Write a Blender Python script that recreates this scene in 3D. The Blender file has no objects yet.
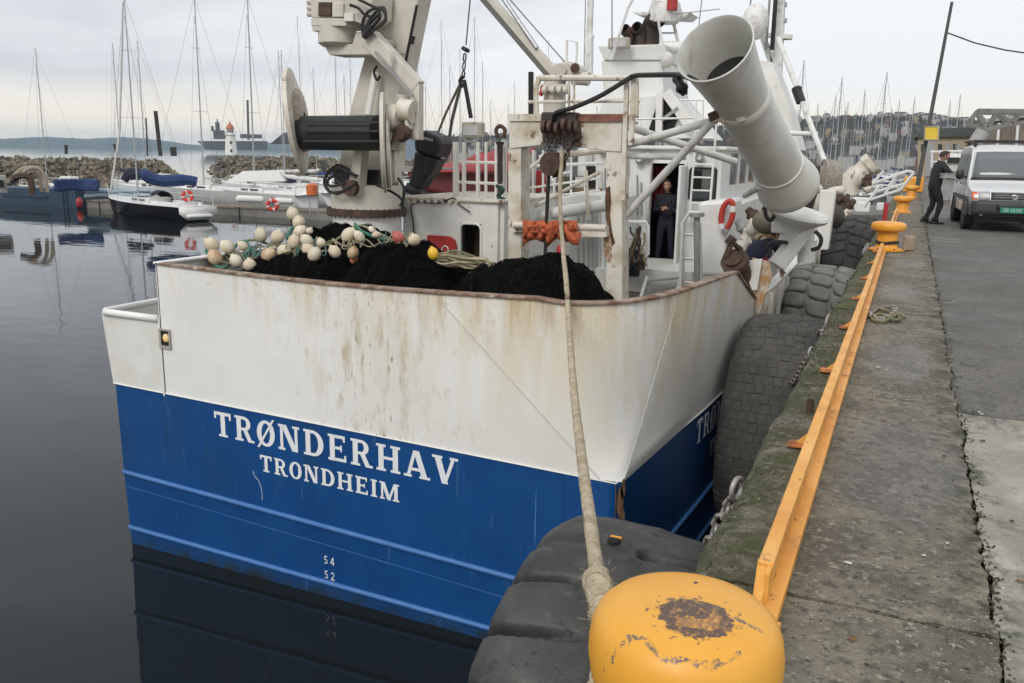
import bpy, bmesh, math, random
from math import sin, cos, pi, radians, atan, atan2, hypot, sqrt, exp
from mathutils import Vector, Matrix, noise
random.seed(7)
R = random.Random(11)
scn = bpy.context.scene
col = scn.collection
W, HT = 1024, 683
FPX = 858.0          # focal length in pixels
EYE = 1.55           # camera height over the quay
SEA = -3.4           # water level under the quay
# ------------------------------------------------------------------ camera
PITCH = radians(12.391); YAW = radians(-24.415); ROLL = 0.0175
_f = Vector((sin(YAW)*cos(PITCH), cos(YAW)*cos(PITCH), -sin(PITCH)))
_r0 = Vector((cos(YAW), -sin(YAW), 0)); _u0 = _r0.cross(_f)
_r = cos(ROLL)*_r0 + sin(ROLL)*_u0; _u = _r.cross(_f)
cam_d = bpy.data.cameras.new('camera'); cam = bpy.data.objects.new('camera', cam_d); col.objects.link(cam)
cam.matrix_world = Matrix(((_r.x, _u.x, -_f.x, 0), (_r.y, _u.y, -_f.y, 0), (_r.z, _u.z, -_f.z, EYE), (0, 0, 0, 1)))
cam_d.sensor_width = 36; cam_d.lens = 36*FPX/W; cam_d.clip_start = 0.05; cam_d.clip_end = 20000
scn.camera = cam
EP = Vector((0, 0, EYE))
def ray(x, y): return _f + _r*((x-512)/FPX) + _u*((341.5-y)/FPX)
def at(x, y, Y):            # where a sight line meets the plane at distance Y along the quay
    d = ray(x, y); return EP + d*(Y/d.y)
def atz(x, y, z):           # ... a horizontal plane
    d = ray(x, y); return EP + d*((z-EYE)/d.z)
def atx(x, y, X):
    d = ray(x, y); return EP + d*(X/d.x)
def proj(P):
    d = Vector(P)-EP; k = d.dot(_f); return 512+FPX*d.dot(_r)/k, 341.5-FPX*d.dot(_u)/k
def atd(x, y, D):           # at horizontal distance D
    d = ray(x, y); return EP + d*(D/hypot(d.x, d.y))
def zfor(x, y, ypx):        # height over (x, y) that shows at picture row ypx
    lo, hi = -10.0, 200.0
    for _ in range(50):
        m = (lo+hi)/2
        if proj((x, y, m))[1] > ypx: lo = m
        else: hi = m
    return lo
# ------------------------------------------------------------------ world and sun
SUN_EL = radians(38); SUN_AZ = radians(183)   # compass: from behind the camera, a little to the left
w = bpy.data.worlds.new('World'); scn.world = w; w.use_nodes = True
nt = w.node_tree; nt.nodes.clear()
def nn(t, k, **kw):
    n = t.nodes.new(k)
    for a, b in kw.items(): setattr(n, a, b)
    return n
out = nn(nt, 'ShaderNodeOutputWorld'); bg = nn(nt, 'ShaderNodeBackground')
sky = nn(nt, 'ShaderNodeTexSky', sky_type='NISHITA'); sky.sun_disc = False; sky.sun_elevation = SUN_EL; sky.sun_rotation = SUN_AZ
tc = nn(nt, 'ShaderNodeTexCoord'); sep = nn(nt, 'ShaderNodeSeparateXYZ'); nt.links.new(tc.outputs['Generated'], sep.inputs[0])
mp = nn(nt, 'ShaderNodeMapping'); mp.inputs['Scale'].default_value = (1.0, 1.0, 4.5); nt.links.new(tc.outputs['Generated'], mp.inputs[0])
n1 = nn(nt, 'ShaderNodeTexNoise'); n1.inputs['Scale'].default_value = 1.7; n1.inputs['Detail'].default_value = 6; n1.inputs['Roughness'].default_value = .5
n1.inputs['Distortion'].default_value = .5
nt.links.new(mp.outputs[0], n1.inputs['Vector'])
cr = nn(nt, 'ShaderNodeValToRGB'); cr.color_ramp.elements[0].position = .42; cr.color_ramp.elements[0].color = (6.0, 6.2, 6.6, 1)
cr.color_ramp.elements[1].position = .62; cr.color_ramp.elements[1].color = (8.4, 8.5, 8.6, 1)
gx_ = nn(nt, 'ShaderNodeMapRange'); gx_.inputs['From Min'].default_value = -.75; gx_.inputs['From Max'].default_value = .1; gx_.inputs['To Min'].default_value = -.06; gx_.inputs['To Max'].default_value = .12
nt.links.new(sep.outputs['X'], gx_.inputs['Value'])
ga_ = nn(nt, 'ShaderNodeMath', operation='ADD'); nt.links.new(n1.outputs['Fac'], ga_.inputs[0]); nt.links.new(gx_.outputs[0], ga_.inputs[1])
nt.links.new(ga_.outputs[0], cr.inputs[0])
hz = nn(nt, 'ShaderNodeMapRange'); hz.inputs['From Min'].default_value = 0.025; hz.inputs['From Max'].default_value = 0.085; hz.inputs['To Min'].default_value = 1; hz.inputs['To Max'].default_value = 0; hz.interpolation_type = 'SMOOTHSTEP'
nt.links.new(sep.outputs['Z'], hz.inputs['Value'])
m1 = nn(nt, 'ShaderNodeMix', data_type='RGBA'); m1.inputs['B'].default_value = (9.6, 8.7, 7.5, 1)
nt.links.new(hz.outputs[0], m1.inputs['Factor']); nt.links.new(cr.outputs[0], m1.inputs['A'])
m2 = nn(nt, 'ShaderNodeMix', data_type='RGBA'); m2.inputs['Factor'].default_value = .93
nt.links.new(sky.outputs[0], m2.inputs['A']); nt.links.new(m1.outputs['Result'], m2.inputs['B'])
nt.links.new(m2.outputs['Result'], bg.inputs['Color']); bg.inputs['Strength'].default_value = .1
nt.links.new(bg.outputs[0], out.inputs[0])
sd = bpy.data.lights.new('sun', 'SUN'); sd.energy = 1.4; sd.angle = radians(24); sd.color = (1, .96, .9)
so = bpy.data.objects.new('sun', sd); col.objects.link(so)
sv = Vector((sin(SUN_AZ)*cos(SUN_EL), cos(SUN_AZ)*cos(SUN_EL), sin(SUN_EL)))
so.rotation_euler = sv.to_track_quat('Z', 'Y').to_euler(); so.location = (0, -5, 30)
scn.view_settings.view_transform = 'Standard'; scn.view_settings.look = 'None'; scn.view_settings.gamma = 1
scn.view_settings.use_curve_mapping = False; scn.view_settings.exposure = 0.22
# ------------------------------------------------------------------ materials
MATS = {}
def M(name, c, c2=None, sc=3.0, lo=.45, hi=.6, det=6, rough=.55, metal=0, bump=0, bsc=30, stretch=(1, 1, 1), layers=(), rough2=None, emit=None, alpha=None, ior=None, coat=0):
    if name in MATS: return MATS[name]
    m = bpy.data.materials.new(name); MATS[name] = m; m.use_nodes = True
    t = m.node_tree; b = t.nodes['Principled BSDF']
    b.inputs['Roughness'].default_value = rough; b.inputs['Metallic'].default_value = metal
    b.inputs['Coat Weight'].default_value = coat
    if ior: b.inputs['IOR'].default_value = ior
    tcx = nn(t, 'ShaderNodeTexCoord')
    def mask(sc, lo, hi, stretch, det=6, off=0, axis=None):
        mpp = nn(t, 'ShaderNodeMapping'); mpp.inputs['Scale'].default_value = stretch; mpp.inputs['Location'].default_value = (off, off*.7, off*.3)
        t.links.new(tcx.outputs['Object'], mpp.inputs[0])
        n = nn(t, 'ShaderNodeTexNoise'); n.inputs['Scale'].default_value = sc; n.inputs['Detail'].default_value = det; n.inputs['Roughness'].default_value = .62
        t.links.new(mpp.outputs[0], n.inputs['Vector'])
        r = nn(t, 'ShaderNodeMapRange'); r.inputs['From Min'].default_value = lo; r.inputs['From Max'].default_value = hi
        t.links.new(n.outputs['Fac'], r.inputs['Value']); o = r.outputs[0]
        if axis:
            for ax, a0, a1 in axis:      # fades from a0 (none) to a1 (full) along that axis
                s = nn(t, 'ShaderNodeSeparateXYZ'); t.links.new(tcx.outputs['Object'], s.inputs[0])
                q = nn(t, 'ShaderNodeMapRange'); q.inputs['From Min'].default_value = a0; q.inputs['From Max'].default_value = a1
                t.links.new(s.outputs[ax], q.inputs['Value'])
                mu = nn(t, 'ShaderNodeMath', operation='MULTIPLY'); t.links.new(o, mu.inputs[0]); t.links.new(q.outputs[0], mu.inputs[1]); o = mu.outputs[0]
        return o
    base = None; b.inputs['Base Color'].default_value = (*c, 1)
    ro = None
    if c2:
        layers = ((c2, sc, lo, hi, stretch, det),) + tuple(layers)
    for i, L in enumerate(layers):
        cc, s_, l_, h_ = L[:4]; st = L[4] if len(L) > 4 and L[4] else (1, 1, 1); dt = L[5] if len(L) > 5 and L[5] else 6; ax = L[6] if len(L) > 6 else None; rr = L[7] if len(L) > 7 else None
        mk = mask(s_, l_, h_, st, dt, i*13.7+len(name), ax)
        mx = nn(t, 'ShaderNodeMix', data_type='RGBA'); t.links.new(mk, mx.inputs['Factor'])
        if base is None: mx.inputs['A'].default_value = (*c, 1)
        else: t.links.new(base, mx.inputs['A'])
        mx.inputs['B'].default_value = (*cc, 1); base = mx.outputs['Result']
        if rr is not None:
            m3 = nn(t, 'ShaderNodeMix', data_type='FLOAT'); t.links.new(mk, m3.inputs['Factor'])
            if ro is None: m3.inputs['A'].default_value = rough
            else: t.links.new(ro, m3.inputs['A'])
            m3.inputs['B'].default_value = rr; ro = m3.outputs['Result']
    if base is not None: t.links.new(base, b.inputs['Base Color'])
    if ro is not None: t.links.new(ro, b.inputs['Roughness'])
    if bump:
        n = nn(t, 'ShaderNodeTexNoise'); n.inputs['Scale'].default_value = bsc; n.inputs['Detail'].default_value = 5
        t.links.new(tcx.outputs['Object'], n.inputs['Vector'])
        bp = nn(t, 'ShaderNodeBump'); bp.inputs['Strength'].default_value = bump; bp.inputs['Distance'].default_value = .02
        t.links.new(n.outputs['Fac'], bp.inputs['Height']); t.links.new(bp.outputs[0], b.inputs['Normal'])
    if emit:
        b.inputs['Emission Color'].default_value = (*emit[:3], 1); b.inputs['Emission Strength'].default_value = emit[3]
    if alpha is not None: b.inputs['Alpha'].default_value = alpha
    return m
RUST = (.13, .055, .025); DRUST = (.05, .028, .02)
white = M('ship white paint', (.74, .74, .71), (.62, .61, .56), 2, .4, .7, rough=.42, layers=((RUST, 7, .68, .75),))
white_up = M('upper white paint', (.74, .75, .73), (.64, .64, .61), 2, .4, .7, rough=.42, layers=((RUST, 9, .74, .8),))
plating = M('bulwark paint', (.79, .79, .765), (.73, .725, .69), 1.2, .4, .65, rough=.4, bump=.14, bsc=1.7, layers=(
    ((.66, .56, .36), 1.6, .38, .62, (1.2, 1.2, .25), 6, ((2, -1.5, .1), (0, -5.8, -3.6))), ((.66, .58, .42), 3.6, .54, .72, (1.2, 1.2, .2), 6, ((2, -1.0, .25),)),
    ((.42, .28, .13), 6, .52, .74, (1, 1, .14), 6, ((2, -.40, .28), (0, -7.4, -5.0))),
    ((.52, .45, .33), 6, .52, .72, (1.2, 1, .3), 8, ((0, -5.75, -5.2), (0, -3.9, -4.6), (2, .3, -.1))), ((.10, .095, .08), 14, .60, .70, (1.6, 1, .35), 8, ((0, -5.6, -5.1), (0, -4.2, -4.7))),
    ((.52, .44, .31), 9, .57, .74, (1, 1, .35), 8, ((0, -6.2, -5.6), (0, -3.2, -4.2))),
    ((.48, .36, .20), 16, .60, .72, (1, 1, 1), 6, ((2, -.3, .2),)),
    ((.25, .21, .17), 8, .71, .78, (1, 1, .3), 6), ((.35, .30, .22), 70, .66, .72, (1, 1, .6), 4, ((2, -1.0, .2),)), (RUST, 22, .72, .76)))
blue = M('blue hull paint', (.004, .055, .20), (.006, .07, .24), 1.0, .4, .65, rough=.3, bump=.10, bsc=1.6, layers=(((.02, .03, .03), 3, .35, .6, (1, 1, .5), 8, ((2, -3.22, -3.36),)), ((.03, .10, .24), 14, .6, .68, (1, 1, .12), 8), ((.01, .055, .15), 3, .55, .8, (1, 1, .2)), ((.25, .28, .33), 6, .735, .75, (1, 1, .15)),))
blue_l = M('light blue rail paint', (.05, .16, .42), (.08, .2, .45), 5, .4, .7, rough=.35)
black = M('black plastic', (.012, .012, .013), rough=.45)
antif = M('dark bottom paint', (.012, .02, .028), rough=.5)
cap_m = M('rusty rail cap', (.33, .25, .19), RUST, 5, .38, .6, rough=.6, layers=(((.55, .5, .42), 9, .58, .68),), bump=.2)
rusty = M('rusty steel', (.10, .055, .035), (.04, .025, .02), 8, .35, .65, rough=.75, bump=.4, bsc=25)
rustw = M('rust stained white paint', (.66, .63, .55), (.42, .33, .22), 3, .45, .7, rough=.5, layers=((RUST, 5, .60, .68),))
creamp = M('cream crane paint', (.60, .57, .50), (.47, .44, .38), 2, .4, .7, rough=.5, layers=((RUST, 8, .69, .74), ((.22, .2, .18), 4, .6, .8, (1, 1, .3))))
drumm = M('dark drum rubber', (.016, .018, .019), (.028, .03, .03), 9, .4, .7, rough=.55, bump=.1)
steel = M('galvanised steel', (.42, .43, .44), (.3, .3, .3), 20, .4, .7, rough=.45, metal=.6)
grey = M('grey paint', (.3, .31, .31), (.22, .22, .22), 5, .4, .7, rough=.5)
glass = M('dark window glass', (.03, .035, .04), rough=.08, coat=.3)
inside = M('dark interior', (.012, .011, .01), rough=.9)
yellow = M('yellow bollard paint', (.76, .315, .028), (.70, .27, .02), 4, .4, .7, rough=.42, bump=.12, bsc=22)
rubber = M('tyre rubber', (.042, .042, .041), (.085, .082, .078), 2.2, .38, .68, rough=.68, bump=.3, bsc=30, layers=(((.12, .115, .105), 5, .58, .8), ((.17, .165, .15), 30, .68, .76),))
chainm = M('chain steel', (.42, .41, .39), (.20, .15, .11), 14, .45, .65, rough=.55, metal=.35)
ropem = M('mooring rope', (.50, .43, .31), (.32, .26, .18), 12, .4, .65, rough=.9, bump=.6, bsc=90)
netm = M('black net', (.0018, .0018, .0021), (.005, .0047, .0047), 14, .42, .7, rough=.95, bump=.9, bsc=55)
netm.node_tree.nodes['Principled BSDF'].inputs['Specular IOR Level'].default_value = .08
floatm = M('cream float', (.64, .56, .42), (.5, .41, .28), 6, .4, .7, rough=.55, layers=(((.22, .17, .11), 14, .62, .72),))
orange = M('orange cloth', (.48, .115, .045), (.28, .06, .025), 7, .4, .65, rough=.8)
redp = M('red paint', (.42, .03, .03), (.3, .025, .025), 5, .4, .7, rough=.5)
teal = M('teal rope', (.02, .17, .13), (.08, .16, .1), 12, .4, .65, rough=.9)
tan = M('tan rope', (.38, .31, .2), (.2, .18, .1), 14, .4, .6, rough=.95)
greenr = M('olive rope', (.12, .14, .07), (.25, .22, .14), 9, .4, .6, rough=.95)
# ------------------------------------------------------------------ mesh helpers
class MB:
    def __init__(s): s.v = []; s.f = []
    def add(s, vs, fs):
        n = len(s.v); s.v += [tuple(v) for v in vs]; s.f += [tuple(i+n for i in f) for f in fs]; return s
    def box(s, a, b):
        x0, x1 = sorted((a[0], b[0])); y0, y1 = sorted((a[1], b[1])); z0, z1 = sorted((a[2], b[2]))
        return s.add([(x0, y0, z0), (x1, y0, z0), (x1, y1, z0), (x0, y1, z0), (x0, y0, z1), (x1, y0, z1), (x1, y1, z1), (x0, y1, z1)],
                     [(3, 2, 1, 0), (4, 5, 6, 7), (0, 1, 5, 4), (1, 2, 6, 5), (2, 3, 7, 6), (3, 0, 4, 7)])
    def prism(s, pts, vec):          # outline swept by vec
        n = len(pts); vec = Vector(vec); p = [Vector(q) for q in pts]
        return s.add(p+[q+vec for q in p], [tuple(range(n-1, -1, -1)), tuple(range(n, 2*n))]+[(i, (i+1) % n, n+(i+1) % n, n+i) for i in range(n)])
    def beam(s, a, b, w, h, up=(0, 0, 1), w2=None, h2=None):
        a = Vector(a); b = Vector(b); d = (b-a).normalized(); u = Vector(up)
        if abs(d.dot(u)) > .98: u = Vector((0, 1, 0))
        r = d.cross(u).normalized(); u = r.cross(d)
        w2 = w2 or w; h2 = h2 or h
        return s.add([a-r*w/2-u*h/2, a+r*w/2-u*h/2, a+r*w/2+u*h/2, a-r*w/2+u*h/2, b-r*w2/2-u*h2/2, b+r*w2/2-u*h2/2, b+r*w2/2+u*h2/2, b-r*w2/2+u*h2/2],
                     [(0, 1, 2, 3), (7, 6, 5, 4), (4, 5, 1, 0), (5, 6, 2, 1), (6, 7, 3, 2), (7, 4, 0, 3)])
    def tube(s, pts, r, n=8, r2=None, caps=True, closed=False):
        P = [Vector(p) for p in pts]; m = len(P); vs = []; fs = []
        rs = r if isinstance(r, (list, tuple)) else [r+(r2-r)*i/(m-1) if r2 is not None else r for i in range(m)]
        prev = None
        for i, p in enumerate(P):
            if closed: d = P[(i+1) % m]-P[i-1]
            else: d = P[min(i+1, m-1)]-P[max(i-1, 0)]
            d.normalize()
            if prev is None: u = d.orthogonal().normalized()
            else:
                u = prev-d*prev.dot(d); u = u.normalized() if u.length > 1e-6 else d.orthogonal().normalized()
            prev = u; v = d.cross(u)
            for k in range(n):
                a = 2*pi*k/n; vs.append(p+(u*cos(a)+v*sin(a))*rs[i])
        for i in range(m if closed else m-1):
            j = (i+1) % m
            for k in range(n):
                fs.append((i*n+k, i*n+(k+1) % n, j*n+(k+1) % n, j*n+k))
        if caps and not closed: fs += [tuple(range(n-1, -1, -1)), tuple(range((m-1)*n, m*n))]
        return s.add(vs, fs)
    def lathe(s, prof, o=(0, 0, 0), ax=(0, 0, 1), n=24, a0=0, a1=2*pi):
        ax = Vector(ax).normalized(); u = ax.orthogonal().normalized(); v = ax.cross(u); o = Vector(o); vs = []; fs = []; full = abs(a1-a0-2*pi) < 1e-6
        cnt = n if full else n+1
        for r, h in prof:
            for k in range(cnt):
                a = a0+(a1-a0)*k/n; vs.append(o+ax*h+(u*cos(a)+v*sin(a))*max(r, 1e-4))
        for i in range(len(prof)-1):
            for k in range(n):
                k2 = (k+1) % cnt; fs.append((i*cnt+k, i*cnt+k2, (i+1)*cnt+k2, (i+1)*cnt+k))
        return s.add(vs, fs)
    def ball(s, c, r, n=10, m=7, sq=(1, 1, 1), rot=None):
        c = Vector(c); vs = []; fs = []
        for i in range(m+1):
            t = pi*i/m
            for k in range(n):
                a = 2*pi*k/n; q = Vector((sin(t)*cos(a)*sq[0], sin(t)*sin(a)*sq[1], cos(t)*sq[2]))*r
                if rot: q = rot @ q
                vs.append(c+q)
        for i in range(m):
            for k in range(n): fs.append((i*n+k, (i+1)*n+k, (i+1)*n+(k+1) % n, i*n+(k+1) % n))
        return s.add(vs, fs)
    def grid(s, fn, nu, nv):
        vs = [fn(i/nu, j/nv) for j in range(nv+1) for i in range(nu+1)]
        return s.add(vs, [(j*(nu+1)+i, j*(nu+1)+i+1, (j+1)*(nu+1)+i+1, (j+1)*(nu+1)+i) for j in range(nv) for i in range(nu)])
def wpos(o):
    p = Vector((0, 0, 0))
    while o: p += o.location; o = o.parent
    return p
def mesh_of(mb, name, mat, smooth):
    me = bpy.data.meshes.new(name); me.from_pydata(mb.v, [], mb.f)
    for q in (mat if isinstance(mat, (list, tuple)) else [mat]): me.materials.append(q)
    if smooth:
        for p in me.polygons: p.use_smooth = True
        if smooth is not True: me.set_sharp_from_angle(angle=radians(smooth))
    return me
def obj(name, mb, mat, parent=None, smooth=40, bev=0, local=False, solid=0, label=None, kind=None, sub=0, center=False):
    me = mesh_of(mb, name, mat, smooth)
    bm = bmesh.new(); bm.from_mesh(me); bmesh.ops.remove_doubles(bm, verts=bm.verts, dist=1e-5); bmesh.ops.recalc_face_normals(bm, faces=bm.faces); bm.to_mesh(me); bm.free()
    if smooth and smooth is not True: me.set_sharp_from_angle(angle=radians(smooth))
    o = bpy.data.objects.new(name, me); col.objects.link(o)
    if parent:
        o.parent = parent
        if not local: o.location = -wpos(parent)
    if center and not parent:
        c = sum((v.co for v in me.vertices), Vector())/len(me.vertices); c.z = min(v.co.z for v in me.vertices)
        me.transform(Matrix.Translation(-c)); o.location = c
    if solid: m = o.modifiers.new('solidify', 'SOLIDIFY'); m.thickness = solid; m.offset = 0
    if bev: m = o.modifiers.new('bevel', 'BEVEL'); m.width = bev; m.segments = 2; m.limit_method = 'ANGLE'; m.angle_limit = radians(40)
    if sub: m = o.modifiers.new('subdivision', 'SUBSURF'); m.levels = sub; m.render_levels = sub
    if label: o['label'] = label
    if kind: o['kind'] = kind
    return o
def tag(o, label, cat, group=None):
    o['label'] = label; o['category'] = cat
    if group: o['group'] = group
    return o
def thing(name, label, cat, loc=(0, 0, 0), rz=0, group=None):
    o = bpy.data.objects.new(name, None); col.objects.link(o); o.empty_display_size = .2
    o.location = loc; o.rotation_euler = (0, 0, rz); return tag(o, label, cat, group)
def copy_tree(o, parent=None):
    c = o.copy(); col.objects.link(c)
    if parent: c.parent = parent
    for ch in list(o.children): copy_tree(ch, c)
    return c
def struct(name, mb, mat, **k): return obj(name, mb, mat, kind='structure', **k)
def spline(pts, n=8):
    P = [Vector(p) for p in pts]; o = []
    for i in range(len(P)-1):
        a = P[max(i-1, 0)]; b = P[i]; c = P[i+1]; d = P[min(i+2, len(P)-1)]
        for k in range(n):
            t = k/n; o.append(.5*((2*b)+(c-a)*t+(2*a-5*b+4*c-d)*t*t+(3*b-a-3*c+d)*t**3))
    return o+[P[-1]]
def lerp(a, b, t): return a+(b-a)*t
def interp(tab, x):
    if x <= tab[0][0]: return tab[0][1]
    for (a, p), (b, q) in zip(tab, tab[1:]):
        if x <= b: return p+(q-p)*(x-a)/(b-a)
    return tab[-1][1]
# ================================================================== SETTING
# water: one sheet to the far shore, ripples by bump
wm = M('harbour water', (.011, .014, .014), rough=.035, ior=1.33)
t = wm.node_tree; b = t.nodes['Principled BSDF']
tcx = nn(t, 'ShaderNodeTexCoord'); mpp = nn(t, 'ShaderNodeMapping'); mpp.inputs['Rotation'].default_value = (0, 0, radians(-30)); mpp.inputs['Scale'].default_value = (.7, 1.5, 1)
t.links.new(tcx.outputs['Object'], mpp.inputs[0])
na = nn(t, 'ShaderNodeTexNoise'); na.inputs['Scale'].default_value = .9; na.inputs['Detail'].default_value = 3; na.inputs['Roughness'].default_value = .45
nb = nn(t, 'ShaderNodeTexNoise'); nb.inputs['Scale'].default_value = .07; nb.inputs['Detail'].default_value = 3
for q in (na, nb): t.links.new(mpp.outputs[0], q.inputs['Vector'])
mr = nn(t, 'ShaderNodeMapRange'); mr.inputs['From Min'].default_value = .4; mr.inputs['From Max'].default_value = .7; mr.inputs['To Min'].default_value = .25
t.links.new(nb.outputs['Fac'], mr.inputs['Value'])
mu = nn(t, 'ShaderNodeMath', operation='MULTIPLY'); t.links.new(na.outputs['Fac'], mu.inputs[0]); t.links.new(mr.outputs[0], mu.inputs[1])
bp = nn(t, 'ShaderNodeBump'); bp.inputs['Strength'].default_value = .35; bp.inputs['Distance'].default_value = .045
t.links.new(mu.outputs[0], bp.inputs['Height']); t.links.new(bp.outputs[0], b.inputs['Normal'])
struct('water', MB().add([(-3600, -60, SEA), (2500, -60, SEA), (2500, 3450, SEA), (-3600, 3450, SEA)], [(0, 1, 2, 3)]), wm, smooth=False)

# quay coping of big concrete slabs
slabm = M('weathered slab concrete', (.225, .198, .152), (.125, .109, .083), 2.6, .42, .58, det=10, rough=.82, bump=1.0, bsc=70, layers=(
    ((.085, .075, .058), 17, .50, .62, None, 10), ((.32, .295, .235), 24, .55, .66, None, 8), ((.24, .22, .15), 3.1, .55, .68, None, 9),
    ((.062, .066, .026), 2.6, .38, .54, None, 9, ((0, -.17, -.46),)), ((.058, .072, .018), 7, .50, .58, None, 9, ((0, -.2, -.45),)), ((.17, .165, .12), 15, .56, .64, None, 8, ((0, -.2, -.5),)),
    ((.10, .115, .035), 5, .48, .60, None, 9, ((0, -.22, -.5), (1, 6, 9))),
    ((.045, .046, .024), 5, .46, .58, None, 9, ((0, .24, .41),)),
    ((.035, .030, .024), 42, .60, .68, None, 6), ((.50, .48, .42), 48, .675, .70, None, 3), ((.42, .40, .35), 120, .69, .72, None, 2), ((.018, .017, .015), 34, .69, .71, None, 3)))
def puddles(m, spots, c=(.062, .064, .068), rg=.22):
    t = m.node_tree; b = t.nodes['Principled BSDF']; tcx = nn(t, 'ShaderNodeTexCoord'); tot = None
    for x, y, rx, ry in spots:
        mp_ = nn(t, 'ShaderNodeMapping', vector_type='TEXTURE'); mp_.inputs['Location'].default_value = (x, y, 0); mp_.inputs['Scale'].default_value = (rx, ry, 1e3); t.links.new(tcx.outputs['Object'], mp_.inputs[0])
        l = nn(t, 'ShaderNodeVectorMath', operation='LENGTH'); t.links.new(mp_.outputs[0], l.inputs[0])
        r_ = nn(t, 'ShaderNodeMapRange'); r_.inputs['From Min'].default_value = 1.5; r_.inputs['From Max'].default_value = .0; r_.inputs['To Max'].default_value = 1.0; t.links.new(l.outputs['Value'], r_.inputs['Value'])
        if tot is None: tot = r_.outputs[0]
        else:
            q = nn(t, 'ShaderNodeMath', operation='MAXIMUM'); t.links.new(tot, q.inputs[0]); t.links.new(r_.outputs[0], q.inputs[1]); tot = q.outputs[0]
    n = nn(t, 'ShaderNodeTexNoise'); n.inputs['Scale'].default_value = 5; n.inputs['Detail'].default_value = 10; n.inputs['Roughness'].default_value = .65; t.links.new(tcx.outputs['Object'], n.inputs['Vector'])
    a_ = nn(t, 'ShaderNodeMath', operation='ADD'); t.links.new(tot, a_.inputs[0]); t.links.new(n.outputs['Fac'], a_.inputs[1])
    mk = nn(t, 'ShaderNodeMapRange'); mk.inputs['From Min'].default_value = .82; mk.inputs['From Max'].default_value = 1.12; mk.inputs['To Max'].default_value = .95; t.links.new(a_.outputs[0], mk.inputs['Value'])
    oc_ = b.inputs['Base Color'].links[0].from_socket; mx = nn(t, 'ShaderNodeMix', data_type='RGBA'); t.links.new(mk.outputs[0], mx.inputs['Factor']); t.links.new(oc_, mx.inputs['A'])
    dk_ = nn(t, 'ShaderNodeMix', data_type='RGBA', blend_type='MULTIPLY'); dk_.inputs['Factor'].default_value = .6; t.links.new(oc_, dk_.inputs['A']); dk_.inputs['B'].default_value = (.42, .43, .46, 1); t.links.new(dk_.outputs['Result'], mx.inputs['B']); t.links.new(mx.outputs['Result'], b.inputs['Base Color'])
    m3 = nn(t, 'ShaderNodeMix', data_type='FLOAT'); m3.inputs['A'].default_value = b.inputs['Roughness'].default_value; m3.inputs['B'].default_value = rg; t.links.new(mk.outputs[0], m3.inputs['Factor']); t.links.new(m3.outputs['Result'], b.inputs['Roughness'])
puddles(slabm, [(.10, 4.7, .36, 1.1), (.08, 7.3, .30, .95), (.0, 11.2, .28, .9), (.1, 14.6, .3, .8)])
apronm = M('pale apron concrete', (.31, .285, .235), (.23, .21, .17), 1.1, .4, .65, det=9, rough=.8, bump=.25, bsc=60, layers=(
    ((.14, .135, .12), 1.3, .53, .68, None, 9), ((.38, .36, .31), 2.4, .52, .66), ((.10, .10, .09), 3, .58, .66, (1, .3, 1), 9), ((.06, .065, .035), 6, .5, .64, None, 8, ((0, .62, .46),)), ((.12, .11, .09), 26, .62, .68, None, 6), ((.5, .48, .42), 50, .66, .7, None, 3)))
asphm = M('asphalt', (.115, .108, .095), (.165, .154, .134), 1.4, .4, .62, det=10, rough=.8, bump=.8, bsc=90, layers=(((.045, .043, .04), 30, .54, .64, None, 8), ((.2, .19, .175), 45, .62, .68, None, 4), 
    ((.13, .125, .115), 60, .60, .68, None, 3), ((.07, .068, .063), .5, .5, .62, None, 6, None, .4), ((.19, .175, .145), 3.5, .56, .7, None, 10), ((.07, .075, .05), 5, .5, .6, None, 8, ((0, .75, .5),))))
stonem = M('quay wall stone', (.085, .08, .072), (.045, .045, .04), 3, .4, .65, rough=.85, bump=.6, bsc=20, layers=(((.03, .045, .02), 2, .5, .65),))
darkm = M('gap dirt', (.025, .024, .02), (.05, .055, .03), 8, .4, .6, rough=.95)
XE = -.62; XJ = .42
def edge_x(y): return XE + .035*noise.noise((3.1, y*1.3, 0)) + .02*noise.noise((1, y*5, 2)) + .012*noise.noise((1, y*17, 2))
def joint_x(y): return XJ + .03*noise.noise((7, y*1.9, 1)) + .03*noise.noise((2, y*9, 5)) + .022*noise.noise((2, y*30, 5))
quay = struct('quay', MB().box((-.5, -8, -.22), (60, 80, -.12)).box((-.45, -8, -4.6), (.6, 80, -.14)), darkm, smooth=False)
ys = [-4.0, -.3, 3.02, 6.05, 9.6, 13.0, 16.1, 19.4, 22.6, 26, 30, 34, 38, 43, 48, 54, 60, 68, 80]
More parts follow.
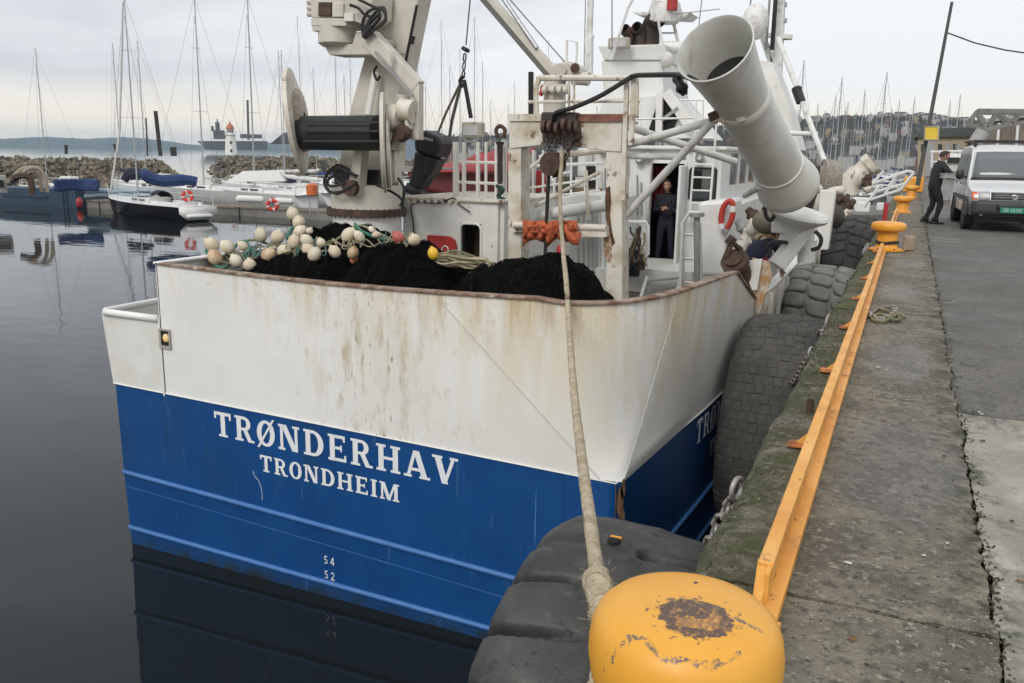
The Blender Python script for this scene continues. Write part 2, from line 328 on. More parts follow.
for k in range(len(ys)-1):
    y0, y1 = ys[k]+.008, ys[k+1]-.008; ny = int(min(90, (y1-y0)*26)) if y0 < 14 else 14
    dz = R.uniform(-.006, .006); tl = R.uniform(-.003, .003); nx = 26 if y0 < 14 else 10
    def fn(u, v, y0=y0, y1=y1, dz=dz, tl=tl):
        y = lerp(y0, y1, v); xa = edge_x(y); xb = joint_x(y)-.006
        cut = (.012*abs(noise.noise((u*9, y0, 3)))+.006 if v < .001 else 0) - (.012*abs(noise.noise((u*9, y1, 3)))+.006 if v > .999 else 0)
        # rounded, broken seaward arris
        d = u*(xb-xa); rr = .10+.05*noise.noise((0, y*2.3, 9))
        drop = 0 if d > rr else (rr-sqrt(max(rr*rr-(rr-d)**2, 0)))*.8
        return (xa+d, y+cut, dz+tl*(y-y0)-drop+.006*noise.noise((xa+d*3, y*3, 0))+.003*noise.noise((d*14, y*14, 0)))
    mb = MB().grid(fn, nx, ny)
    g = nx+1
    bot = len(mb.v)
    loop = [i for i in range(g)]+[j*g+nx for j in range(1, ny+1)]+[ny*g+i for i in range(nx-1, -1, -1)]+[j*g for j in range(ny-1, 0, -1)]
    mb.v += [(mb.v[i][0], mb.v[i][1], -.3 if mb.v[i][0] < 0 else -.11) for i in loop]
    n = len(loop)
    mb.f += [(loop[i], bot+i, bot+(i+1) % n, loop[(i+1) % n]) for i in range(n)]
    obj('coping_slab', mb, slabm, quay, smooth=50)
# quay wall blocks below
br = []
for s in range(6):
    q = MB(); a = R.uniform(.02, .04)
    q.box((0, 0, 0), (.3, .95, .42)); br.append(q)
blk = []
for q in br[:3]:
    me = mesh_of(q, 'stone', stonem, False); blk.append(me)
for r_ in range(9):
    for k in range(24):
        y = -.5+k*.98+(.49 if r_ % 2 else 0)
        o = bpy.data.objects.new('stone', blk[(r_+k) % 3]); col.objects.link(o); o.parent = quay
        o.location = (-.60+R.uniform(0, .03), y, -.3-.44*(r_+1)+.01)
        m = o.modifiers.new('bevel', 'BEVEL'); m.width = .03; m.segments = 1
struct('quay_wall', MB().box((-.5, -8, -4.8), (-.44, 80, -.3)), stonem, smooth=False)
# apron and road
def flat(xf, x1, y0, y1, z, ny, nx=2):
    return MB().grid(lambda u, v: (lerp(xf(lerp(y0, y1, v)), x1, u), lerp(y0, y1, v), z+.004*noise.noise((u*20, v*(y1-y0)*2, 1))), nx, ny)
struct('concrete_apron', flat(lambda y: joint_x(y)+.008, 30, -8, 5.93, -.012, 220, 40), apronm, smooth=True)
struct('road', flat(lambda y: joint_x(y)+.006, 60, 5.955, 80, -.016, 260, 20), asphm, smooth=True)
struct('quay_ground', MB().grid(lambda u, v: (lerp(-.4, 60, u), lerp(79.9, 130, v), -.05), 2, 2), asphm, smooth=True)
# moss and grit lumps along the joints
mossm = M('moss', (.035, .036, .018), (.075, .07, .045), 30, .4, .6, rough=.95, bump=.6, bsc=90)
def clump(mb, x, y, z, r):
    vs = []; n = 6
    for k in range(n):
        a = 2*pi*k/n+R.random(); rr = r*R.uniform(.6, 1.1); vs.append((x+cos(a)*rr, y+sin(a)*rr, z-.004))
    vs.append((x, y, z+r*R.uniform(.25, .5)))
    mb.add(vs, [(k, (k+1) % n, n) for k in range(n)])
mb = MB()
for k in range(2600):
    y = 1.5+R.random()**1.6*22; x = joint_x(y)+R.gauss(.004, .017); clump(mb, x, y, -.006, R.uniform(.002, .009))
for yy in ys:
    if 0 < yy < 25:
        for k in range(160 if yy > 5 else 60): clump(mb, R.uniform(-.6, .4), yy+R.gauss(0, .01), -.004, R.uniform(.003, .010))
for k in range(1500):
    y = 1.8+R.random()**1.4*16; x = edge_x(y)+.05+abs(R.gauss(0, .10)); clump(mb, x, y, .001-max(0, (.07-(x-edge_x(y))))*.5, R.uniform(.003, .013))
mo = obj('moss', mb, mossm, quay, smooth=True, kind='stuff')
gritm = M('grit', (.30, .29, .26), (.10, .09, .08), 9, .45, .55, rough=.9)
mb = MB()
for k in range(1500):
    y = 1.7+R.random()**1.5*9; x = R.uniform(-.5, .5) if R.random() < .75 else R.uniform(.4, 2.2); clump(mb, x, y, .004 if x < XJ else -.012, R.uniform(.0015, .0055))
obj('grit', mb, gritm, quay, smooth=False, kind='stuff')
# hills across the fjord, hillside on the right
def ridge(name, prof, D, mat, depth, zrough, n=240, kind='structure'):
    x0, x1 = prof[0][0], prof[-1][0]; vs = []; rows = 5
    mb = MB()
    def fn(u, v):
        px = lerp(x0, x1, u); top = interp(prof, px)
        base = atd(px, 160, D+v*depth); zt = zfor(base.x, base.y, top) if v > 0 else SEA
        zt = zfor(*(atd(px, 160, D+depth).xy), top)
        h = sin(min(v*1.15, 1)*pi/2)
        return (base.x, base.y, SEA-.5+(zt-SEA)*h+zrough*noise.noise((px*.05, v*4, 1))*h+zrough*.6*noise.noise((px*.25, v*9, 1))*h)
    mb.grid(fn, n, 8)
    return obj(name, mb, mat, smooth=True, kind=kind)
hillm = M('far hill forest', (.035, .05, .05), (.055, .07, .06), .004, .4, .6, rough=1)
ridge('far_hills', [(-60, 139), (0, 139), (50, 137), (90, 139), (125, 137.5), (150, 139), (180, 143), (210, 146), (240, 142), (300, 144), (380, 138), (425, 135), (450, 136), (500, 142), (540, 146)], 2600, hillm, 700, 3)
townm = M('wooded town hillside', (.035, .035, .026), (.075, .068, .055), .06, .4, .62, det=9, rough=1, layers=(((.14, .13, .12), .12, .6, .68, None, 6),))
ridge('town_hillside', [(430, 140), (560, 136), (660, 132), (740, 128), (790, 124), (830, 120.5), (880, 120), (915, 121), (950, 124), (1000, 125), (1100, 122)], 560, townm, 260, 3)
# naval ship far off
nav = thing('naval_ship', 'dark grey naval ship with towered superstructure moored far behind the lighthouse', 'ship', atd(240, 149, 900))
gm = M('naval grey', (.10, .105, .105), (.07, .075, .075), .05, .4, .6, rough=.8)
def farbox(mb, x0, y0, x1, y1, D, dep): 
    a = atd(x0, y0, D); b_ = atd(x1, y1, D); zt = zfor(a.x, a.y, y0); zb = zfor(a.x, a.y, y1)
    dv = Vector((a.x, a.y, 0)).normalized()*dep
    mb.prism([(a.x, a.y, zb), (b_.x, b_.y, zb), (b_.x, b_.y, zt), (a.x, a.y, zt)], dv); return mb
mb = MB(); P = [(197, 141), (266, 141), (266, 150), (207, 150)]
mb.prism([atd(x, y, 900) for x, y in P], Vector((-.6, .8, 0))*25); obj('hull', mb, gm, nav, smooth=False)
mb = MB()
for x0, y0, x1, y1 in [(213, 130, 225, 139), (215, 122, 220, 130), (211, 126, 214, 131), (222, 133, 232, 139), (240, 134, 262, 138), (216.5, 119, 218, 122)]: farbox(mb, x0, y0, x1, y1, 905, 12)
obj('superstructure', mb, gm, nav, smooth=False)
mb = MB().beam(atd(247.5, 100, 700), atd(248.5, 140, 700), 1.2, 1.2)
tag(obj('beacon_pole', mb, gm, center=True), 'thin dark pole rising behind and right of the lighthouse', 'pole')
rf = MB().prism([atd(270, 144, 620), atd(300, 144, 620), atd(300, 130, 620), atd(283, 133, 620)], Vector((-.6, .8, 0))*20)
tag(obj('boat_shed', rf, M('dark roofing', (.05, .055, .06), rough=.8), center=True, smooth=False), 'dark pitched shed roof beyond the breakwater near the net drum', 'shed')
# breakwaters of rubble
bwm = M('rubble rock', (.24, .20, .145), (.12, .10, .07), .5, .4, .62, det=6, rough=.9, layers=(((.27, .25, .2), .9, .56, .7), ((.05, .045, .03), .4, .6, .7)))
corem = M('breakwater core', (.06, .055, .045), rough=.95)
def breakwater(name, label, x0, x1, D, ytop, ybase, slopeR):
    root = thing(name, label, 'breakwater', atd((x0+x1)/2, ybase, D))
    A = atz(x0, ybase, SEA); Bp = atz(x1, ybase, SEA); d = (Bp-A).normalized(); nv = Vector((-d.y, d.x, 0))
    if nv.dot(A) < 0: nv = -nv
    L = (Bp-A).length; zt = zfor(*(A+nv*5).xy, ytop)
    core = MB().prism([A+Vector((0, 0, -1)), A+nv*4.2+Vector((0, 0, zt-SEA-.5)), A+nv*9+Vector((0, 0, zt-SEA-.5)), A+nv*13+Vector((0, 0, -1))], d*(L-slopeR)); obj('core', core, corem, root, smooth=False)
    mb = MB(); rr = random.Random(5)
    n = int(L*40)
    for k in range(n):
        s = rr.random()*L; t_ = rr.random()**.8; h = t_*(zt-SEA)
        q = A+d*s+nv*(t_*4.5+rr.uniform(-.3, .3)); q.z = SEA+h-.3
        if t_ > .9: q += nv*rr.random()*4
        if s > L-slopeR-1: q.z = min(q.z, SEA+(L-s+1.2)/(slopeR+1)*(zt-SEA))
        r_ = rr.uniform(.15, .42); vs = []; rot = Matrix.Rotation(rr.random()*6, 3, Vector((rr.random()-.5, rr.random()-.5, rr.random())).normalized())
        for X in (-1, 1):
            for Y_ in (-1, 1):
                for Z in (-1, 1): vs.append(q+rot@Vector((X*r_*rr.uniform(.5, .9), Y_*r_*rr.uniform(.5, .9), Z*r_*rr.uniform(.4, .7))))
        mb.add(vs, [(0, 1, 3, 2), (4, 6, 7, 5), (0, 4, 5, 1), (2, 3, 7, 6), (0, 2, 6, 4), (1, 5, 7, 3)])
    obj('rubble_stones', mb, bwm, root, smooth=False, kind='stuff'); return root, zt, A, Bp, nv
breakwater('breakwater', 'long rubble stone breakwater left of the harbour entrance', -60, 181, 150, 154.5, 186, 3)
_, zt2, A2, B2, nv2 = breakwater('breakwater', 'rubble stone breakwater carrying the white lighthouse', 330, 214, 150, 155.5, 183, 3)
breakwater('breakwater', 'stretch of rubble breakwater seen behind the crane and red workboat', 332, 470, 150, 157, 184, 2)
# lighthouse
lw = M('lighthouse white', (.78, .78, .75), (.68, .68, .64), .8, .4, .7, rough=.6); lr = M('copper red dome', (.42, .14, .07), rough=.5)
LP = atz(232.5, 176, SEA); LP = Vector((LP.x, LP.y, zfor(LP.x, LP.y, 155)))
lk = (zfor(LP.x, LP.y, 121)-LP.z)/7.0
lh = thing('lighthouse', 'small white tapering lighthouse with red dome on the breakwater end', 'lighthouse', LP)
def LH(name, prof, m, n=8): return obj(name, MB().lathe([(r*lk, z*lk) for r, z in prof], LP, n=n), m, lh, smooth=30)
LH('tower', [(1.35, 0), (1.3, .3), (.95, 4.1), (.0, 4.1)], lw); LH('gallery', [(0, 4.1), (1.15, 4.1), (1.15, 4.3), (0, 4.3)], lw, 16)
LH('lantern_room', [(.68, 4.3), (.68, 5.35), (0, 5.35)], lw); LH('dome', [(.85, 5.3), (.82, 5.6), (.6, 6.1), (.2, 6.5), (.12, 6.9), (0, 7)], lr, 16)
LH('lantern_glass', [(.7, 4.65), (.7, 5.1)], glass)
fw2 = Vector((-LP.x, -LP.y, 0)).normalized(); sd2 = Vector((fw2.y, -fw2.x, 0))
for zz in (.9, 2.6):
    mb = MB(); c = LP+fw2*(1.3-.09*zz)*lk+Vector((0, 0, zz*lk)); mb.beam(c-sd2*.0, c+fw2*.12*lk, .4*lk, .6*lk); obj('window', mb, glass, lh)
mb = MB()
for k in range(10):
    a = 2*pi*k/10; mb.tube([LP+Vector((cos(a)*1.1*lk, sin(a)*1.1*lk, 4.3*lk)), LP+Vector((cos(a)*1.1*lk, sin(a)*1.1*lk, 4.9*lk))], .03*lk, 4)
mb.tube([LP+Vector((cos(a)*1.1*lk, sin(a)*1.1*lk, 4.9*lk)) for a in [2*pi*k/12 for k in range(12)]], .03*lk, 4, closed=True)
obj('railing', mb, lw, lh)
darkwood = M('tarred wood', (.045, .035, .028), rough=.9)
for (x0, y0, x1, y1, r_, lab) in [(155.5, 111, 160.5, 156, .32, 'tall dark leaning timber pile standing on the left breakwater'), (146, 118, 147.5, 156, .12, 'thin dark pole just left of the tall pile on the breakwater'), (66, 145, 66.2, 154, .25, 'short dark marker post on the left breakwater'), (114, 144, 117, 155, .2, 'short tilted post on the breakwater between the masts'), (173, 147, 174, 156, .5, 'stubby grey post near the end of the left breakwater')]:
    Dp = 158
    tag(obj('marker_post', MB().tube([atd(x0, y0, Dp), atd(x1, y1, Dp)], r_, 6), darkwood, center=True), lab, 'post')
# ------------------------------------------------------------------ boats
bwhite = M('gelcoat white', (.76, .76, .74), (.68, .68, .66), 1.5, .4, .7, rough=.3); bgrey = M('boat grey', (.32, .33, .34), rough=.4)
mastm = M('mast aluminium', (.38, .39, .40), rough=.4, metal=.3); mastw = M('mast white', (.70, .70, .69), rough=.45)
bblack = M('black gelcoat', (.01, .01, .014), rough=.2); bluec = M('blue canvas', (.015, .035, .11), (.02, .05, .16), 3, .4, .6, rough=.8); dkc = M('navy canvas', (.012, .015, .03), rough=.8); whc = M('white canvas', (.62, .62, .6), rough=.8)
wire = M('rigging wire', (.14, .14, .14), rough=.5)
def hull_mb(L, B, F, draft=.35, transom=.72, rake=.12, n=14, m=7):
    mb = MB()
    def sec(u):       # u 0 stern .. 1 bow
        wdt = B/2*(transom+(1-transom)*sin(min(u/.45, 1)*pi/2)) if u < .45 else B/2*(1-((u-.45)/.55)**2.2)
        return wdt, F*(1+.28*u*u), draft*(1-u**6)
    def fn(i, j):
        u = i; wdt, sh, dr = sec(u); v = j*2-1; s = 1 if v >= 0 else -1; a = abs(v)
        z = -dr+(sh+dr)*a**1.6 if a > 0 else -dr
        y = s*max(wdt, .01)*(a**.55)
        x = -L/2+L*u - (rake*L*(1-a)*.5 if u > .9 else 0)*(u-.9)*10 + (rake*L*.35*(a) if u < .001 else 0)
        return (x, y, z)
    mb.grid(fn, n, m*2); g = n+1
    mb.f.append(tuple(j*g for j in range(m*2+1)))
    return mb, sec
def deck_mb(L, sec, n=12, dz=-.02):
    mb = MB()
    mb.grid(lambda u, v: (-L/2+L*u*.995, (v*2-1)*max(sec(u)[0], .01)*.985, sec(u)[1]+dz+.05*(1-(v*2-1)**2)), n, 4); return mb
def sailboat(name, label, cat, bow, stern, mfrac, ytop, hullm, cover, F=.95, Bf=.3, group=None, mast=None, mastr=.07, full=True, topx=None, mh=None, cabin=True, stripe=None):
    """bow and stern are points on the water"""
    bow = Vector(bow); stern = Vector(stern); c = (bow+stern)/2; L = (bow-stern).length; d = (bow-stern).normalized(); B = L*Bf
    root = thing(name, label, cat, (c.x, c.y, SEA), atan2(d.y, d.x), group)
    hb, sec = hull_mb(L, B, F); obj('hull', hb, hullm, root, local=True, smooth=50)
    obj('deck', deck_mb(L, sec), bwhite, root, local=True, smooth=True)
    if stripe: obj('stripe', MB().grid(lambda u, v: (-L/2+L*(.03+.9*u), 0, 0), 1, 1), stripe, root, local=True)
    dk = F*1.02
    if cabin:
        def cf(u, v):
            x = lerp(-.12*L, .27*L, u); hw = B*.27*(1-.45*u); a = pi*v; h = (.42 if u < .05 else .42*(1-u*.8))*min(1, L/8)
            return (x, -hw*cos(a)*(1 if True else 1), dk+h*min(1, sin(a)*1.9))
        cb = MB().grid(cf, 8, 8); g = 9; cb.f.append(tuple(j*g for j in range(9))); cb.f.append(tuple(j*g+8 for j in range(9)))
        obj('cabin', cb, bwhite, root, local=True, smooth=40)
        wn = MB()
        for s in (-1, 1):
            for u0, u1 in ((.08, .3), (.36, .55)):
                p = [(lerp(-.12*L, .27*L, u), s*(B*.27*(1-.45*u)+.012), dk+z) for u, z in ((u0, .12), (u1, .12), (u1, .27), (u0, .27))]; wn.add(p, [(0, 1, 2, 3)])
        obj('window', wn, glass, root, local=True, smooth=False)
        if full:
            ck = MB().box((-L*.42, -B*.24, dk-.1), (-L*.14, -B*.18, dk+.2)).box((-L*.42, B*.24, dk-.1), (-L*.14, B*.18, dk+.2)); obj('cockpit_coaming', ck, bwhite, root, local=True, bev=.03)
    mx = L/2-mfrac*L
    wp = root.matrix_basis @ Vector((mx, 0, 0)) if False else c+d*mx
    H = mh or (zfor(wp.x, wp.y, ytop)-SEA)
    mm = mast or mastm
    obj('mast', MB().tube([(mx, 0, dk), (mx-.01*H, 0, H)], mastr, 8, r2=mastr*.6), mm, root, local=True)
    bm_ = MB().tube([(mx, 0, dk+.95), (mx-.40*L, 0, dk+.9)], mastr*.8, 6); obj('boom', bm_, mm, root, local=True)
    if cover: 
        cv = MB().tube(spline([(mx+.15, 0, dk+1.5), (mx-.02, 0, dk+1.25), (mx-.15*L, 0, dk+1.1), (mx-.39*L, 0, dk+1.03)], 4), [.12, .16, .2, .22]*3+[.12], 8); obj('sail_cover', cv, cover, root, local=True)
    rg = MB(); wr = mastr*.18
    for P_ in [((L*.49, 0, dk+.1), (mx, 0, H*.97)), ((-L*.49, 0, dk+.05), (mx, 0, H)), ((mx-.1, B*.42, dk), (mx, 0, H*.9)), ((mx-.1, -B*.42, dk), (mx, 0, H*.9))]: rg.tube(P_, wr, 3, caps=False)
    obj('rigging', rg, wire, root, local=True)
    sp = MB()
    for f in ((.45, .75) if H > 10 else (.55,)): sp.tube([(mx-.1, -B*.34*(1.1-f), H*f), (mx, 0, H*f), (mx-.1, B*.34*(1.1-f), H*f)], mastr*.3, 4)
    obj('spreader', sp, mm, root, local=True)
    if full:
        pl = MB()
        for s in (-1, 1):
            pts = []
            for k in range(8):
                u = .03+.94*k/7; wdt, sh, _ = sec(u); p = Vector((-L/2+L*u, s*wdt*.95, sh)); pts.append(p+Vector((0, 0, .6))); pl.tube([p, p+Vector((0, 0, .6))], .018, 4)
            pl.tube(pts, .012, 4); pl.tube([q-Vector((0, 0, .3)) for q in pts], .008, 4)
        pl.tube([(L*.47, -.2, dk+.85), (L*.52, 0, dk+.9), (L*.47, .2, dk+.85)], .02, 4)
        obj('guard_rail', pl, mastw, root, local=True)
    return root, L, B, dk, mx, H
def wpt(x, y): return atz(x, y, SEA)
# pontoon across the left part of the marina
pontm = M('pontoon concrete', (.22, .215, .20), (.14, .135, .12), .8, .4, .65, rough=.85); pwood = M('pontoon timber', (.20, .17, .13), (.13, .11, .085), 2, .4, .6, rough=.85)
pa = atz(-60, 193, -2.75); pb = atz(345, 212, -2.75); pd = (pb-pa).normalized(); pn = Vector((-pd.y, pd.x, 0))
if pn.dot(pa) < 0: pn = -pn
pon = thing('pontoon', 'long low floating pontoon across the left marina behind the black sailboat', 'pontoon', (pa+pb)/2)
Lp = (pb-pa).length; ns = 9
for k in range(ns):
    a = pa+pd*(Lp*k/ns+.08); b_ = pa+pd*(Lp*(k+1)/ns-.08)
    obj('float_section', MB().prism([a+Vector((0, 0, -.12)), b_+Vector((0, 0, -.12)), b_+Vector((0, 0, -.8)), a+Vector((0, 0, -.8))], pn*2.4), pontm, pon, smooth=False)
    obj('deck_section', MB().prism([a-pn*.06, b_-pn*.06, b_-pn*.06+Vector((0, 0, -.12)), a-pn*.06+Vector((0, 0, -.12))], pn*2.5), pwood, pon, smooth=False)
# the black sailboat
bs = sailboat('sailboat', 'black hulled sailboat with white deck moored in front of the pontoon', 'sailboat', wpt(110, 211), wpt(199, 221.5), .36, -7, bblack, None, F=1.0, Bf=.30, mastr=.065)
root, L, B, dk, mx, H = bs
obj('furled_jib', MB().tube([(L*.49, 0, dk+.1), (L*.3, 0, dk+H*.32), (mx+.1, 0, H*.96)], .075, 6), mastw, root, local=True)
obj('sprayhood', MB().lathe([(.75, -.7), (.8, .1), (.45, .5)], (-.10*L, 0, dk+.1), (1, 0, 0), 10, 0, pi).add([], []), dkc, root, local=True)
obj('stern_platform', MB().box((-L/2-.3, -B*.24, .25), (-L/2+.2, B*.24, .5)), bwhite, root, local=True, bev=.1)
tr = hull_mb(L, B, 1.0)[0]
obj('white_transom', MB().add([(-L/2-.03+(.05 if z > .5 else 0), y, z) for y, z in [(-B*.36, 1.0), (-B*.36, .55), (-B*.22, .12), (B*.22, .12), (B*.36, .55), (B*.36, 1.0)]], [(0, 1, 2, 3, 4, 5)]), bwhite, root, local=True, solid=.05)
def lifering(loc, label, r=.32, axis=(0, -1, 0), grp=None, tr_=.09):
    o = thing('life_ring', label, 'life ring', loc, group=grp)
    n = 24; ax = Vector(axis).normalized(); u = ax.orthogonal().normalized(); v = ax.cross(u)
    obj('ring', MB().tube([Vector(loc)+(u*cos(2*pi*k/n)+v*sin(2*pi*k/n))*r for k in range(n)], tr_, 8, closed=True), M('life ring red', (.6, .05, .03), rough=.5), o, smooth=True)
    for q in range(4):
        a = 2*pi*q/4+.4; obj('band', MB().tube([Vector(loc)+(u*cos(a+e)+v*sin(a+e))*r for e in (-.16, 0, .16)], tr_*1.08, 8), mastw, o)
    return o
p = root.location+Vector((cos(root.rotation_euler.z), sin(root.rotation_euler.z), 0))*(-L*.40); lifering((p.x, p.y, SEA+dk+.65), 'red life ring hung at the stern of the black sailboat', .3, (p.x, p.y, 0), tr_=.12)
# boats moored behind, left marina: bow px, stern px, mast fraction
for (a, b_, mf, yt, hm, cv, lab, mr_, Fh) in [
    (wpt(118, 196), wpt(190, 199), .42, 41, bwhite, bluec, 'white sailboat with blue boom cover just behind the black sailboat', .06, 1.0),
    (wpt(20, 197), wpt(96, 199), .38, 48, bwhite, None, 'white sailboat with bare mast behind the dark blue workboat', .055, .9),
    (wpt(152, 200), wpt(262, 206), .50, -6, bwhite, None, 'large white sailboat left of the lighthouse with tall thin mast', .075, 1.25),
    (wpt(210, 203), wpt(312, 210), .47, -8, bwhite, dkc, 'white sailboat with grey boom tent and cross spreaders right of the lighthouse', .08, 1.25),
    (wpt(255, 199), wpt(338, 206), .40, 50, bwhite, whc, 'white sailboat with dark sprayhood partly behind the net drum', .055, 1.2),
    (wpt(112, 190), wpt(150, 192), .3, 43, bwhite, dkc, 'small white sailboat with thin mast and black sail bundle before the breakwater', .06, 1.0)]:
    sailboat('sailboat', lab, 'sailboat', a, b_, mf, yt, hm, cv, F=Fh, mastr=mr_)
tent = at(200, 150, 50)
# boom tent on the boat right of the lighthouse
q0 = atd(228, 181, 66); q1 = atd(243, 171, 66); q2 = atd(278, 170, 66); q3 = atd(286, 181, 66); dv = Vector((-.55, .83, 0))*1.6
mb = MB().add([q0-dv*.5, q3-dv*.5, q2, q1, q0+dv*.5, q3+dv*.5], [(0, 1, 2, 3), (4, 3, 2, 5), (0, 3, 4), (1, 5, 2)]); tag(obj('boom_tent', mb, whc, center=True, smooth=False), 'pale grey boom tent pitched over the white yacht right of the lighthouse', 'tent')
mb = MB().grid(lambda u, v: atd(lerp(54, 98, u)+2*noise.noise((u*9, v*3, 0)), lerp(179.5, 191, v)+1.2*noise.noise((u*5, 1, 0)), 73)+Vector((-.4, .9, 0))*(.9*sin(u*pi)), 14, 6)
tag(obj('blue_tarpaulin', mb, bluec, solid=.25, center=True, smooth=True), 'bright blue tarpaulin bundled over a boat in front of the left breakwater', 'tarpaulin')
mb = MB().grid(lambda u, v: atd(lerp(84, 150, u), lerp(190, 196, v)+.5*sin(u*20), 74)+Vector((-.4, .9, 0))*(.6*sin(v*pi)), 14, 6)
tag(obj('boat_cover', mb, M('pale blue canvas', (.42, .53, .62), rough=.8), solid=.3, center=True, smooth=True), 'long pale blue boat cover lying behind the bow of the black sailboat', 'boat cover')
mb = MB().tube(spline([atd(141, 168+2, 64), atd(150, 178, 64), atd(165, 181, 64), atd(186, 180, 64), atd(197, 182, 64)], 6), [.15, .25, .32, .36, .38, .4]+[.4]*12+[.34]*7, 8)
tag(obj('furled_mainsail', mb, bluec, center=True), 'thick blue canvas bundle on a boom above the black sailboat', 'furled sail')
mb = MB().tube(spline([atd(124, 181, 74), atd(129, 175, 74), atd(140, 174, 74), atd(148, 178, 74)], 6), [.3]*5+[.45]*8+[.3]*6, 8)
tag(obj('furled_mainsail', mb, dkc, center=True), 'black canvas bundle left of the blue one in front of the breakwater', 'furled sail')
# the dark blue workboat far left
wb = thing('workboat', 'low dark blue steel workboat with curved net guard at the far left', 'workboat', wpt(20, 214))
dbl = M('dark blue steel', (.008, .032, .06), (.014, .045, .08), 1.5, .4, .6, rough=.5, layers=((RUST, 4, .7, .76),))
a = wpt(-70, 199); b_ = wpt(77, 208.5); d_ = (b_-a).normalized(); nvv = Vector((-d_.y, d_.x, 0)); 
if nvv.dot(a) < 0: nvv = -nvv
mb = MB().prism([a+Vector((0, 0, -.3)), b_+Vector((0, 0, -.3)), b_+Vector((0, 0, 1.45)), b_-d_*3+Vector((0, 0, 1.45)), b_-d_*3.6+Vector((0, 0, 1.5)), a+Vector((0, 0, 1.15))], nvv*3.2); obj('hull', mb, dbl, wb, smooth=False, bev=.05)
mb = MB()
for k in range(5): mb.beam(b_-d_*(1.1+k*.0)-nvv*.04+Vector((0, 0, .3+k*.3)), b_-d_*1.5-nvv*.04+Vector((0, 0, .3+k*.3)), .04, .06)
for e in (1.05, 1.55): mb.beam(b_-d_*e-nvv*.04+Vector((0, 0, .1)), b_-d_*e-nvv*.04+Vector((0, 0, 1.7)), .04, .04)
obj('side_ladder', mb, dbl, wb)
obj('rubbing_strake', MB().beam(a-nvv*.06+Vector((0, 0, .75)), b_-d_*3.5-nvv*.06+Vector((0, 0, .75)), .10, .10), dbl, wb)
gpts = [wpt(18, 214)+nvv*1+Vector((0, 0, 1.5)), atd(14, 176, 70), atd(22, 169, 70), atd(32, 168, 70), atd(39, 176, 70), atd(42, 192, 70)]
for k, dx in enumerate((0, 5)):
    obj('net_guard', MB().tube([p_+d_*(k*.6) for p_ in spline(gpts[1:], 5)], .13, 6), M('weathered tan steel', (.33, .28, .22), rough=.7), wb)
mb = MB().tube(spline([atd(12, 178, 69), atd(24, 175.5, 69), atd(31, 180, 69), atd(32, 194, 69)], 5), .22, 6); obj('net_roller', mb, rusty, wb)
obj('deck_house', farbox(MB(), -30, 176, 8, 193, 71, 2.4), M('grey worn paint', (.35, .34, .31), (.2, .19, .17), 1, .4, .6, rough=.7), wb, smooth=False)
obj('wheelhouse_window', farbox(MB(), -12, 180, 4, 187, 70.9, .06), glass, wb, smooth=False)
tag(obj('fender', MB().ball(wpt(80, 209)+Vector((0, 0, .5)), .33, sq=(.8, .8, 1.3)), redp, center=True), 'small red fender at the right end of the blue workboat', 'fender')
# small things on the pontoon
lifering(atd(272.5, 205, 58), 'red and white life ring on its stand on the pontoon', .30, (-.5, .8, 0), tr_=.12)
mb = MB()
for k in range(3): mb.tube([atd(271.5+k, 196+k, 58.2), atd(270+2.5*k, 212, 58.2)], .04, 5)
tag(obj('life_ring_stand', mb, bgrey, center=True), 'thin grey stand holding the pontoon life ring', 'stand')
for (x, y0, y1, lab) in [(240, 205, 240, ''), ]: pass
tag(obj('fender', MB().tube([atd(236, 199, 60), atd(238, 198.6, 60), atd(262, 199.6, 60), atd(264, 200, 60)], [.1, .24, .24, .1], 10), bwhite, center=True), 'long white fender lying along the yacht beside the pontoon', 'fender')
tag(obj('fender', MB().tube([atd(274, 201, 60), atd(276, 200.6, 60), atd(292, 201.6, 60), atd(294, 202, 60)], [.1, .22, .22, .1], 10), bwhite, center=True), 'second long white fender right of the life ring', 'fender')
obj_ = obj('orange_bag', MB().tube([atd(311, 183.5, 58), atd(311.5, 185, 58), atd(312, 195, 58), atd(312, 196, 58)], [.15, .36, .34, .15], 10), M('signal orange', (.6, .14, .04), rough=.6), center=True); tag(obj_, 'orange rescue bag on a rack at the right end of the pontoon', 'rescue bag')
mb = MB().tube([atd(310, 195, 58.2), atd(310, 213, 58.2)], .04, 5).tube([atd(318, 192, 58.2), atd(318, 213, 58.2)], .04, 5).tube([atd(309, 183, 58.2), atd(319, 183.5, 58.2)], .04, 5).tube([atd(318, 183.5, 58.2), atd(318, 192, 58.2)], .04, 5).tube([atd(310, 183, 58.3), atd(310, 195, 58.3)], .04, 5)
tag(obj('rack', mb, bgrey, center=True), 'thin grey rack carrying the orange rescue bag', 'rack')
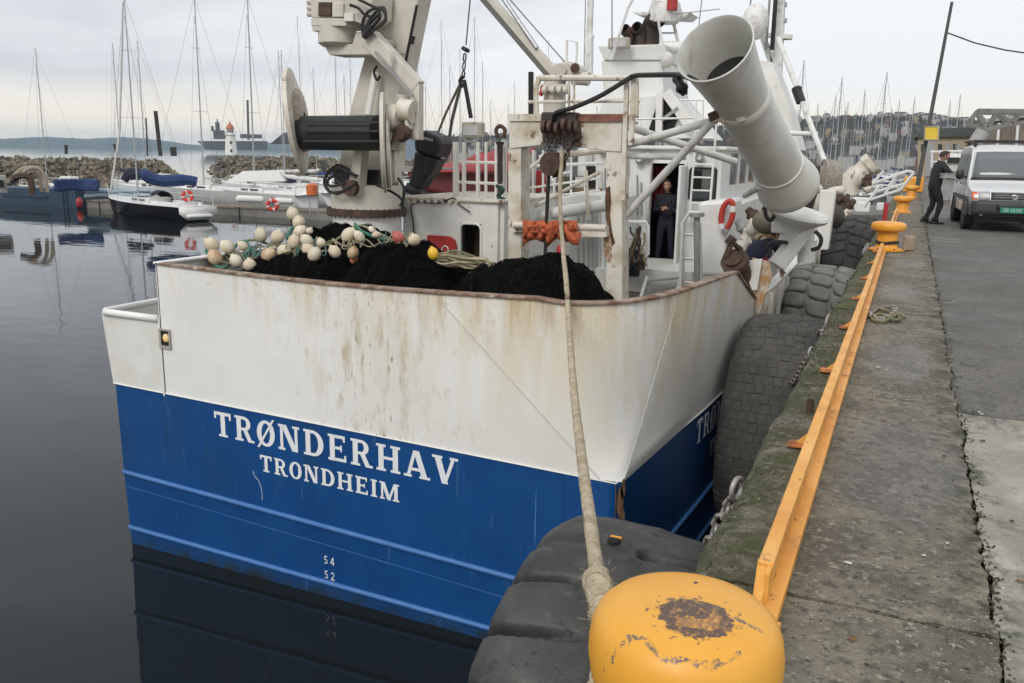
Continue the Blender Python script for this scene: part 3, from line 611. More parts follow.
# masts seen over the fishing vessel
rb = random.Random(3)
for i, (xb, yt) in enumerate([(303, 16), (283, 51), (316, 68), (346, 76), (352, 55), (418, 52), (425, 86), (449, 66), (459, 49), (473, 17), (481, 62), (512, 82), (506, 104), (399, 58), (338, 40), (441, 20), (566, 92), (489, 100), (545, 40), (559, 60)]):
    xw = xb+1.5; y = 187+rb.uniform(-3, 9); c = wpt(xw, y); a_ = rb.uniform(-.3, .9); L = rb.uniform(9, 11.5)
    d_ = Vector((cos(a_), sin(a_), 0))
    cvv = rb.choice([None, bluec, dkc, whc]); cvn = {None: 'bare boom', bluec: 'blue sail cover', dkc: 'dark sail cover', whc: 'white sail cover'}[cvv]; whn = 'left of the crane' if xb < 360 else 'just right of the crane' if xb < 440 else 'by the hanging hook' if xb < 500 else 'near the gantry'
    sailboat('sailboat', 'white sailboat with %s %s, %s' % (cvn, ('behind the vessel, tall mast' if yt < 50 else 'behind the vessel, lower mast'), whn), 'sailboat', c+d_*L*.42, c-d_*L*.58, .42, yt, bwhite, cvv, group='sailboats behind the fishing vessel', mastr=.055, full=False)
# marina on the right
GR = 'sailboats packed in the marina beyond the quay'
proto = None
tops = [(800, 60, 160), (816, 103, 165), (826, 111, 170), (838, 77, 178), (848, 102, 170), (857, 118, 165), (868, 112, 160), (875, 115, 165), (885, 72, 166), (898, 100, 168), (913, 97, 160), (892, 120, 160), (946, 100, 160), (955, 94, 160), (937, 118, 160), (842, 122, 160), (833, 95, 160), (861, 90, 160), (811, 120, 170), (903, 125, 165), (820, 125, 165), (870, 128, 165), (881, 130, 165), (852, 132, 165), (909, 118, 165), (843, 108, 160), (926, 120, 160), (805, 132, 160), (865, 124, 165), (889, 108, 165), (829, 130, 165), (797, 110, 170), (931, 128, 165), (856, 112, 165)]
for i, (xt, yt, _) in enumerate(tops):
    D = rb.uniform(95, 230)
    q = atd(xt-3.5*(180-yt)/70-2, 180, D); q.z = SEA
    H = zfor(q.x, q.y, yt)-SEA
    if H > 19: q = q*(15.0/H); q.z = SEA; H = zfor(q.x, q.y, yt)-SEA
    a_ = rb.choice([1.15, 1.15, -2.0])+rb.uniform(-.1, .1); L = 10
    if proto is None:
        proto = sailboat('sailboat', 'white sailboat with bare mast in the crowded marina beyond the quay', 'sailboat', q+Vector((5, 0, 0)), q+Vector((-5, 0, 0)), .45, 0, bwhite, bluec, group=GR, mastr=.085, full=False, mh=14.0)[0]
        proto['__'] = 1; o = proto; del o['__']
    else: o = copy_tree(proto)
    o.location = q; o.rotation_euler = (0, 0, a_); s = H/14.0; o.scale = (max(s, .7),)*2+(s,)
# ================================================================== FISHING VESSEL
YT = 7.24      # transom plane
ship = thing('fishing_vessel', 'white and blue steel fishing vessel moored stern first along the quay', 'fishing vessel', (-5.3, YT, SEA))
def sp_(name, mb, m, parent=None, **k): return obj(name, mb, m, parent or ship, **k)
KZ = lambda x: lerp(-1.29, -1.43, (x+8.64)/6.5)     # blue / white line across the transom
plan = [(-8.62, YT), (-8.66, 8.2), (-8.72, 11), (-8.75, 16), (-8.75, 26), (-8.4, 31), (-7.5, 34.6), (-6.3, 37.2), (-5.3, 38.2), (-4.3, 37.2), (-3.1, 34.6), (-2.2, 31), (-1.85, 26), (-1.85, 16), (-1.93, 11.3), (-2.06, 8.8)]
# transom to starboard corner, densely
tr = [(x, YT) for x in [-8.62+k*(8.62-2.30)/16 for k in range(17)]]
corner = [(-2.215, YT+.008), (-2.165, YT+.05), (-2.15, YT+.14)]
loopK = tr+corner+[(-2.06, 8.8), (-1.99, 10), (-1.93, 11.3), (-1.87, 13.5), (-1.85, 16), (-1.82, 20), (-1.82, 24), (-1.85, 28), (-2.1, 31), (-3.0, 34.6), (-4.2, 37.2), (-5.3, 38.2), (-6.4, 37.2), (-7.5, 34.6), (-8.3, 31), (-8.72, 26), (-8.75, 16), (-8.72, 11), (-8.66, 8.2)]
def kz(x, y): return KZ(max(min(x, -2.1), -8.64)) + (0 if y < 13 else .0009*(y-13)**2)
def shrink(p, k, kb=0):   # waterline is a little narrower
    x, y = p; cx = -5.35; f = 1-k*(1+max(0, (y-28)/10)*2.5); return (cx+(x-cx)*f, y-max(0, (y-28))*k*3)
mb = MB(); rows = [(0, lambda p: (p[0], p[1], kz(*p))), (1, lambda p: (*shrink(p, .006), -2.45)), (2, lambda p: (*shrink(p, .014), -3.19)), (3, lambda p: (*shrink(p, .018), SEA-.06))]
N = len(loopK); vs = []
for _, f in rows: vs += [f(p) for p in loopK]
mb.add(vs, [(r_*N+i, (r_+1)*N+i, (r_+1)*N+(i+1) % N, r_*N+(i+1) % N) for r_ in range(3) for i in range(N)])
hull = sp_('hull', mb, blue, smooth=35)
mb = MB(); vs = []
for f in (lambda p: (*shrink(p, .018), SEA-.05), lambda p: (*shrink(p, .03), SEA-.5), lambda p: (*shrink(p, .2), SEA-1.6)): vs += [f(p) for p in loopK]
mb.add(vs, [(r_*N+i, (r_+1)*N+i, (r_+1)*N+(i+1) % N, r_*N+(i+1) % N) for r_ in range(2) for i in range(N)]); mb.f.append(tuple(2*N+i for i in range(N)))
sp_('bottom', mb, antif, hull, smooth=35)
# half-round rub rails on the blue hull
def railpts(z0, z1, k, i0=0, i1=None):
    o = []
    for p in loopK[:31]:
        q = shrink(p, k); t_ = (q[0]+8.64)/6.5; t_ = max(0, min(1, t_)); o.append(Vector((q[0], q[1], lerp(z0, z1, t_))))
    return o
for z0, z1, k in ((-2.43, -2.66, .007), (-3.17, -3.27, .0145)):
    sp_('rub_rail', MB().tube([Vector((p.x, p.y-.012, p.z)) for p in railpts(z0, z1, k)], .030, 8), blue_l, hull, smooth=True)
sp_('scribe_line', MB().tube([Vector((p.x, p.y-.001, p.z)) for p in railpts(-2.62, -2.92, .010)[:17]], .004, 4), blue_l, hull)
sp_('plate_seam', MB().tube([(-2.20, YT-.004, -1.45), (-2.13, YT-.0, -3.3)], .008, 4), rusty, hull)
sp_('plate_seam', MB().tube([(-2.72, YT-.001, -1.45), (-2.70, YT-.0, -2.6)], .004, 4), blue, hull)
# white upper plating: transom, coned starboard quarter and side
topc = [(x, YT, .24-.05*sin(pi*(x+7.8)/5.0)) for x in [-7.8+k*5.0/20 for k in range(21)]][:-1]
topc += [(-2.80, YT+.0, .215), (-2.62, YT+.06, .215), (-2.42, YT+.20, .215), (-2.24, YT+.42, .215), (-2.11, YT+.74, .215), (-2.01, YT+1.15, .215), (-1.94, 8.95, .215), (-1.90, 9.5, .20), (-1.885, 10.0, .18), (-1.88, 10.6, .155), (-1.88, 10.95, .13), (-1.88, 11.15, .06), (-1.88, 11.7, -.14), (-1.88, 12.3, -.34), (-1.88, 12.8, -.50)]
def kfor(i, p):
    x, y, _ = p
    if y <= YT+.001 and x < -2.85: return (x, YT, KZ(x))
    n0 = 20; span = 27-n0
    if i <= 26:
        t_ = (i-20)/6; xx = lerp(-2.80, -2.15, t_**.8)
        return (xx, YT+.06*t_**4, KZ(xx))
    yk = lerp(7.35, 8.95, (i-26)/1.0) if i < 27 else y
    xk = interp([(7.24, -2.155), (8.8, -2.06), (10, -1.99), (11.3, -1.93), (13.5, -1.87), (16, -1.85)], yk); return (xk, yk, kz(xk, yk))
kn = [kfor(i, p) for i, p in enumerate(topc)]
NR = 10
mb = MB(); vs = []
for r_ in range(NR+1):
    f = r_/NR
    for a, b_ in zip(kn, topc): vs.append(Vector(a).lerp(Vector(b_), f))
n = len(topc)
mb.add(vs, [(r_*n+i, r_*n+i+1, (r_+1)*n+i+1, (r_+1)*n+i) for r_ in range(NR) for i in range(n-1)])
bul = sp_('bulwark', mb, plating, smooth=50)
lin = MB(); vs2 = []
for v in vs: vs2.append((v[0]*.9975-.0125 if v[0] > -4 else v[0], v[1]+.022, v[2]))
lin.add(vs2, mb.f); sp_('bulwark_lining', lin, white, bul, smooth=50)
# cut-down port quarter and inner port bulwark
sp_('bulwark', MB().add([(-8.64, YT, -1.29), (-7.8, YT, KZ(-7.8)), (-7.8, YT, -.43), (-8.74, YT, -.42), (-8.78, 14, -.42), (-8.80, 26, -.1), (-8.72, 14, -1.3), (-8.74, 26, -1.2)], [(0, 1, 2, 3), (0, 3, 4, 6), (6, 4, 5, 7)]), white, smooth=False, solid=.02)
sp_('bulwark', MB().add([(-7.8, YT, -1.3), (-7.8, 12.5, -1.3), (-7.8, 12.5, .22), (-7.8, YT, .24)], [(0, 1, 2, 3)]), white, smooth=False, solid=.024)
sp_('quarter_platform', MB().box((-8.70, YT+.02, -.80), (-7.82, 13, -.76)), grey, smooth=False)
wcap = M('clean white paint', (.80, .80, .78), rough=.35)
sp_('bulwark_rail', MB().tube([(-7.83, YT-.01, -.41), (-8.68, YT-.01, -.41), (-8.75, YT+.06, -.41), (-8.78, 10, -.41), (-8.8, 26, -.09)], .045, 8), wcap, smooth=True)
tp = [Vector(p) for p in topc]
def capstrip(pts, w_, h_, z=0):
    mb = MB(); vs = []
    for i, p in enumerate(pts):
        d = (pts[min(i+1, len(pts)-1)]-pts[max(i-1, 0)]); d.z = 0; d.normalize(); nrm = Vector((-d.y, d.x, 0))
        for o, hh in ((-.03, -h_), (-.03, 0), (w_-.03, 0), (w_-.03, -h_)): vs.append(p+nrm*o+Vector((0, 0, z+hh)))
    m = len(pts); mb.add(vs, [(i*4+k, i*4+(k+1) % 4, (i+1)*4+(k+1) % 4, (i+1)*4+k) for i in range(m-1) for k in range(4)]+[(0, 1, 2, 3), ((m-1)*4+3, (m-1)*4+2, (m-1)*4+1, (m-1)*4)]); return mb
sp_('rail_cap', capstrip(tp, .11, .03, .02), cap_m, bul, smooth=False, bev=.008)
sp_('rail_cap', capstrip([Vector((-7.79, 12.5, .24)), Vector((-7.79, YT-.03, .262))], .10, .03), wcap, smooth=False, bev=.008)
sp_('weld_seam', MB().tube([(-4.08, YT-.013, .15), (-2.36, YT-.013, -1.41)], .0045, 4), M('seam paint', (.60, .58, .53), rough=.5), bul)
sp_('weld_seam', MB().tube([(-2.00, 8.45, .2), (-2.145, YT+.06, -1.41)], .0025, 4), M('seam paint', (.60, .58, .53)), bul)
sp_('weld_seam', MB().tube([(x, YT-.012, KZ(x)) for x in [-8.64+k*.65 for k in range(10)]]+[(-2.2, YT-.005, -1.43)]+[(p[0]+.012, p[1], kz(p[0], p[1])+.003) for p in loopK[21:24]], .008, 5), wcap, bul)
# lamp recess
q = [at(160, 328, YT), at(172, 349, YT)]; xa, za, xb, zb = q[0].x, q[0].z, q[1].x, q[1].z
mb = MB()
mb.box((xa, YT-.03, za), (xb, YT-.012, za-.02)).box((xa, YT-.03, zb), (xb, YT-.012, zb+.035)).box((xa, YT-.028, za-.02), (xa+.03, YT-.012, zb+.035)).box((xb-.015, YT-.028, za-.02), (xb, YT-.012, zb+.035))
lamp = sp_('lamp_recess', mb, M('stainless trim', (.45, .43, .38), rough=.4, metal=.3), smooth=False)
sp_('recess_back', MB().box((xa+.03, YT-.0165, za-.02), (xb-.015, YT-.013, zb+.035)), inside, lamp, smooth=False)
sp_('lamp_glass', MB().ball(((xa+xb)/2+.03, YT-.03, (za+zb)/2+.015), .042, sq=(1, .6, 1.2)), M('lit lamp', (.5, .38, .2), emit=(1, .62, .28, .35)), lamp, smooth=True)
# ---- lettering
def glyph(ch):
    """list of convex polygons in a unit-height cell, and the cell width"""
    P = []; S = .095; TH = .21; TN = .12
    def rect(a, b, c, d): P.append([(a, b), (c, b), (c, d), (a, d)])
    def stem(x, y0=0, y1=1, w=TH, s0=True, s1=True, e=.09):
        rect(x, y0, x+w, y1)
        if s0: rect(x-e, y0, x+w+e, y0+S)
        if s1: rect(x-e, y1-S, x+w+e, y1)
    def arc(cx, cy, ro, so, ri, si, a0, a1, n=14):
        for k in range(n):
            A = a0+(a1-a0)*k/n; B = a0+(a1-a0)*(k+1)/n
            P.append([(cx+ri*cos(A), cy+si*sin(A)), (cx+ro*cos(A), cy+so*sin(A)), (cx+ro*cos(B), cy+so*sin(B)), (cx+ri*cos(B), cy+si*sin(B))])
    def diag(x0, y0, x1, y1, w): P.append([(x0, y0), (x0+w, y0), (x1+w, y1), (x1, y1)])
    if ch == 'T': stem(.32, s1=False, e=.11); rect(.02, 1-.13, .83, 1); rect(.02, .72, .11, .9); rect(.74, .72, .83, .9); w = .85
    elif ch == 'R': stem(.12); rect(.3, 1-.12, .52, 1); rect(.3, .44, .52, .55); arc(.50, .72, .29, .28, .09, .165, -pi/2, pi/2); diag(.66, 0, .42, .48, .21); rect(.68, 0, .95, S); w = .93
    elif ch in 'OØ':
        arc(.44, .5, .42, .52, .2, .405, 0, 2*pi, 28); w = .88
        if ch == 'Ø': P.append([(.02, -.10), (.12, -.10), (.86, 1.10), (.76, 1.10)])
    elif ch == 'N': stem(.10, w=.13, s1=False); rect(.0, 1-S, .22, 1); diag(.62, 0, .12, 1, .25); stem(.74, w=.13, s0=False); rect(.64, 0, .87, .02); w = .98
    elif ch == 'D': stem(.12); rect(.3, 1-.12, .5, 1); rect(.3, 0, .5, .12); arc(.46, .5, .45, .5, .22, .385, -pi/2, pi/2, 18); w = .94
    elif ch == 'E': stem(.12); rect(.3, 1-.12, .76, 1); rect(.3, 0, .80, .12); rect(.3, .45, .6, .56); rect(.68, .76, .76, .9); rect(.72, .1, .80, .26); rect(.56, .38, .63, .63); w = .84
    elif ch == 'H': stem(.12); stem(.70); rect(.3, .45, .72, .56); w = 1.03
    elif ch == 'A': diag(.08, 0, .36, 1, .13); diag(.70, 0, .36, 1, .23); rect(.22, .25, .72, .36); rect(-.02, 0, .30, S); rect(.60, 0, 1.02, S); w = .98
    elif ch == 'V': diag(.36, 0, .06, 1, .24); diag(.40, 0, .74, 1, .13); rect(-.02, 1-S, .38, 1); rect(.66, 1-S, .97, 1); w = .96
    elif ch == 'I': stem(.12); w = .45
    elif ch == 'M': stem(.10, w=.13, s1=False); rect(.0, 1-S, .24, 1); diag(.48, .0, .10, 1, .23); diag(.50, 0, .88, 1, .14); stem(.90, w=.21, s1=False); rect(.88, 1-S, 1.2, 1); w = 1.2
    elif ch == '5': rect(.1, .88, .55, 1); rect(.1, .5, .22, 1); arc(.30, .32, .30, .32, .18, .2, -2.5, 1.9, 12); w = .72
    elif ch == '4': rect(.4, 0, .53, 1); rect(.02, .22, .66, .34); diag(.02, .28, .36, 1, .15); w = .72
    elif ch == '2': arc(.32, .7, .28, .30, .15, .17, -.4, 2.8, 12); diag(.04, .06, .42, .55, .16); rect(.04, 0, .62, .13); w = .72
    elif ch == '0': arc(.32, .5, .30, .5, .17, .36, 0, 2*pi, 16); w = .7
    else: w = .5
    return P, w
def lettering(text, name, xl, xr, z0l, z0r, h, place, m, parent, track=.10):
    cells = [glyph(c) for c in text]; tot = sum(w_ for _, w_ in cells)+track*(len(text)-1); k = (xr-xl)/tot; mb = MB(); x = 0; i = 0
    for P, w_ in cells:
        for poly in P:
            i += 1; e = .0002*(i % 29)
            vs = [place(xl+(x+a)*k, b_, e) for a, b_ in poly]; mb.add(vs, [tuple(range(len(vs)))])
        x += w_+track
    return sp_(name, mb, m, parent, smooth=False)
lm = M('lettering white', (.78, .80, .82), rough=.4)
def pl1(z0, z1, x0, x1, h):
    return lambda x, b_, e: (x, YT-.004-e-.0, lerp(z0, z1, (x-x0)/(x1-x0))+b_*h)
# glyph() faces lie a few tenths of a millimetre apart and follow the slightly tilted blue field
def pl_t(z0, z1, x0, x1, h): 
    def f(x, b_, e):
        z = lerp(z0, z1, (x-x0)/(x1-x0))+b_*h
        t_ = (KZ(x)-z); y = YT-.004-e + 0
        return (x, y, z)
    return f
lettering('TRØNDERHAV', 'name_lettering', -7.06, -3.86, 0, 0, .29, pl_t(-1.715, -1.765, -7.06, -3.86, .295), lm, hull, track=.13)
lettering('TRONDHEIM', 'port_lettering', -6.41, -4.555, 0, 0, .19, pl_t(-2.04, -2.07, -6.41, -4.555, .195), lm, hull, track=.12)
for s_, z in (('54', -2.995), ('52', -3.195+.02)):
    lettering(s_, 'draught_mark', -5.56, -5.41, 0, 0, .09, pl_t(z, z, -5.5, -5.4, .095), lm, hull, track=.35)
def pls(z0, h):
    return lambda y, b_, e: (interp([(p[1], p[0]) for p in loopK[19:26]], y)+.006+e+.002, y, z0+b_*h)
lettering('TRØNDERHAV', 'name_lettering', 9.72, 12.9, 0, 0, .3, pls(-1.80, .30), lm, hull, track=.13)
lettering('TRONDHEIM', 'port_lettering', 10.4, 12.25, 0, 0, .2, pls(-2.16, .20), lm, hull, track=.12)
# deck
deckm = M('deck grey', (.16, .16, .15), (.1, .07, .05), 3, .4, .65, rough=.7)
sp_('deck', MB().add([(x, y, -.85) for x, y in [(-7.78, YT+.03), (-2.75, YT+.03), (-2.3, 7.75), (-2.06, 9.2), (-1.9, 20), (-1.9, 29), (-3.1, 34.4), (-5.3, 38), (-7.4, 34.4), (-8.6, 29), (-8.7, 13), (-7.78, 13)]], [tuple(range(11))]), deckm, smooth=False)
# starboard bulwark forward of the break, with its stanchions
fb = [(-1.88, 13.2, -.50), (-1.87, 14.5, -.50), (-1.85, 17, -.44), (-1.83, 20, -.28), (-1.82, 23, -.12), (-1.82, 26, 0), (-1.88, 29, .08), (-2.1, 31, .16), (-3.0, 34.6, .45), (-4.2, 37.2, .7), (-5.3, 38.3, .9), (-6.4, 37.2, .7), (-7.5, 34.6, .45), (-8.3, 31, .3), (-8.75, 26, 0)]
fk = [(x, y, kz(x, y)-.02) for x, y, z in fb]
mb = MB(); n = len(fb); mb.add(fk+fb, [(i, i+1, n+i+1, n+i) for i in range(n-1)])
sp_('forward_bulwark', mb, rustw, smooth=40, solid=.03)
sp_('rail_cap', capstrip([Vector(p) for p in fb], .16, .035, .02), white, smooth=False)
sp_('forward_bulwark', MB().add([(-1.88, 12.8, -1.3), (-1.88, 12.82, -.5), (-1.88, 13.2, -.5), (-1.88, 13.2, -1.3)], [(0, 1, 2, 3)]), rustw, smooth=False, solid=.03)
y = 13.4
while y < 30:
    z = interp([(p[1], p[2]) for p in fb[:8]], y); sp_('stanchion', MB().box((-2.08, y, -.85), (-1.90, y+.05, z)), white, smooth=False)
    sp_('stanchion', MB().box((-1.84, y+.4, -1.25), (-1.78, y+.46, z-.03)), white, smooth=False); y += .95
# tall break plate (orange-brown edge) and winch by the rail
def P3(x, y, Y): return at(x, y, Y)
bp_ = sp_('break_plate', MB().prism([P3(752, 258, 12.6), P3(769, 262, 12.6), P3(772, 276, 12.6), P3(758, 318, 12.6), P3(753, 300, 12.6)], (0, .06, 0)), M('primer brown', (.42, .23, .10), (.55, .50, .42), 4, .45, .6, rough=.6), smooth=False)
sp_('break_plate', MB().prism([P3(741, 262, 12.5), P3(762, 259, 12.5), P3(757, 290, 12.5), P3(752, 290, 12.5)], (0, .06, 0)), white, smooth=False)
a = P3(734, 260, 12.3); b_ = P3(753, 293, 12.9); d = (b_-a)
mb = MB().tube([a-d*.06, a, a+d*.001, a+d*.1, a+d*.101, b_-d*.12, b_-d*.119, b_], [.13, .13, .20, .20, .15, .15, .21, .21], 16)
wn = sp_('winch_drum', mb, rusty)
mb = MB().tube([a+Vector((-.12, 0, .02)), a+Vector((-.05, 0, .25)), a+d*.25+Vector((0, 0, .27))], .05, 6).tube([a+Vector((-.1, 0, .22)), a+Vector((-.03, 0, .32))], .07, 6)
sp_('winch_frame', mb, rusty, wn)
# ------------------------------------------------------------------ white deckhouse with door, window and ladder
YW = 16.5; XW = -3.28
def pr(x, y, Y=YW): return P3(x, y, Y)
wh = sp_('deckhouse', MB(), white_up) if False else None
tl = pr(596, 128); dr = (pr(634, 150), pr(697, 268)); XL = tl.x
xd0, xd1 = pr(650, 200).x, pr(684, 200).x; zd1 = pr(660, 163).z; zd0 = pr(660, 270).z
xw0, xw1 = pr(690, 180).x, pr(716, 180).x; zw1 = pr(700, 168).z; zw0 = pr(700, 200).z; ztop = pr(700, 150).z; zbot = -.85
XR = pr(719, 200).x; ta = .1
mb = MB()
mb.box((XL, YW, zbot), (xd0, YW+ta, ztop)).box((xd0, YW, zd1), (xd1, YW+ta, ztop)).box((xd1, YW, zbot), (xw0, YW+ta, ztop)).box((xw0, YW, zw1), (xw1, YW+ta, ztop)).box((xw0, YW, zbot), (xw1, YW+ta, zw0)).box((xw1, YW, zbot), (XR, YW+ta, ztop)).box((xd0, YW, zbot), (xd1, YW+ta, zd0))
mb.box((XL, YW+8, zbot), (XR, YW+8.1, ztop)).box((XL, YW+ta, zbot), (XL+.1, YW+8, ztop))
# starboard side with a band of windows
ys_ = [YW+ta, YW+.9, YW+1.75, YW+1.95, YW+2.8, YW+3.0, YW+3.9, YW+8]
zs0, zs1 = 1.0, 1.62
for k in range(len(ys_)-1):
    if k in (1, 3, 5): mb.box((XR-.08, ys_[k], zbot), (XR, ys_[k+1], zs0)).box((XR-.08, ys_[k], zs1), (XR, ys_[k+1], ztop))
    else: mb.box((XR-.08, ys_[k], zbot), (XR, ys_[k+1], ztop))
dh = sp_('deckhouse', mb, white_up, smooth=False)
for k in (1, 3, 5):
    wf = sp_('window', MB().box((XR-.05, ys_[k], zs0), (XR-.035, ys_[k+1], zs1)), glass, smooth=False)
wf = sp_('window', MB().box((xw0, YW+.03, zw0), (xw1, YW+.045, zw1)), M('window pane', (.06, .07, .075), rough=.06, coat=.5), smooth=False)
fr = MB(); z_ = .03
fr.tube([(xw0+.03, YW-.01, zw0), (xw1-.03, YW-.01, zw0), (xw1, YW-.01, zw0+.03), (xw1, YW-.01, zw1-.03), (xw1-.03, YW-.01, zw1), (xw0+.03, YW-.01, zw1), (xw0, YW-.01, zw1-.03), (xw0, YW-.01, zw0+.03)], .022, 6, closed=True)
sp_('window_frame', fr, black, wf)
sp_('window_reveal', MB().box((xw0+.02, YW+.025, (zw0+zw1)/2-.12), (xw0+.22, YW+.028, zw1-.05)), inside, wf, smooth=False)
sp_('roof', MB().box((XL-.1, YW-.12, ztop), (XR+.10, YW+8.2, ztop+.07)), white, smooth=False, bev=.02)
# interior of the doorway
itd = M('warm cabin lining', (.16, .11, .07), rough=.7)
sp_('cabin_interior', MB().box((xd0-.6, YW+1.6, zd0-.1), (xd1+.5, YW+1.65, zd1+.1)).box((xd0-.6, YW+.11, zd0-.06), (xd1+.5, YW+1.6, zd0-.02)).box((xd0-.62, YW+.11, zd0), (xd0-.58, YW+1.6, zd1+.1)).box((xd1+.5, YW+.11, zd0), (xd1+.54, YW+1.6, zd1+.1)), inside, smooth=False)
sp_('cabin_table', MB().box((xd0+.25, YW+1.1, .62), (xd1+.4, YW+1.5, .9)), M('cabin counter', (.3, .3, .3)), smooth=False)
sp_('cabin_light_panel', MB().box((xd0+.3, YW+1.57, 1.0), (xd1+.3, YW+1.59, 1.3)), M('cabin window daylight', (.4, .42, .4), rough=.3), smooth=False)  # pale unlit panel, daylight inside the cabin put into its colour
df = MB().tube([(xd0, YW-.02, zd0), (xd0, YW-.02, zd1), (xd1, YW-.02, zd1), (xd1, YW-.02, zd0)], .03, 6)
sp_('door_frame', df, white, smooth=True)
dr_ = sp_('door', MB().box((xd1+.02, YW-.09, zd0+.03), (xd1+.07, YW-.65, zd1-.03)), white_up, smooth=False, bev=.02)
sp_('handle', MB().tube([(xd1+.0, YW-.45, .55), (xd1+.0, YW-.55, .55)], .02, 6), steel, dr_)
sp_('sill', MB().box((xd0-.05, YW-.3, zd0-.10), (xd1+.4, YW-.002, zd0-.0)), deckm, smooth=False)
# ladder left of / across the window
def ladder(x0, y0, x1, y1, wpx, Y, n, name='ladder', m=white, r=.022, Y1=None):
    Y1 = Y1 or Y; a = P3(x0, y0, Y); b_ = P3(x1, y1, Y1); w_ = P3(x0+wpx, y0, Y).x-a.x; ld = sp_(name, MB().tube([a, b_], r, 6).tube([a+Vector((w_, 0, 0)), b_+Vector((w_, 0, 0))], r, 6), m)
    for k in range(n):
        p = a.lerp(b_, (k+.5)/n); sp_('rung', MB().tube([p, p+Vector((w_, 0, 0))], r*.8, 5), m, ld)
    return ld
ladder(697, 118, 689, 222, 20, 16.2, 8)
ladder(682, 222, 684, 294, 18, 14.6, 3, r=.03)
# raised platform, steps
sp_('platform', MB().box((pr(618, 270, 14.8).x, 14.8, -.85), (pr(692, 270, 14.8).x, 16.49, pr(650, 269, 14.8).z)), white, smooth=False, bev=.01)
st = sp_('steps', MB().beam(pr(648, 278, 14.6), pr(640, 304, 14.3), .05, .12), white)
sp_('steps_side', MB().beam(pr(682, 274, 14.6), pr(676, 304, 14.3), .05, .12), white, st)
for k in range(4):
    p = pr(648, 278, 14.6).lerp(pr(640, 304, 14.3), (k+.5)/4); q = pr(682, 274, 14.6).lerp(pr(676, 304, 14.3), (k+.5)/4); sp_('tread', MB().beam(p, q, .14, .03), grey, st)
# white fairing that tapers at its foot, with hand rail posts
fp = [(700, 205), (722, 200), (757, 205), (753, 235), (735, 262), (718, 277), (700, 276)]
mb = MB().prism([at(x, y, 15.3) for x, y in [(698, 202), (729, 200), (724, 276), (698, 276)]], (0, 1.3, 0)); sp_('fairing', mb, white_up, smooth=False, bev=.06)
mb = MB(); A = [atx(729, 200, -2.92), atx(724, 276, -2.92)]
sidep = [(-2.95, 15.35, .66), (-2.95, 20.5, .75), (-2.95, 20.0, .2), (-2.95, 17.6, -.5), (-2.95, 15.7, -.78), (-2.95, 15.35, -.7)]
sp_('fairing', MB().prism(sidep, (-.35, 0, 0)), white_up, smooth=False, bev=.04)
mb = MB().tube([P3(680, 290, 14.4), P3(683, 222, 14.4), P3(690, 212, 14.4), P3(700, 213, 14.4)], .03, 8); sp_('hand_rail', mb, white)
mb = MB().tube([P3(697, 290, 14.2), P3(697, 215, 14.2)], .05, 8).tube([P3(697, 217, 14.2), P3(697, 213, 14.2)], .12, 10); sp_('bollard_post', mb, grey)
# funnel house above with sloped front and dark triangular openings
YF = 18.0
fz0 = at(640, 150, YF).z
fh = [(601, 44), (663, 46), (668, 98), (700, 135), (596, 140), (606, 98)]
sp_('funnel_casing', MB().prism([at(x, y, YF) for x, y in [(601, 60), (662, 60), (664, 98), (604, 98)]], (0, 2.2, 0)), white_up, smooth=False, bev=.03)
sp_('funnel_crown', MB().prism([at(x, y, YF-.05) for x, y in [(598, 46), (665, 44), (663, 60), (604, 60)]], (0, 2.3, 0)), white_up, smooth=False, bev=.02)
sp_('casing_slope', MB().prism([at(x, y, YF-.4) for x, y in [(604, 97), (664, 95), (668, 100), (700, 138), (592, 140), (596, 120)]], (0, 2.4, 0)), white_up, smooth=False, bev=.02)
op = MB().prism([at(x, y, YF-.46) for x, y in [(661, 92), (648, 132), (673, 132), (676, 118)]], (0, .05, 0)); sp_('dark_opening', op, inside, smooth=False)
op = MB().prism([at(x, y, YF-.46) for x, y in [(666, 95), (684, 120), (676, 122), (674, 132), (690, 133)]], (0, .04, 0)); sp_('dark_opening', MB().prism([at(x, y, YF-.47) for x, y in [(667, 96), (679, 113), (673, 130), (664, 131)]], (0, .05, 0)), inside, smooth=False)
sp_('brace', MB().beam(at(660, 92, YF-.55), at(659, 133, YF-.55), .13, .1, up=(0, 1, 0)), white)
sp_('brace', MB().beam(at(666, 92, YF-.55), at(692, 128, YF-.55), .2, .1, up=(0, 1, 0)), white)
sp_('brace', MB().beam(at(662, 120, YF-.6), at(678, 108, YF-.6), .06, .06), grey)
# exhausts
exm = M('sooty exhaust', (.02, .016, .014), (.10, .045, .02), 3, .5, .65, rough=.7)
def bent(x0, y0, x1, y1, xt, yt, rpx, Y, name='exhaust_pipe'):
    r_ = rpx/FPX*Y*1.05; a = at(x0, y0, Y); b_ = at(x1, y1, Y); c = at(xt, yt, Y-.15)
    e = sp_(name, MB().tube(spline([a, b_, c], 6), r_, 14, caps=False), exm, solid=.02, smooth=True); return e
bent(629, 48, 629, 35, 624, 29, 5, 18.6); bent(640, 48, 640, 32, 636, 27, 5, 18.6); bent(650, 48, 651, 26, 658, 18, 8, 18.8)
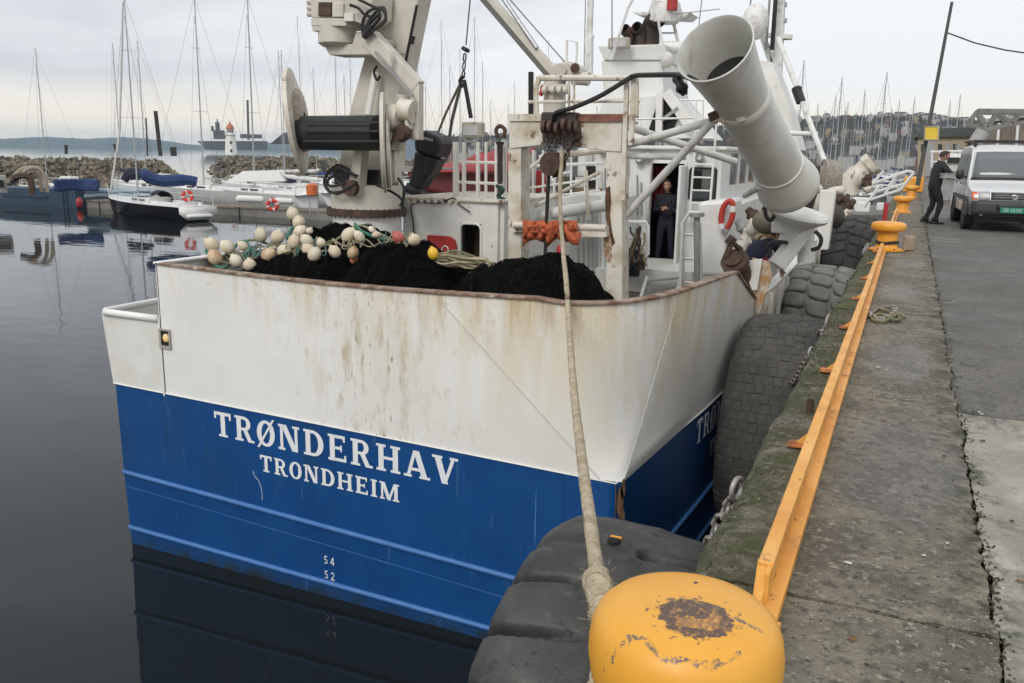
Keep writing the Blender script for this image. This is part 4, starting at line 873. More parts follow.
# floodlights
def flood(x, y, wpx, hpx, Y, label=None, par=None):
    c = at(x, y, Y); k = Y/FPX*1.08; w_, h_ = wpx*k/2, hpx*k/2
    f = sp_('floodlight', MB().box((c.x-w_, c.y, c.z-h_), (c.x+w_, c.y+.16, c.z+h_)), M('lamp housing', (.38, .35, .28), rough=.5), smooth=False, bev=.03)
    sp_('lamp_glass', MB().box((c.x-w_*.75, c.y-.012, c.z-h_*.65), (c.x+w_*.75, c.y-.004, c.z+h_*.6)), M('lamp lens', (.5, .5, .5), rough=.15), f, smooth=False); return f
flood(618, 43, 20, 10, 17.6)
# mast with antennas and radar aft of the funnel (top centre)
mm_ = M('mast white paint', (.7, .7, .68), (.45, .42, .38), 6, .5, .7, rough=.5)
ms = sp_('mast', MB().tube([at(588, 75, 15), at(592, -30, 15)], .06, 8), mm_)
sp_('cable_bundle', MB().tube([at(590, 74, 14.9), at(589, 40, 14.9), at(592, 34, 14.9)], [.06, .085, .05], 8), mm_, ms)
for x0, y0, x1, y1, r_ in [(584, 72, 586, -20, .012), (612, 60, 612, -20, .015), (611, 60, 628, 8, .03), (628, 8, 640, -14, .03), (666, 60, 652, -10, .03), (652, 20, 656, -12, .05), (584, 0, 584, 0.1, .01), (703, -10, 697, 40, .012)]:
    sp_('antenna', MB().tube([at(x0, y0, 17), at(x1, y1, 17)], r_, 6), mm_ if r_ > .02 else grey)
tw = sp_('signal_mast', MB().beam(at(656, 46, 19.5), at(655, -30, 19.5), .14, .14), mm_)
sp_('platform', MB().prism([at(x, y, 19) for x, y in [(632, 12), (690, 12), (684, 17), (640, 15)]], (0, .8, 0)), mm_, tw, smooth=False)
sp_('radar_dome', MB().lathe([(0, -.2), (.3, -.2), (.36, 0), (.3, .2), (0, .32)], at(665, 13, 18.8)), mm_, tw)
sp_('red_lantern', MB().lathe([(0, 0), (.11, 0), (.11, .25), (0, .3)], at(672, 10, 18.5)), redp, tw)
for k in range(4): sp_('crossbar', MB().tube([at(658, 24+k*9, 19), at(676, 24+k*9, 19)], .02, 5), mm_, tw)
sp_('mast_leg', MB().tube([at(668, 0, 19), at(680, 50, 19)], .04, 6), mm_, tw)
sp_('whip_aerial', MB().tube([at(676, 14, 18.6), at(720, 9, 18.6)], .012, 4), grey, tw)
# tanks beside casing
sp_('air_tank', MB().tube([at(660, 47, 18.5), at(692, 48, 18.5)], .12, 12), white); sp_('vent_head', MB().ball(at(667, 60, 18), .17, sq=(.8, 1, 1)), white)
# rails on the upper deck around the casing
rl = sp_('guard_rail', MB().tube([at(592, 120, 16), at(694, 118, 16)], .02, 5).tube([at(680, 100, 16.5), at(704, 100, 16.5)], .018, 5), white)
for x in (597, 620, 641, 696, 703): sp_('stanchion', MB().tube([at(x, 100 if x > 690 else 106, 16.5), at(x, 135, 16.5)], .018, 5), white, rl)
# right-hand masthead: tall antenna tower behind the chute
at_ = sp_('antenna_mast', MB().beam(at(781, -20, 22), at(776, 100, 22), .22, .22), mm_)
sp_('antenna_mast_fairing', MB().prism([at(x, y, 21.8) for x, y in [(753, 10), (760, 16), (766, 40), (775, 140), (800, 160), (786, 100), (776, 60), (757, 30)]], (0, .4, 0)), mm_, at_, smooth=False)
sp_('dome', MB().ball(at(755, 22, 21), .34, sq=(.9, 1, 1.2)), mm_, at_, smooth=True)
sp_('lower_casing', MB().prism([at(x, y, 20) for x, y in [(758, 60), (772, 62), (790, 110), (800, 150), (770, 150)]], (0, 1.2, 0)), white, smooth=False)
for x, y in [(785, 3), (785, 19), (790, 36)]:
    sp_('lamp_bracket', MB().tube([at(779, y+2, 22), at(x, y+2, 22)], .05, 5).box(at(x-1.5, y-1, 22), at(x+2, y+4, 22.15)), steel, at_)
sp_('crosstree', MB().beam(at(764, 35, 22), at(792, 37, 22), .16, .1), mm_, at_)
for x, r_ in [(768, .03), (774, .055), (751, .02)]: sp_('antenna', MB().tube([at(x-2, 50 if x > 760 else 12, 21.5), at(x+3, -20, 21.5)], r_, 6), grey if x != 774 else black, at_)
# derrick stay with coupling
ds = sp_('derrick_stay', MB().tube([at(778, 38, 20), at(797, 88, 19.5), at(827, 168, 18.5)], .055, 8), mm_)
sp_('coupling', MB().tube([at(796, 88, 19.4), at(801, 102, 19.3)], .10, 8), black, ds); sp_('shackle', MB().box(at(797, 87, 19.3), at(802, 91, 19.4)), black, ds)
sp_('cross_pipe', MB().tube([at(790, 133, 19), at(818, 134, 19)], .05, 8), mm_)
# ------------------------------------------------------------------ low deckhouse, red hatch, wall behind the gantry
YD = 11.9
def rnd_rect(x0, z0, x1, z1, r, Y, n=4):
    o = []
    for cx, cz, a in ((x1-r, z1-r, 0), (x0+r, z1-r, pi/2), (x0+r, z0+r, pi), (x1-r, z0+r, 1.5*pi)):
        for k in range(n+1): t_ = a+pi/2*k/n; o.append((cx+r*cos(t_), Y, cz+r*sin(t_)))
    return o
a = at(403, 199, YD); b_ = at(498, 199, YD); o0 = at(460, 223, YD); o1 = at(481, 262, YD)
mb = MB().box((a.x, YD, -.85), (o0.x, YD+.08, a.z)).box((o0.x, YD, o0.z), (o1.x, YD+.08, a.z)).box((o1.x, YD, -.85), (b_.x, YD+.08, a.z)).box((o0.x, YD, -.85), (o1.x, YD+.08, o1.z))
mb.box((b_.x-.001, YD+.08, -.85), (b_.x+.07, YD+2.4, a.z)).box((a.x, YD+.08, -.85), (a.x+.07, YD+2.4, a.z)).box((a.x+.07, YD+2.3, -.85), (b_.x, YD+2.4, a.z))
lo = sp_('low_deckhouse', mb, white, smooth=False)
sp_('roof', MB().box((a.x-.05, YD-.06, a.z), (b_.x+.12, YD+2.45, a.z+.05)), rustw, lo, smooth=False, bev=.015)
sp_('opening_trim', MB().tube(rnd_rect(o0.x, o1.z, o1.x, o0.z, .1, YD-.005), .022, 6, closed=True), white, lo, smooth=True)
sp_('opening_interior', MB().box((o0.x-.1, YD+.7, o1.z-.1), (o1.x+.3, YD+.75, o0.z+.1)), M('brown interior', (.34, .22, .13), (.14, .11, .08), 4, .45, .55, rough=.8), lo, smooth=False)
sp_('opening_fitting', MB().tube([at(463, 225, YD+.3), at(463, 262, YD+.3)], .05, 6), black, lo)
r0 = at(427, 235, YD-.05); r1 = at(456, 258, YD-.05)
hp = [(r0.x, YD-.06, r0.z), (r1.x-.12, YD-.06, r0.z), (r1.x-.03, YD-.06, r0.z-.05), (r1.x, YD-.06, r0.z-.14), (r1.x, YD-.06, r1.z), (r0.x, YD-.06, r1.z)]
ht = sp_('hatch', MB().prism(hp, (0, .055, 0)), redp, smooth=False, bev=.01)
mb = MB().tube([(r1.x-.18+.06*cos(k*2*pi/12), YD-.075, (r0.z+r1.z)/2-.06+.075*sin(k*2*pi/12)) for k in range(12)], .010, 5, closed=True); sp_('hand_wheel', mb, white, ht)
mb = MB().tube(spline([at(418, 202, YD-.05), at(411, 206, YD-.05), at(413, 222, YD-.05), at(415, 248, YD-.05)], 5), .012, 5).tube(spline([at(418, 202, YD-.06), at(440, 203, YD-.06), at(453, 198, YD-.06), at(460, 205, YD-.06), at(470, 212, YD-.06)], 5), .012, 5); sp_('cable', mb, black, lo)
mb = MB(); 
for x in range(406, 460, 7): mb.box(at(x, 200, YD-.07), at(x+4.5, 203, YD-.02))
sp_('pipe_clips', mb, rustw, lo, kind='stuff')
# wall between gantry legs
a = at(536, 196, 14.2); b_ = at(612, 196, 14.2)
bw = sp_('aft_casing', MB().prism([at(x, y, 14.2) for x, y in [(530, 300), (530, 216), (548, 199), (583, 193), (600, 194), (604, 200), (604, 300)]], (0, 2.0, 0)), white_up, smooth=False, bev=.03)
sp_('casing_recess', MB().prism([at(x, y, 14.15) for x, y in [(571, 210), (600, 210), (600, 288), (571, 288)]], (0, .03, 0)), M('pale recess', (.5, .51, .49)), bw, smooth=False)
for x in (576, 581, 586, 590, 594): sp_('pipe', MB().tube(spline([at(x-6, 207, 14.1), at(x, 210, 14.1), at(x+2, 216, 14.1), at(x+2, 268, 14.1)], 4), .014, 5), grey, bw)
sp_('deck_box', MB().box(at(596, 268, 14), at(617, 292, 14.4)), white, smooth=False)
sp_('tank', MB().tube([at(536, 216, 13.4), at(606, 205, 13.4)], .10, 10), white_up)
# rails and stanchions seen through the gantry, upper level
rr_ = sp_('guard_rail', MB().tube([at(530, 188, 15), at(600, 178, 15)], .022, 6).tube([at(530, 199, 15), at(600, 190, 15)], .018, 5).tube([at(534, 166, 15), at(604, 163, 15)], .03, 6), white)
for x in (533, 543, 554, 571, 585, 597): sp_('stanchion', MB().tube([at(x, 150, 15), at(x, 205, 15)], .022, 5), white, rr_)
for (x0, y0, x1, y1, m) in [(526, 164, 536, 200, white), (578, 148, 592, 176, white_up), (584, 166, 596, 190, inside), (536, 170, 548, 192, redp), (556, 176, 575, 196, M('mixed deck gear', (.2, .16, .12), (.06, .08, .05), 6, .45, .55)), (574, 188, 602, 198, M('brown crate', (.2, .13, .07), rough=.7))]:
    sp_('deck_locker', MB().box(at(x0, y0, 15.3), at(x1, y1, 15.7)), m, smooth=False, bev=.02)
# ------------------------------------------------------------------ gantry
YG = 11.3
gx = lambda x: at(x, 200, YG).x
gm_ = rustw
def gbox(x0, y0, x1, y1, Y, dep, name, m, par=None, **k):
    a = at(x0, y0, Y); b_ = at(x1, y1, Y); a2 = at(x1, y0, Y); return sp_(name, MB().prism([at(x0, y0, Y), at(x1, y0, Y), at(x1, y1, Y), at(x0, y1, Y)], (0, dep, 0)), m, par, smooth=False, **k)
ga = sp_('gantry', MB().prism([at(x, y, YG) for x, y in [(509, 121), (541, 120), (541, 145), (509, 149)]], (0, .3, 0)).prism([at(x, y, YG+.002) for x, y in [(541, 120), (622, 120), (621, 152), (603, 151), (573, 146), (541, 142)]], (0, .3, 0)), gm_, smooth=False, bev=.01)
gbox(508, 148, 521, 304, YG+.02, .32, 'post', gm_, ga, bev=.01); gbox(521.5, 148, 527, 304, YG+.3, .1, 'post_web', gm_, ga)
gbox(606, 151, 622, 306, YG+.02, .32, 'post', gm_, ga, bev=.01)
rp = M('flaking rust', (.07, .035, .02), (.14, .07, .035), 9, .4, .6, rough=.9, bump=.5, bsc=30)
sp_('rust_patch', MB().prism([at(x, y, YG+.012) for x, y in [(606, 188), (610, 186), (611, 200), (610, 215), (612, 232), (615, 243), (612, 246), (608, 232), (605.5, 215), (605, 198)]], (0, .006, 0)), rp, ga, smooth=False)
sp_('rust_patch', MB().prism([at(x, y, YG+.011) for x, y in [(603.5, 232), (609, 230), (612, 246), (610, 262), (606, 262), (603.5, 250)]], (0, .006, 0)), M('pale flaking paint', (.42, .30, .2), (.2, .1, .05), 12, .45, .6), ga, smooth=False)
gbox(509, 114, 541, 121, YG-.03, .5, 'top_plate', gm_, ga); gbox(570, 114, 622, 121.5, YG-.03, .5, 'rusty_top_plate', M('oxide red', (.28, .12, .08), (.16, .07, .05), 6, .4, .6, rough=.8), ga)
gbox(512, 221, 523, 232, YG-.05, .25, 'cross_bracket', gm_, ga)
cb = sp_('cross_bar', MB().tube([at(514, 225, YG-.1), at(606, 228, YG-.1)], .05, 10), rustw, ga); gbox(577, 226, 606, 237, YG-.12, .15, 'cross_bracket', gm_, ga)
# braces inside the frame
for p in [((540, 158), (604, 150)), ((528, 170), (545, 156)), ((528, 210), (600, 172)), ((548, 160), (548, 230)), ((586, 170), (588, 220))]:
    sp_('brace', MB().tube([at(*p[0], 13.2), at(*p[1], 13.2)], .05 if p[0][1] < 160 else .03, 8), rustw, ga)
# tackle: dark blocks and chains at the beam middle
tk = sp_('sheave_block', MB().prism([at(x, y, YG-.1) for x, y in [(541, 112), (575, 112), (580, 138), (568, 146), (542, 142)]], (0, .22, 0)), M('greasy dark steel', (.03, .022, .02), (.07, .04, .03), 9, .45, .6, rough=.6, bump=.5), smooth=False, bev=.02)
for x in (544, 550, 557, 564, 571, 577): sp_('sheave', MB().tube([at(x-1.5, 125+(x % 3)*2, YG-.22), at(x+2, 125+(x % 3)*2, YG-.22)], .085, 12), rusty, tk)
gk = M('greasy chain', (.035, .028, .024), (.09, .05, .035), 12, .45, .6, rough=.6)
def chain(name, pts, m, R_=.03, r_=.009, par=None, lab=None, cat=None, grp=None, step=2.3):
    P = spline(pts, 14); L = [0]
    for a, b_ in zip(P, P[1:]): L.append(L[-1]+(b_-a).length)
    n = max(2, int(L[-1]/(R_*step))); root = thing(name, lab, cat, P[0], group=grp) if lab else None
    me = None; k = 0
    for i in range(n):
        s = L[-1]*(i+.5)/n; j = max(q for q in range(len(L)) if L[q] <= s); j = min(j, len(P)-2); t_ = (s-L[j])/max(L[j+1]-L[j], 1e-6); p = P[j].lerp(P[j+1], t_); d = (P[j+1]-P[j]).normalized()
        if me is None:
            q = []
            for e in range(16):
                A = 2*pi*e/16; q.append(((R_*.62 if cos(A) > 0 else -R_*.62)+cos(A)*R_*.62, sin(A)*R_*.6, 0))
            me = mesh_of(MB().tube(q, r_, 6, closed=True), 'link', m, True)
        o = bpy.data.objects.new('link', me); col.objects.link(o); o.parent = root or par
        rot = d.to_track_quat('X', 'Z').to_matrix().to_4x4() @ Matrix.Rotation(pi/2*(i % 2)+.3, 4, 'X'); pp = p-wpos(o.parent)
        o.matrix_basis = Matrix.Translation(pp) @ rot
    return root
for (x0, y0, x1, y1) in [(547, 138, 549, 158), (556, 138, 553, 160), (563, 140, 565, 156), (572, 142, 560, 168)]:
    chain('hoist_chain', [at(x0, y0, YG-.2), at((x0+x1)/2+1, (y0+y1)/2, YG-.2), at(x1, y1, YG-.2)], gk, .045, .013, par=tk)
sp_('snatch_block', MB().tube([at(549, 164, YG-.28), at(557, 164, YG-.1)], .16, 14), rusty, tk); sp_('hook', MB().tube(spline([at(551, 150, YG-.2), at(556, 160, YG-.2), at(560, 172, YG-.2), at(553, 176, YG-.2)], 4), .03, 6), gk, tk)
hr = obj('hanging_rope', MB().tube(spline([at(549, 168, YG-.2), at(547.5, 200, YG-.2), at(546, 235, YG-.2), at(545, 262, YG-.3)], 6), .028, 8), M('black rope', (.02, .018, .016), rough=.9, bump=.4, bsc=60), center=True); tag(hr, 'thick black rope hanging straight down from the gantry block to the net', 'rope')
# mooring line coming through the crossbar and second hanging fall
tag(obj('hanging_rope', MB().tube(spline([at(562, 150, YG-.25), at(560, 190, YG-.3), at(561, 225, YG-.35), at(563, 244, YG-.4)], 6), .03, 8), ropem, center=True), 'frayed tan rope hanging from the gantry beside the black one', 'rope')
# orange cloth draped on the crossbar
def cloth(u, v):
    x = lerp(523, 577, u); y = lerp(221, 246-7*abs(sin(u*7))-(8 if u > .82 else 0), v); Y = YG-.19-.09*sin(v*pi)+.03*sin(u*33+3*noise.noise((u*5, v*2, 4)))+.07*noise.noise((u*14, v*9, 1))
    p = at(x, y, Y); p.z += .03*noise.noise((u*9, 0, 3)); return p
oc = obj('oilskin', MB().grid(cloth, 60, 16), orange, solid=.02, center=True, smooth=True); tag(oc, 'crumpled orange oilskin draped over the gantry crossbar', 'oilskins')
sl = MB().tube(spline([at(565, 226, YG-.25), at(570, 236, YG-.3), at(576, 240, YG-.3), at(578, 233, YG-.25)], 5), [.05]*5+[.07]*6+[.05]*5, 8); obj('sleeve', sl, orange, oc, local=False)
tag(obj('work_glove', MB().ball(at(560, 252, YG-.5), .08, sq=(.7, .5, 1.3)), redp, center=True), 'small red float under the orange oilskin behind the net', 'float')
# platform rail on top of the gantry, black hose
pr_ = sp_('guard_rail', MB().tube(spline([at(537, 118, YG), at(536, 92, YG), at(539, 80, YG), at(546, 78, YG), at(625, 78, YG), at(634, 78, YG), at(636, 84, YG), at(636, 118, YG)], 4), .04, 8), rustw, ga)
sp_('rail_bar', MB().tube([at(528, 102, YG), at(640, 101, YG)], .022, 6), rustw, ga); sp_('rail_bar', MB().tube([at(600, 121, YG+.4), at(638, 123, YG+.4)], .022, 6), rustw, ga)
for x0, x1 in ((627, 623), (634, 631)): sp_('stanchion', MB().beam(at(x0, 76, YG), at(x1, 200 if x0 < 630 else 145, YG), .06, .06), rustw, ga)
for x in (569, 574): sp_('stanchion', MB().tube([at(x, 78, YG+.4), at(x, 118, YG+.4)], .02, 5), rustw, ga)
tag(obj('hose', MB().tube(spline([at(554, 120, YG-.1), at(556, 113, YG-.15), at(575, 107, YG-.15), at(600, 96, YG-.12), at(625, 81, YG-.1), at(634, 76, YG-.1), at(650, 75, 11), at(678, 75, 10.6), at(690, 78, 10.3), at(700, 84, 10.2)], 6), .033, 8), black, center=True), 'thick black hose running along the gantry rail into the white chute', 'hose')
tag(obj('hose', MB().tube(spline([at(676, 75, 10.7), at(681, 86, 10.6), at(685, 95, 10.6)], 5), [.05, .06, .07, .06, .05, .07, .08, .07, .05, .04, .04], 8), black, center=True), 'short black hose end hanging by the rim of the chute', 'hose')
# ------------------------------------------------------------------ second crane: jib, head, post
YJ = 12.6
jc = sp_('jib_crane', MB().beam(at(478, -12, YJ), at(556, 78, YJ), .16, .17, w2=.16, h2=.19), creamp, bev=.01)
sp_('jib_underside', MB().beam(at(474, -12, YJ-.06), at(551, 79, YJ-.06), .09, .07), M('shadow steel', (.12, .12, .11)), jc)  # dark bar, the shade under the jib is painted as its colour
sp_('hydraulic_ram', MB().tube([at(500, -6, YJ-.1), at(537, 48, YJ-.1)], .035, 8), steel, jc); sp_('stay_wire', MB().tube([at(505, -6, YJ+.1), at(577, 76, YJ+.1)], .01, 4), wire, jc)
sp_('crane_head', MB().prism([at(x, y, YJ-.2) for x, y in [(549, 64), (569, 61), (576, 66), (577, 78), (549, 79)]], (0, .5, 0)), creamp, jc, smooth=False, bev=.03)
sp_('winch', MB().tube([at(560, 70, YJ-.28), at(560, 70, YJ+.2)], .09, 14), creamp, jc); sp_('slew_motor', MB().tube([at(573, 78, YJ-.1), at(589, 79, YJ-.1)], .10, 10), creamp, jc); sp_('winch_drum', MB().tube([at(575, 68, YJ-.25), at(575, 68, YJ+.2)], .07, 12), rusty, jc)
sp_('crane_post', MB().tube([at(555, 80, YJ), at(554, 128, YJ)], .17, 14), creamp, jc); sp_('arm_bracket', MB().beam(at(541, 87, YJ-.2), at(568, 88, YJ-.2), .08, .1), creamp, jc)
for x in (545, 553, 560, 566): sp_('sheave', MB().tube([at(x-2, 90, YJ-.25), at(x+2, 90, YJ-.25)], .06, 10), creamp, jc)
sp_('hook_bracket', MB().tube(spline([at(543, 86, YJ-.25), at(542, 92, YJ-.25), at(540, 95, YJ-.25)], 4), .04, 6), redp, jc)
sp_('hoop', MB().tube([at(566.5, 78, YJ+.2), at(567, 40, YJ+.2), at(577, 42, YJ+.2), at(576, 74, YJ+.2)], .022, 6), white, jc)
sp_('dark_post', MB().tube([at(531, 72, 14), at(531, 120, 14)], .05, 6), black)
# hanging hook with slings (left of the jib)
hk = thing('crane_hook', 'hanging crane hook with disc, chain and spread slings left of the jib', 'crane hook', at(465, 60, 12.5))
obj('hoist_wire', MB().tube([at(471, -10, 12.5), at(466, 45, 12.5)], .012, 5), wire, hk); obj('disc', MB().tube([at(462.5, 47.5, 12.45), at(468.5, 51, 12.55)], [.02, .03], 6), black, hk)
obj('stopper_disc', MB().lathe([(0, -.02), (.07, -.02), (.07, .02), (0, .02)], at(465.5, 49.5, 12.5), (.35, .3, .9)), black, hk)
chain('hook_chain', [at(465, 53, 12.5), at(464, 66, 12.5), at(463, 79, 12.5)], gk, .045, .012, par=hk)
obj('hook', MB().tube(spline([at(463, 76, 12.5), at(460, 81, 12.5), at(462, 86, 12.5), at(466, 83, 12.5)], 4), .03, 6), black, hk)
obj('sling', MB().tube([at(464, 80, 12.5), at(467, 95, 12.5), at(471, 118, 12.5)], .035, 6), black, hk)
obj('sling', MB().tube([at(461, 82, 12.5), at(446, 113, 13.4), at(431, 150, 14.5)], .022, 6), tan, hk); obj('sling', MB().tube([at(461, 84, 12.5), at(452, 120, 13.2), at(446, 160, 14.5)], .028, 6), M('grey sling', (.2, .2, .19), rough=.8), hk)
fl = flood(471, 130, 23, 16, 12.6); sp_('lamp_bracket', MB().tube(spline([at(463, 136, 12.6), at(466, 141, 12.6), at(476, 141, 12.6), at(480, 136, 12.6)], 4), .02, 5), grey, fl)
# railing basket on the low deckhouse
bk = sp_('basket_rail', MB().tube([at(456, 162, 12.4), at(505, 163, 12.4)], .025, 6), white)
sp_('rail_bar', MB().tube([at(456, 182, 12.4), at(505, 184, 12.4)], .025, 6), white, bk)
for x, w_ in ((456, .045), (464, .03), (478, .03), (486, .02), (496, .02), (505, .03)): sp_('stanchion', MB().beam(at(x, 142, 12.4), at(x, 200, 12.4), w_*1.7, w_*1.7), white, bk)
tag(obj('shackle_block', MB().tube([at(500, 142, 12.2), at(500, 146, 12.2), at(500, 184, 12.2)], [.075, .045, .04], 8), M('greasy dark steel', (.03, .022, .02)), center=True), 'rusty turnbuckle block standing upright beside the gantry post', 'turnbuckle')
mb = MB().tube(spline([at(498, 138, 12.2), at(496, 130, 12.2), at(500, 126, 12.2), at(505, 130, 12.2), at(503, 138, 12.2)], 4), .032, 8); tag(obj('shackle', mb, rusty, center=True), 'dark rusty shackle on top of the upright turnbuckle', 'shackle')
tag(obj('rope_coil', MB().tube(spline([at(497, 186, 12.15), at(503, 190, 12.1), at(498, 196, 12.15), at(504, 200, 12.1)], 5), .035, 6), M('dark green rope', (.02, .06, .04), rough=.9), center=True), 'small green rope bundle at the foot of the turnbuckle', 'rope')
# red covered rescue boat on the port side
rc = thing('rescue_boat', 'red rescue boat under a red cover behind the railing basket', 'boat', at(460, 200, 14.6))
mb = MB()
prof = [(424, 178), (430, 165), (445, 160), (456, 153), (480, 151), (506, 152), (520, 170), (520, 196), (440, 200)]
obj('cover', MB().grid(lambda u, v: at(lerp(418, 512, u), lerp(interp([(0, 166), (.2, 163), (.4, 154), (1, 150)], u)-3*abs(sin(u*14)), 172, v), 14.4)+Vector((0, lerp(.9, 0, v)*1.2, 0)), 20, 6), M('red cover', (.40, .05, .05), (.26, .03, .03), 3, .4, .6, rough=.7), rc, smooth=True, solid=.03)
obj('hull', MB().prism([at(x, y, 14.6) for x, y in [(404, 166), (512, 171), (512, 196), (450, 197), (424, 191), (408, 180)]], (0, 1.5, 0)), M('maroon boat hull', (.16, .025, .03), rough=.45), rc, smooth=False, bev=.08)
obj('rubber_band', MB().tube([at(404, 168, 14.55), at(512, 173, 14.55)], .05, 6), M('grey band', (.2, .18, .17)), rc)
cr_ = MB().box(at(412, 184, 15), at(505, 200, 16)); sp_('boat_cradle', cr_, M('dark cradle', (.1, .08, .07)), smooth=False)
# outboard motor on its bracket
ob = thing('outboard_motor', 'black outboard motor tilted on the deck beside the crane', 'outboard motor', at(425, 190, 13))
obj('cowling', MB().prism([at(x, y, 12.75) for x, y in [(413, 141), (418, 132), (424, 130), (438, 137), (440, 144), (436, 158), (414, 152)]], (0, .5, 0)), black, ob, smooth=False, bev=.06)
obj('stripe', MB().prism([at(x, y, 12.74) for x, y in [(421, 136), (433, 139), (432.5, 141.5), (420.5, 138.5)]], (0, .01, 0)), M('decal grey', (.3, .3, .3)), ob, smooth=False)
obj('midsection', MB().prism([at(x, y, 12.85) for x, y in [(414, 151), (434, 157), (428, 175), (420, 190), (407, 186), (412, 168)]], (0, .3, 0)), black, ob, smooth=False, bev=.04)
obj('gearcase', MB().tube([at(404, 188, 12.9), at(408, 187, 12.9), at(418, 193, 12.9), at(421, 195, 12.9)], [.02, .08, .09, .03], 10), black, ob)
obj('skeg', MB().prism([at(x, y, 12.9) for x, y in [(407, 183), (422, 188), (416, 196), (404, 192)]], (0, .04, 0)), black, ob, smooth=False)
obj('clamp_bracket', MB().prism([at(x, y, 12.8) for x, y in [(426, 156), (438, 160), (430, 176), (424, 174)]], (0, .3, 0)), black, ob, smooth=False, bev=.02)
# ------------------------------------------------------------------ deck crane with net drum
YC = 11.0
pc = at(367, 212, YC+.45); rp_ = (at(400, 212, YC+.45).x-at(335, 212, YC+.45).x)/2*.90; cx, cy = pc.x, YC+.45
zf = at(368, 214, YC).z
cr = sp_('net_crane', MB().lathe([(rp_*.98, -.85), (rp_*.98, zf-.04)], (cx, cy, 0), n=32), white, smooth=40)
sp_('slew_flange', MB().lathe([(rp_*1.02, zf-.05), (rp_*1.14, zf-.04), (rp_*1.14, zf+.055), (rp_*1.0, zf+.06)], (cx, cy, 0), n=40), rusty, cr)
for k in range(36):
    a = 2*pi*k/36; sp_('bolt', MB().tube([(cx+cos(a)*rp_*1.08, cy+sin(a)*rp_*1.08, zf-.065), (cx+cos(a)*rp_*1.08, cy+sin(a)*rp_*1.08, zf+.07)], .014, 6), rusty, cr)
z1 = at(368, 186, YC).z
sp_('turret', MB().lathe([(rp_*1.0, zf+.06), (rp_*1.0, z1), (rp_*.6, z1+.01), (.0, z1+.01)], (cx, cy, 0), n=32), creamp, cr, smooth=40)
sp_('dark_base', MB().box((cx-rp_*.75, cy-rp_*.5, z1), (cx+rp_*.75, cy+rp_*.5, at(368, 170, YC).z)), black, cr, smooth=False)
yc = YC+.35
sp_('crane_column', MB().prism([at(x, y, yc) for x, y in [(337, 172), (350, 108), (364, 57), (392, -14), (421, -14), (412, 30), (405, 66), (398, 95), (394, 140), (392, 170)]], (0, .38, 0)), creamp, cr, smooth=False, bev=.03)
sp_('column_seam', MB().tube([at(395, 54, yc-.002), at(404, 54, yc-.002), at(411, 66, yc-.002)], .008, 4), grey, cr)
sp_('base_flange', MB().prism([at(x, y, yc-.04) for x, y in [(334, 165), (394, 166), (394, 172), (334, 171)]], (0, .5, 0)), creamp, cr, smooth=False)
sp_('column_edge_pipe', MB().tube([at(417, 5, yc-.03), at(410, 40, yc-.03), at(404, 70, yc-.03)], .022, 6).tube([at(413, 36, yc-.04), at(411, 44, yc-.04)], .04, 6), black, cr)
# knuckle arm across, with head block
yh = YC-.1
sp_('cross_arm', MB().prism([at(x, y, yh) for x, y in [(323, 44), (352, 44), (356, 31), (380, 38), (377, 55), (329, 55)]], (0, .4, 0)), creamp, cr, smooth=False, bev=.015)
sp_('diagonal_arm', MB().beam(at(370, 38, yh-.12), at(418, 88, yh-.12), .22, .26, w2=.16, h2=.22), creamp, cr, bev=.015)
sp_('diagonal_arm_groove', MB().beam(at(375, 52, yh-.26), at(413, 96, yh-.26), .03, .04), grey, cr); sp_('link_arm', MB().beam(at(417, 84, yh-.12), at(417, 140, yh-.12), .14, .14), creamp, cr, bev=.01)
hb_ = sp_('head_block', MB().prism([at(x, y, yh-.15) for x, y in [(310, -12), (372, -12), (371, 17), (361, 24), (344, 18), (311, 18)]], (0, .55, 0)), creamp, cr, smooth=False, bev=.02)
gbox(311, 18, 346, 26, yh-.17, .55, 'head_flange', creamp, cr, bev=.01); gbox(312, 25, 330, 31, yh-.16, .4, 'head_flange', creamp, cr, bev=.01)
gbox(318, 2, 331, 16, yh-.19, .05, 'valve_block', rusty, cr, bev=.01); gbox(344, 13, 353, 21, yh-.19, .05, 'head_plate', white, cr); gbox(332, 3, 343, 17, yh-.19, .05, 'head_plate', creamp, cr, bev=.01)
sp_('rotator', MB().lathe([(.28, at(333, 24, yh).z), (.28, at(333, 43, yh).z), (.22, at(333, 46, yh).z), (0, at(333, 46, yh).z)], (at(333, 30, yh).x, yh+.1, 0), n=24), creamp, cr, smooth=40)
for k, y in enumerate((2, 8, 14)): sp_('knob', MB().tube([at(308, y, yh-.1), at(313, y, yh-.1)], .04, 8), creamp, cr)
hm_ = M('hydraulic hose', (.012, .012, .012), rough=.5)
for pts in [[(364, 38), (362, 25), (368, 12), (380, 8), (386, 18), (380, 26), (366, 34)], [(363, 36), (370, 20), (378, 10), (384, 8), (385, 20), (374, 30), (365, 38)], [(365, 38), (372, 28), (380, 17), (378, 10)], [(350, 5), (358, 8), (364, 14), (371, 17)], [(352, -4), (364, 2), (372, 6), (382, 10)], [(366, 39), (364, 30), (371, 22), (379, 14)]]:
    sp_('hydraulic_hose', MB().tube(spline([at(x, y, yh-.3) for x, y in pts], 6), .022, 6), hm_, cr)
sp_('hose_clamp', MB().tube([at(364, 37, yh-.3), at(372, 26, yh-.3)], .045, 8), black, cr)
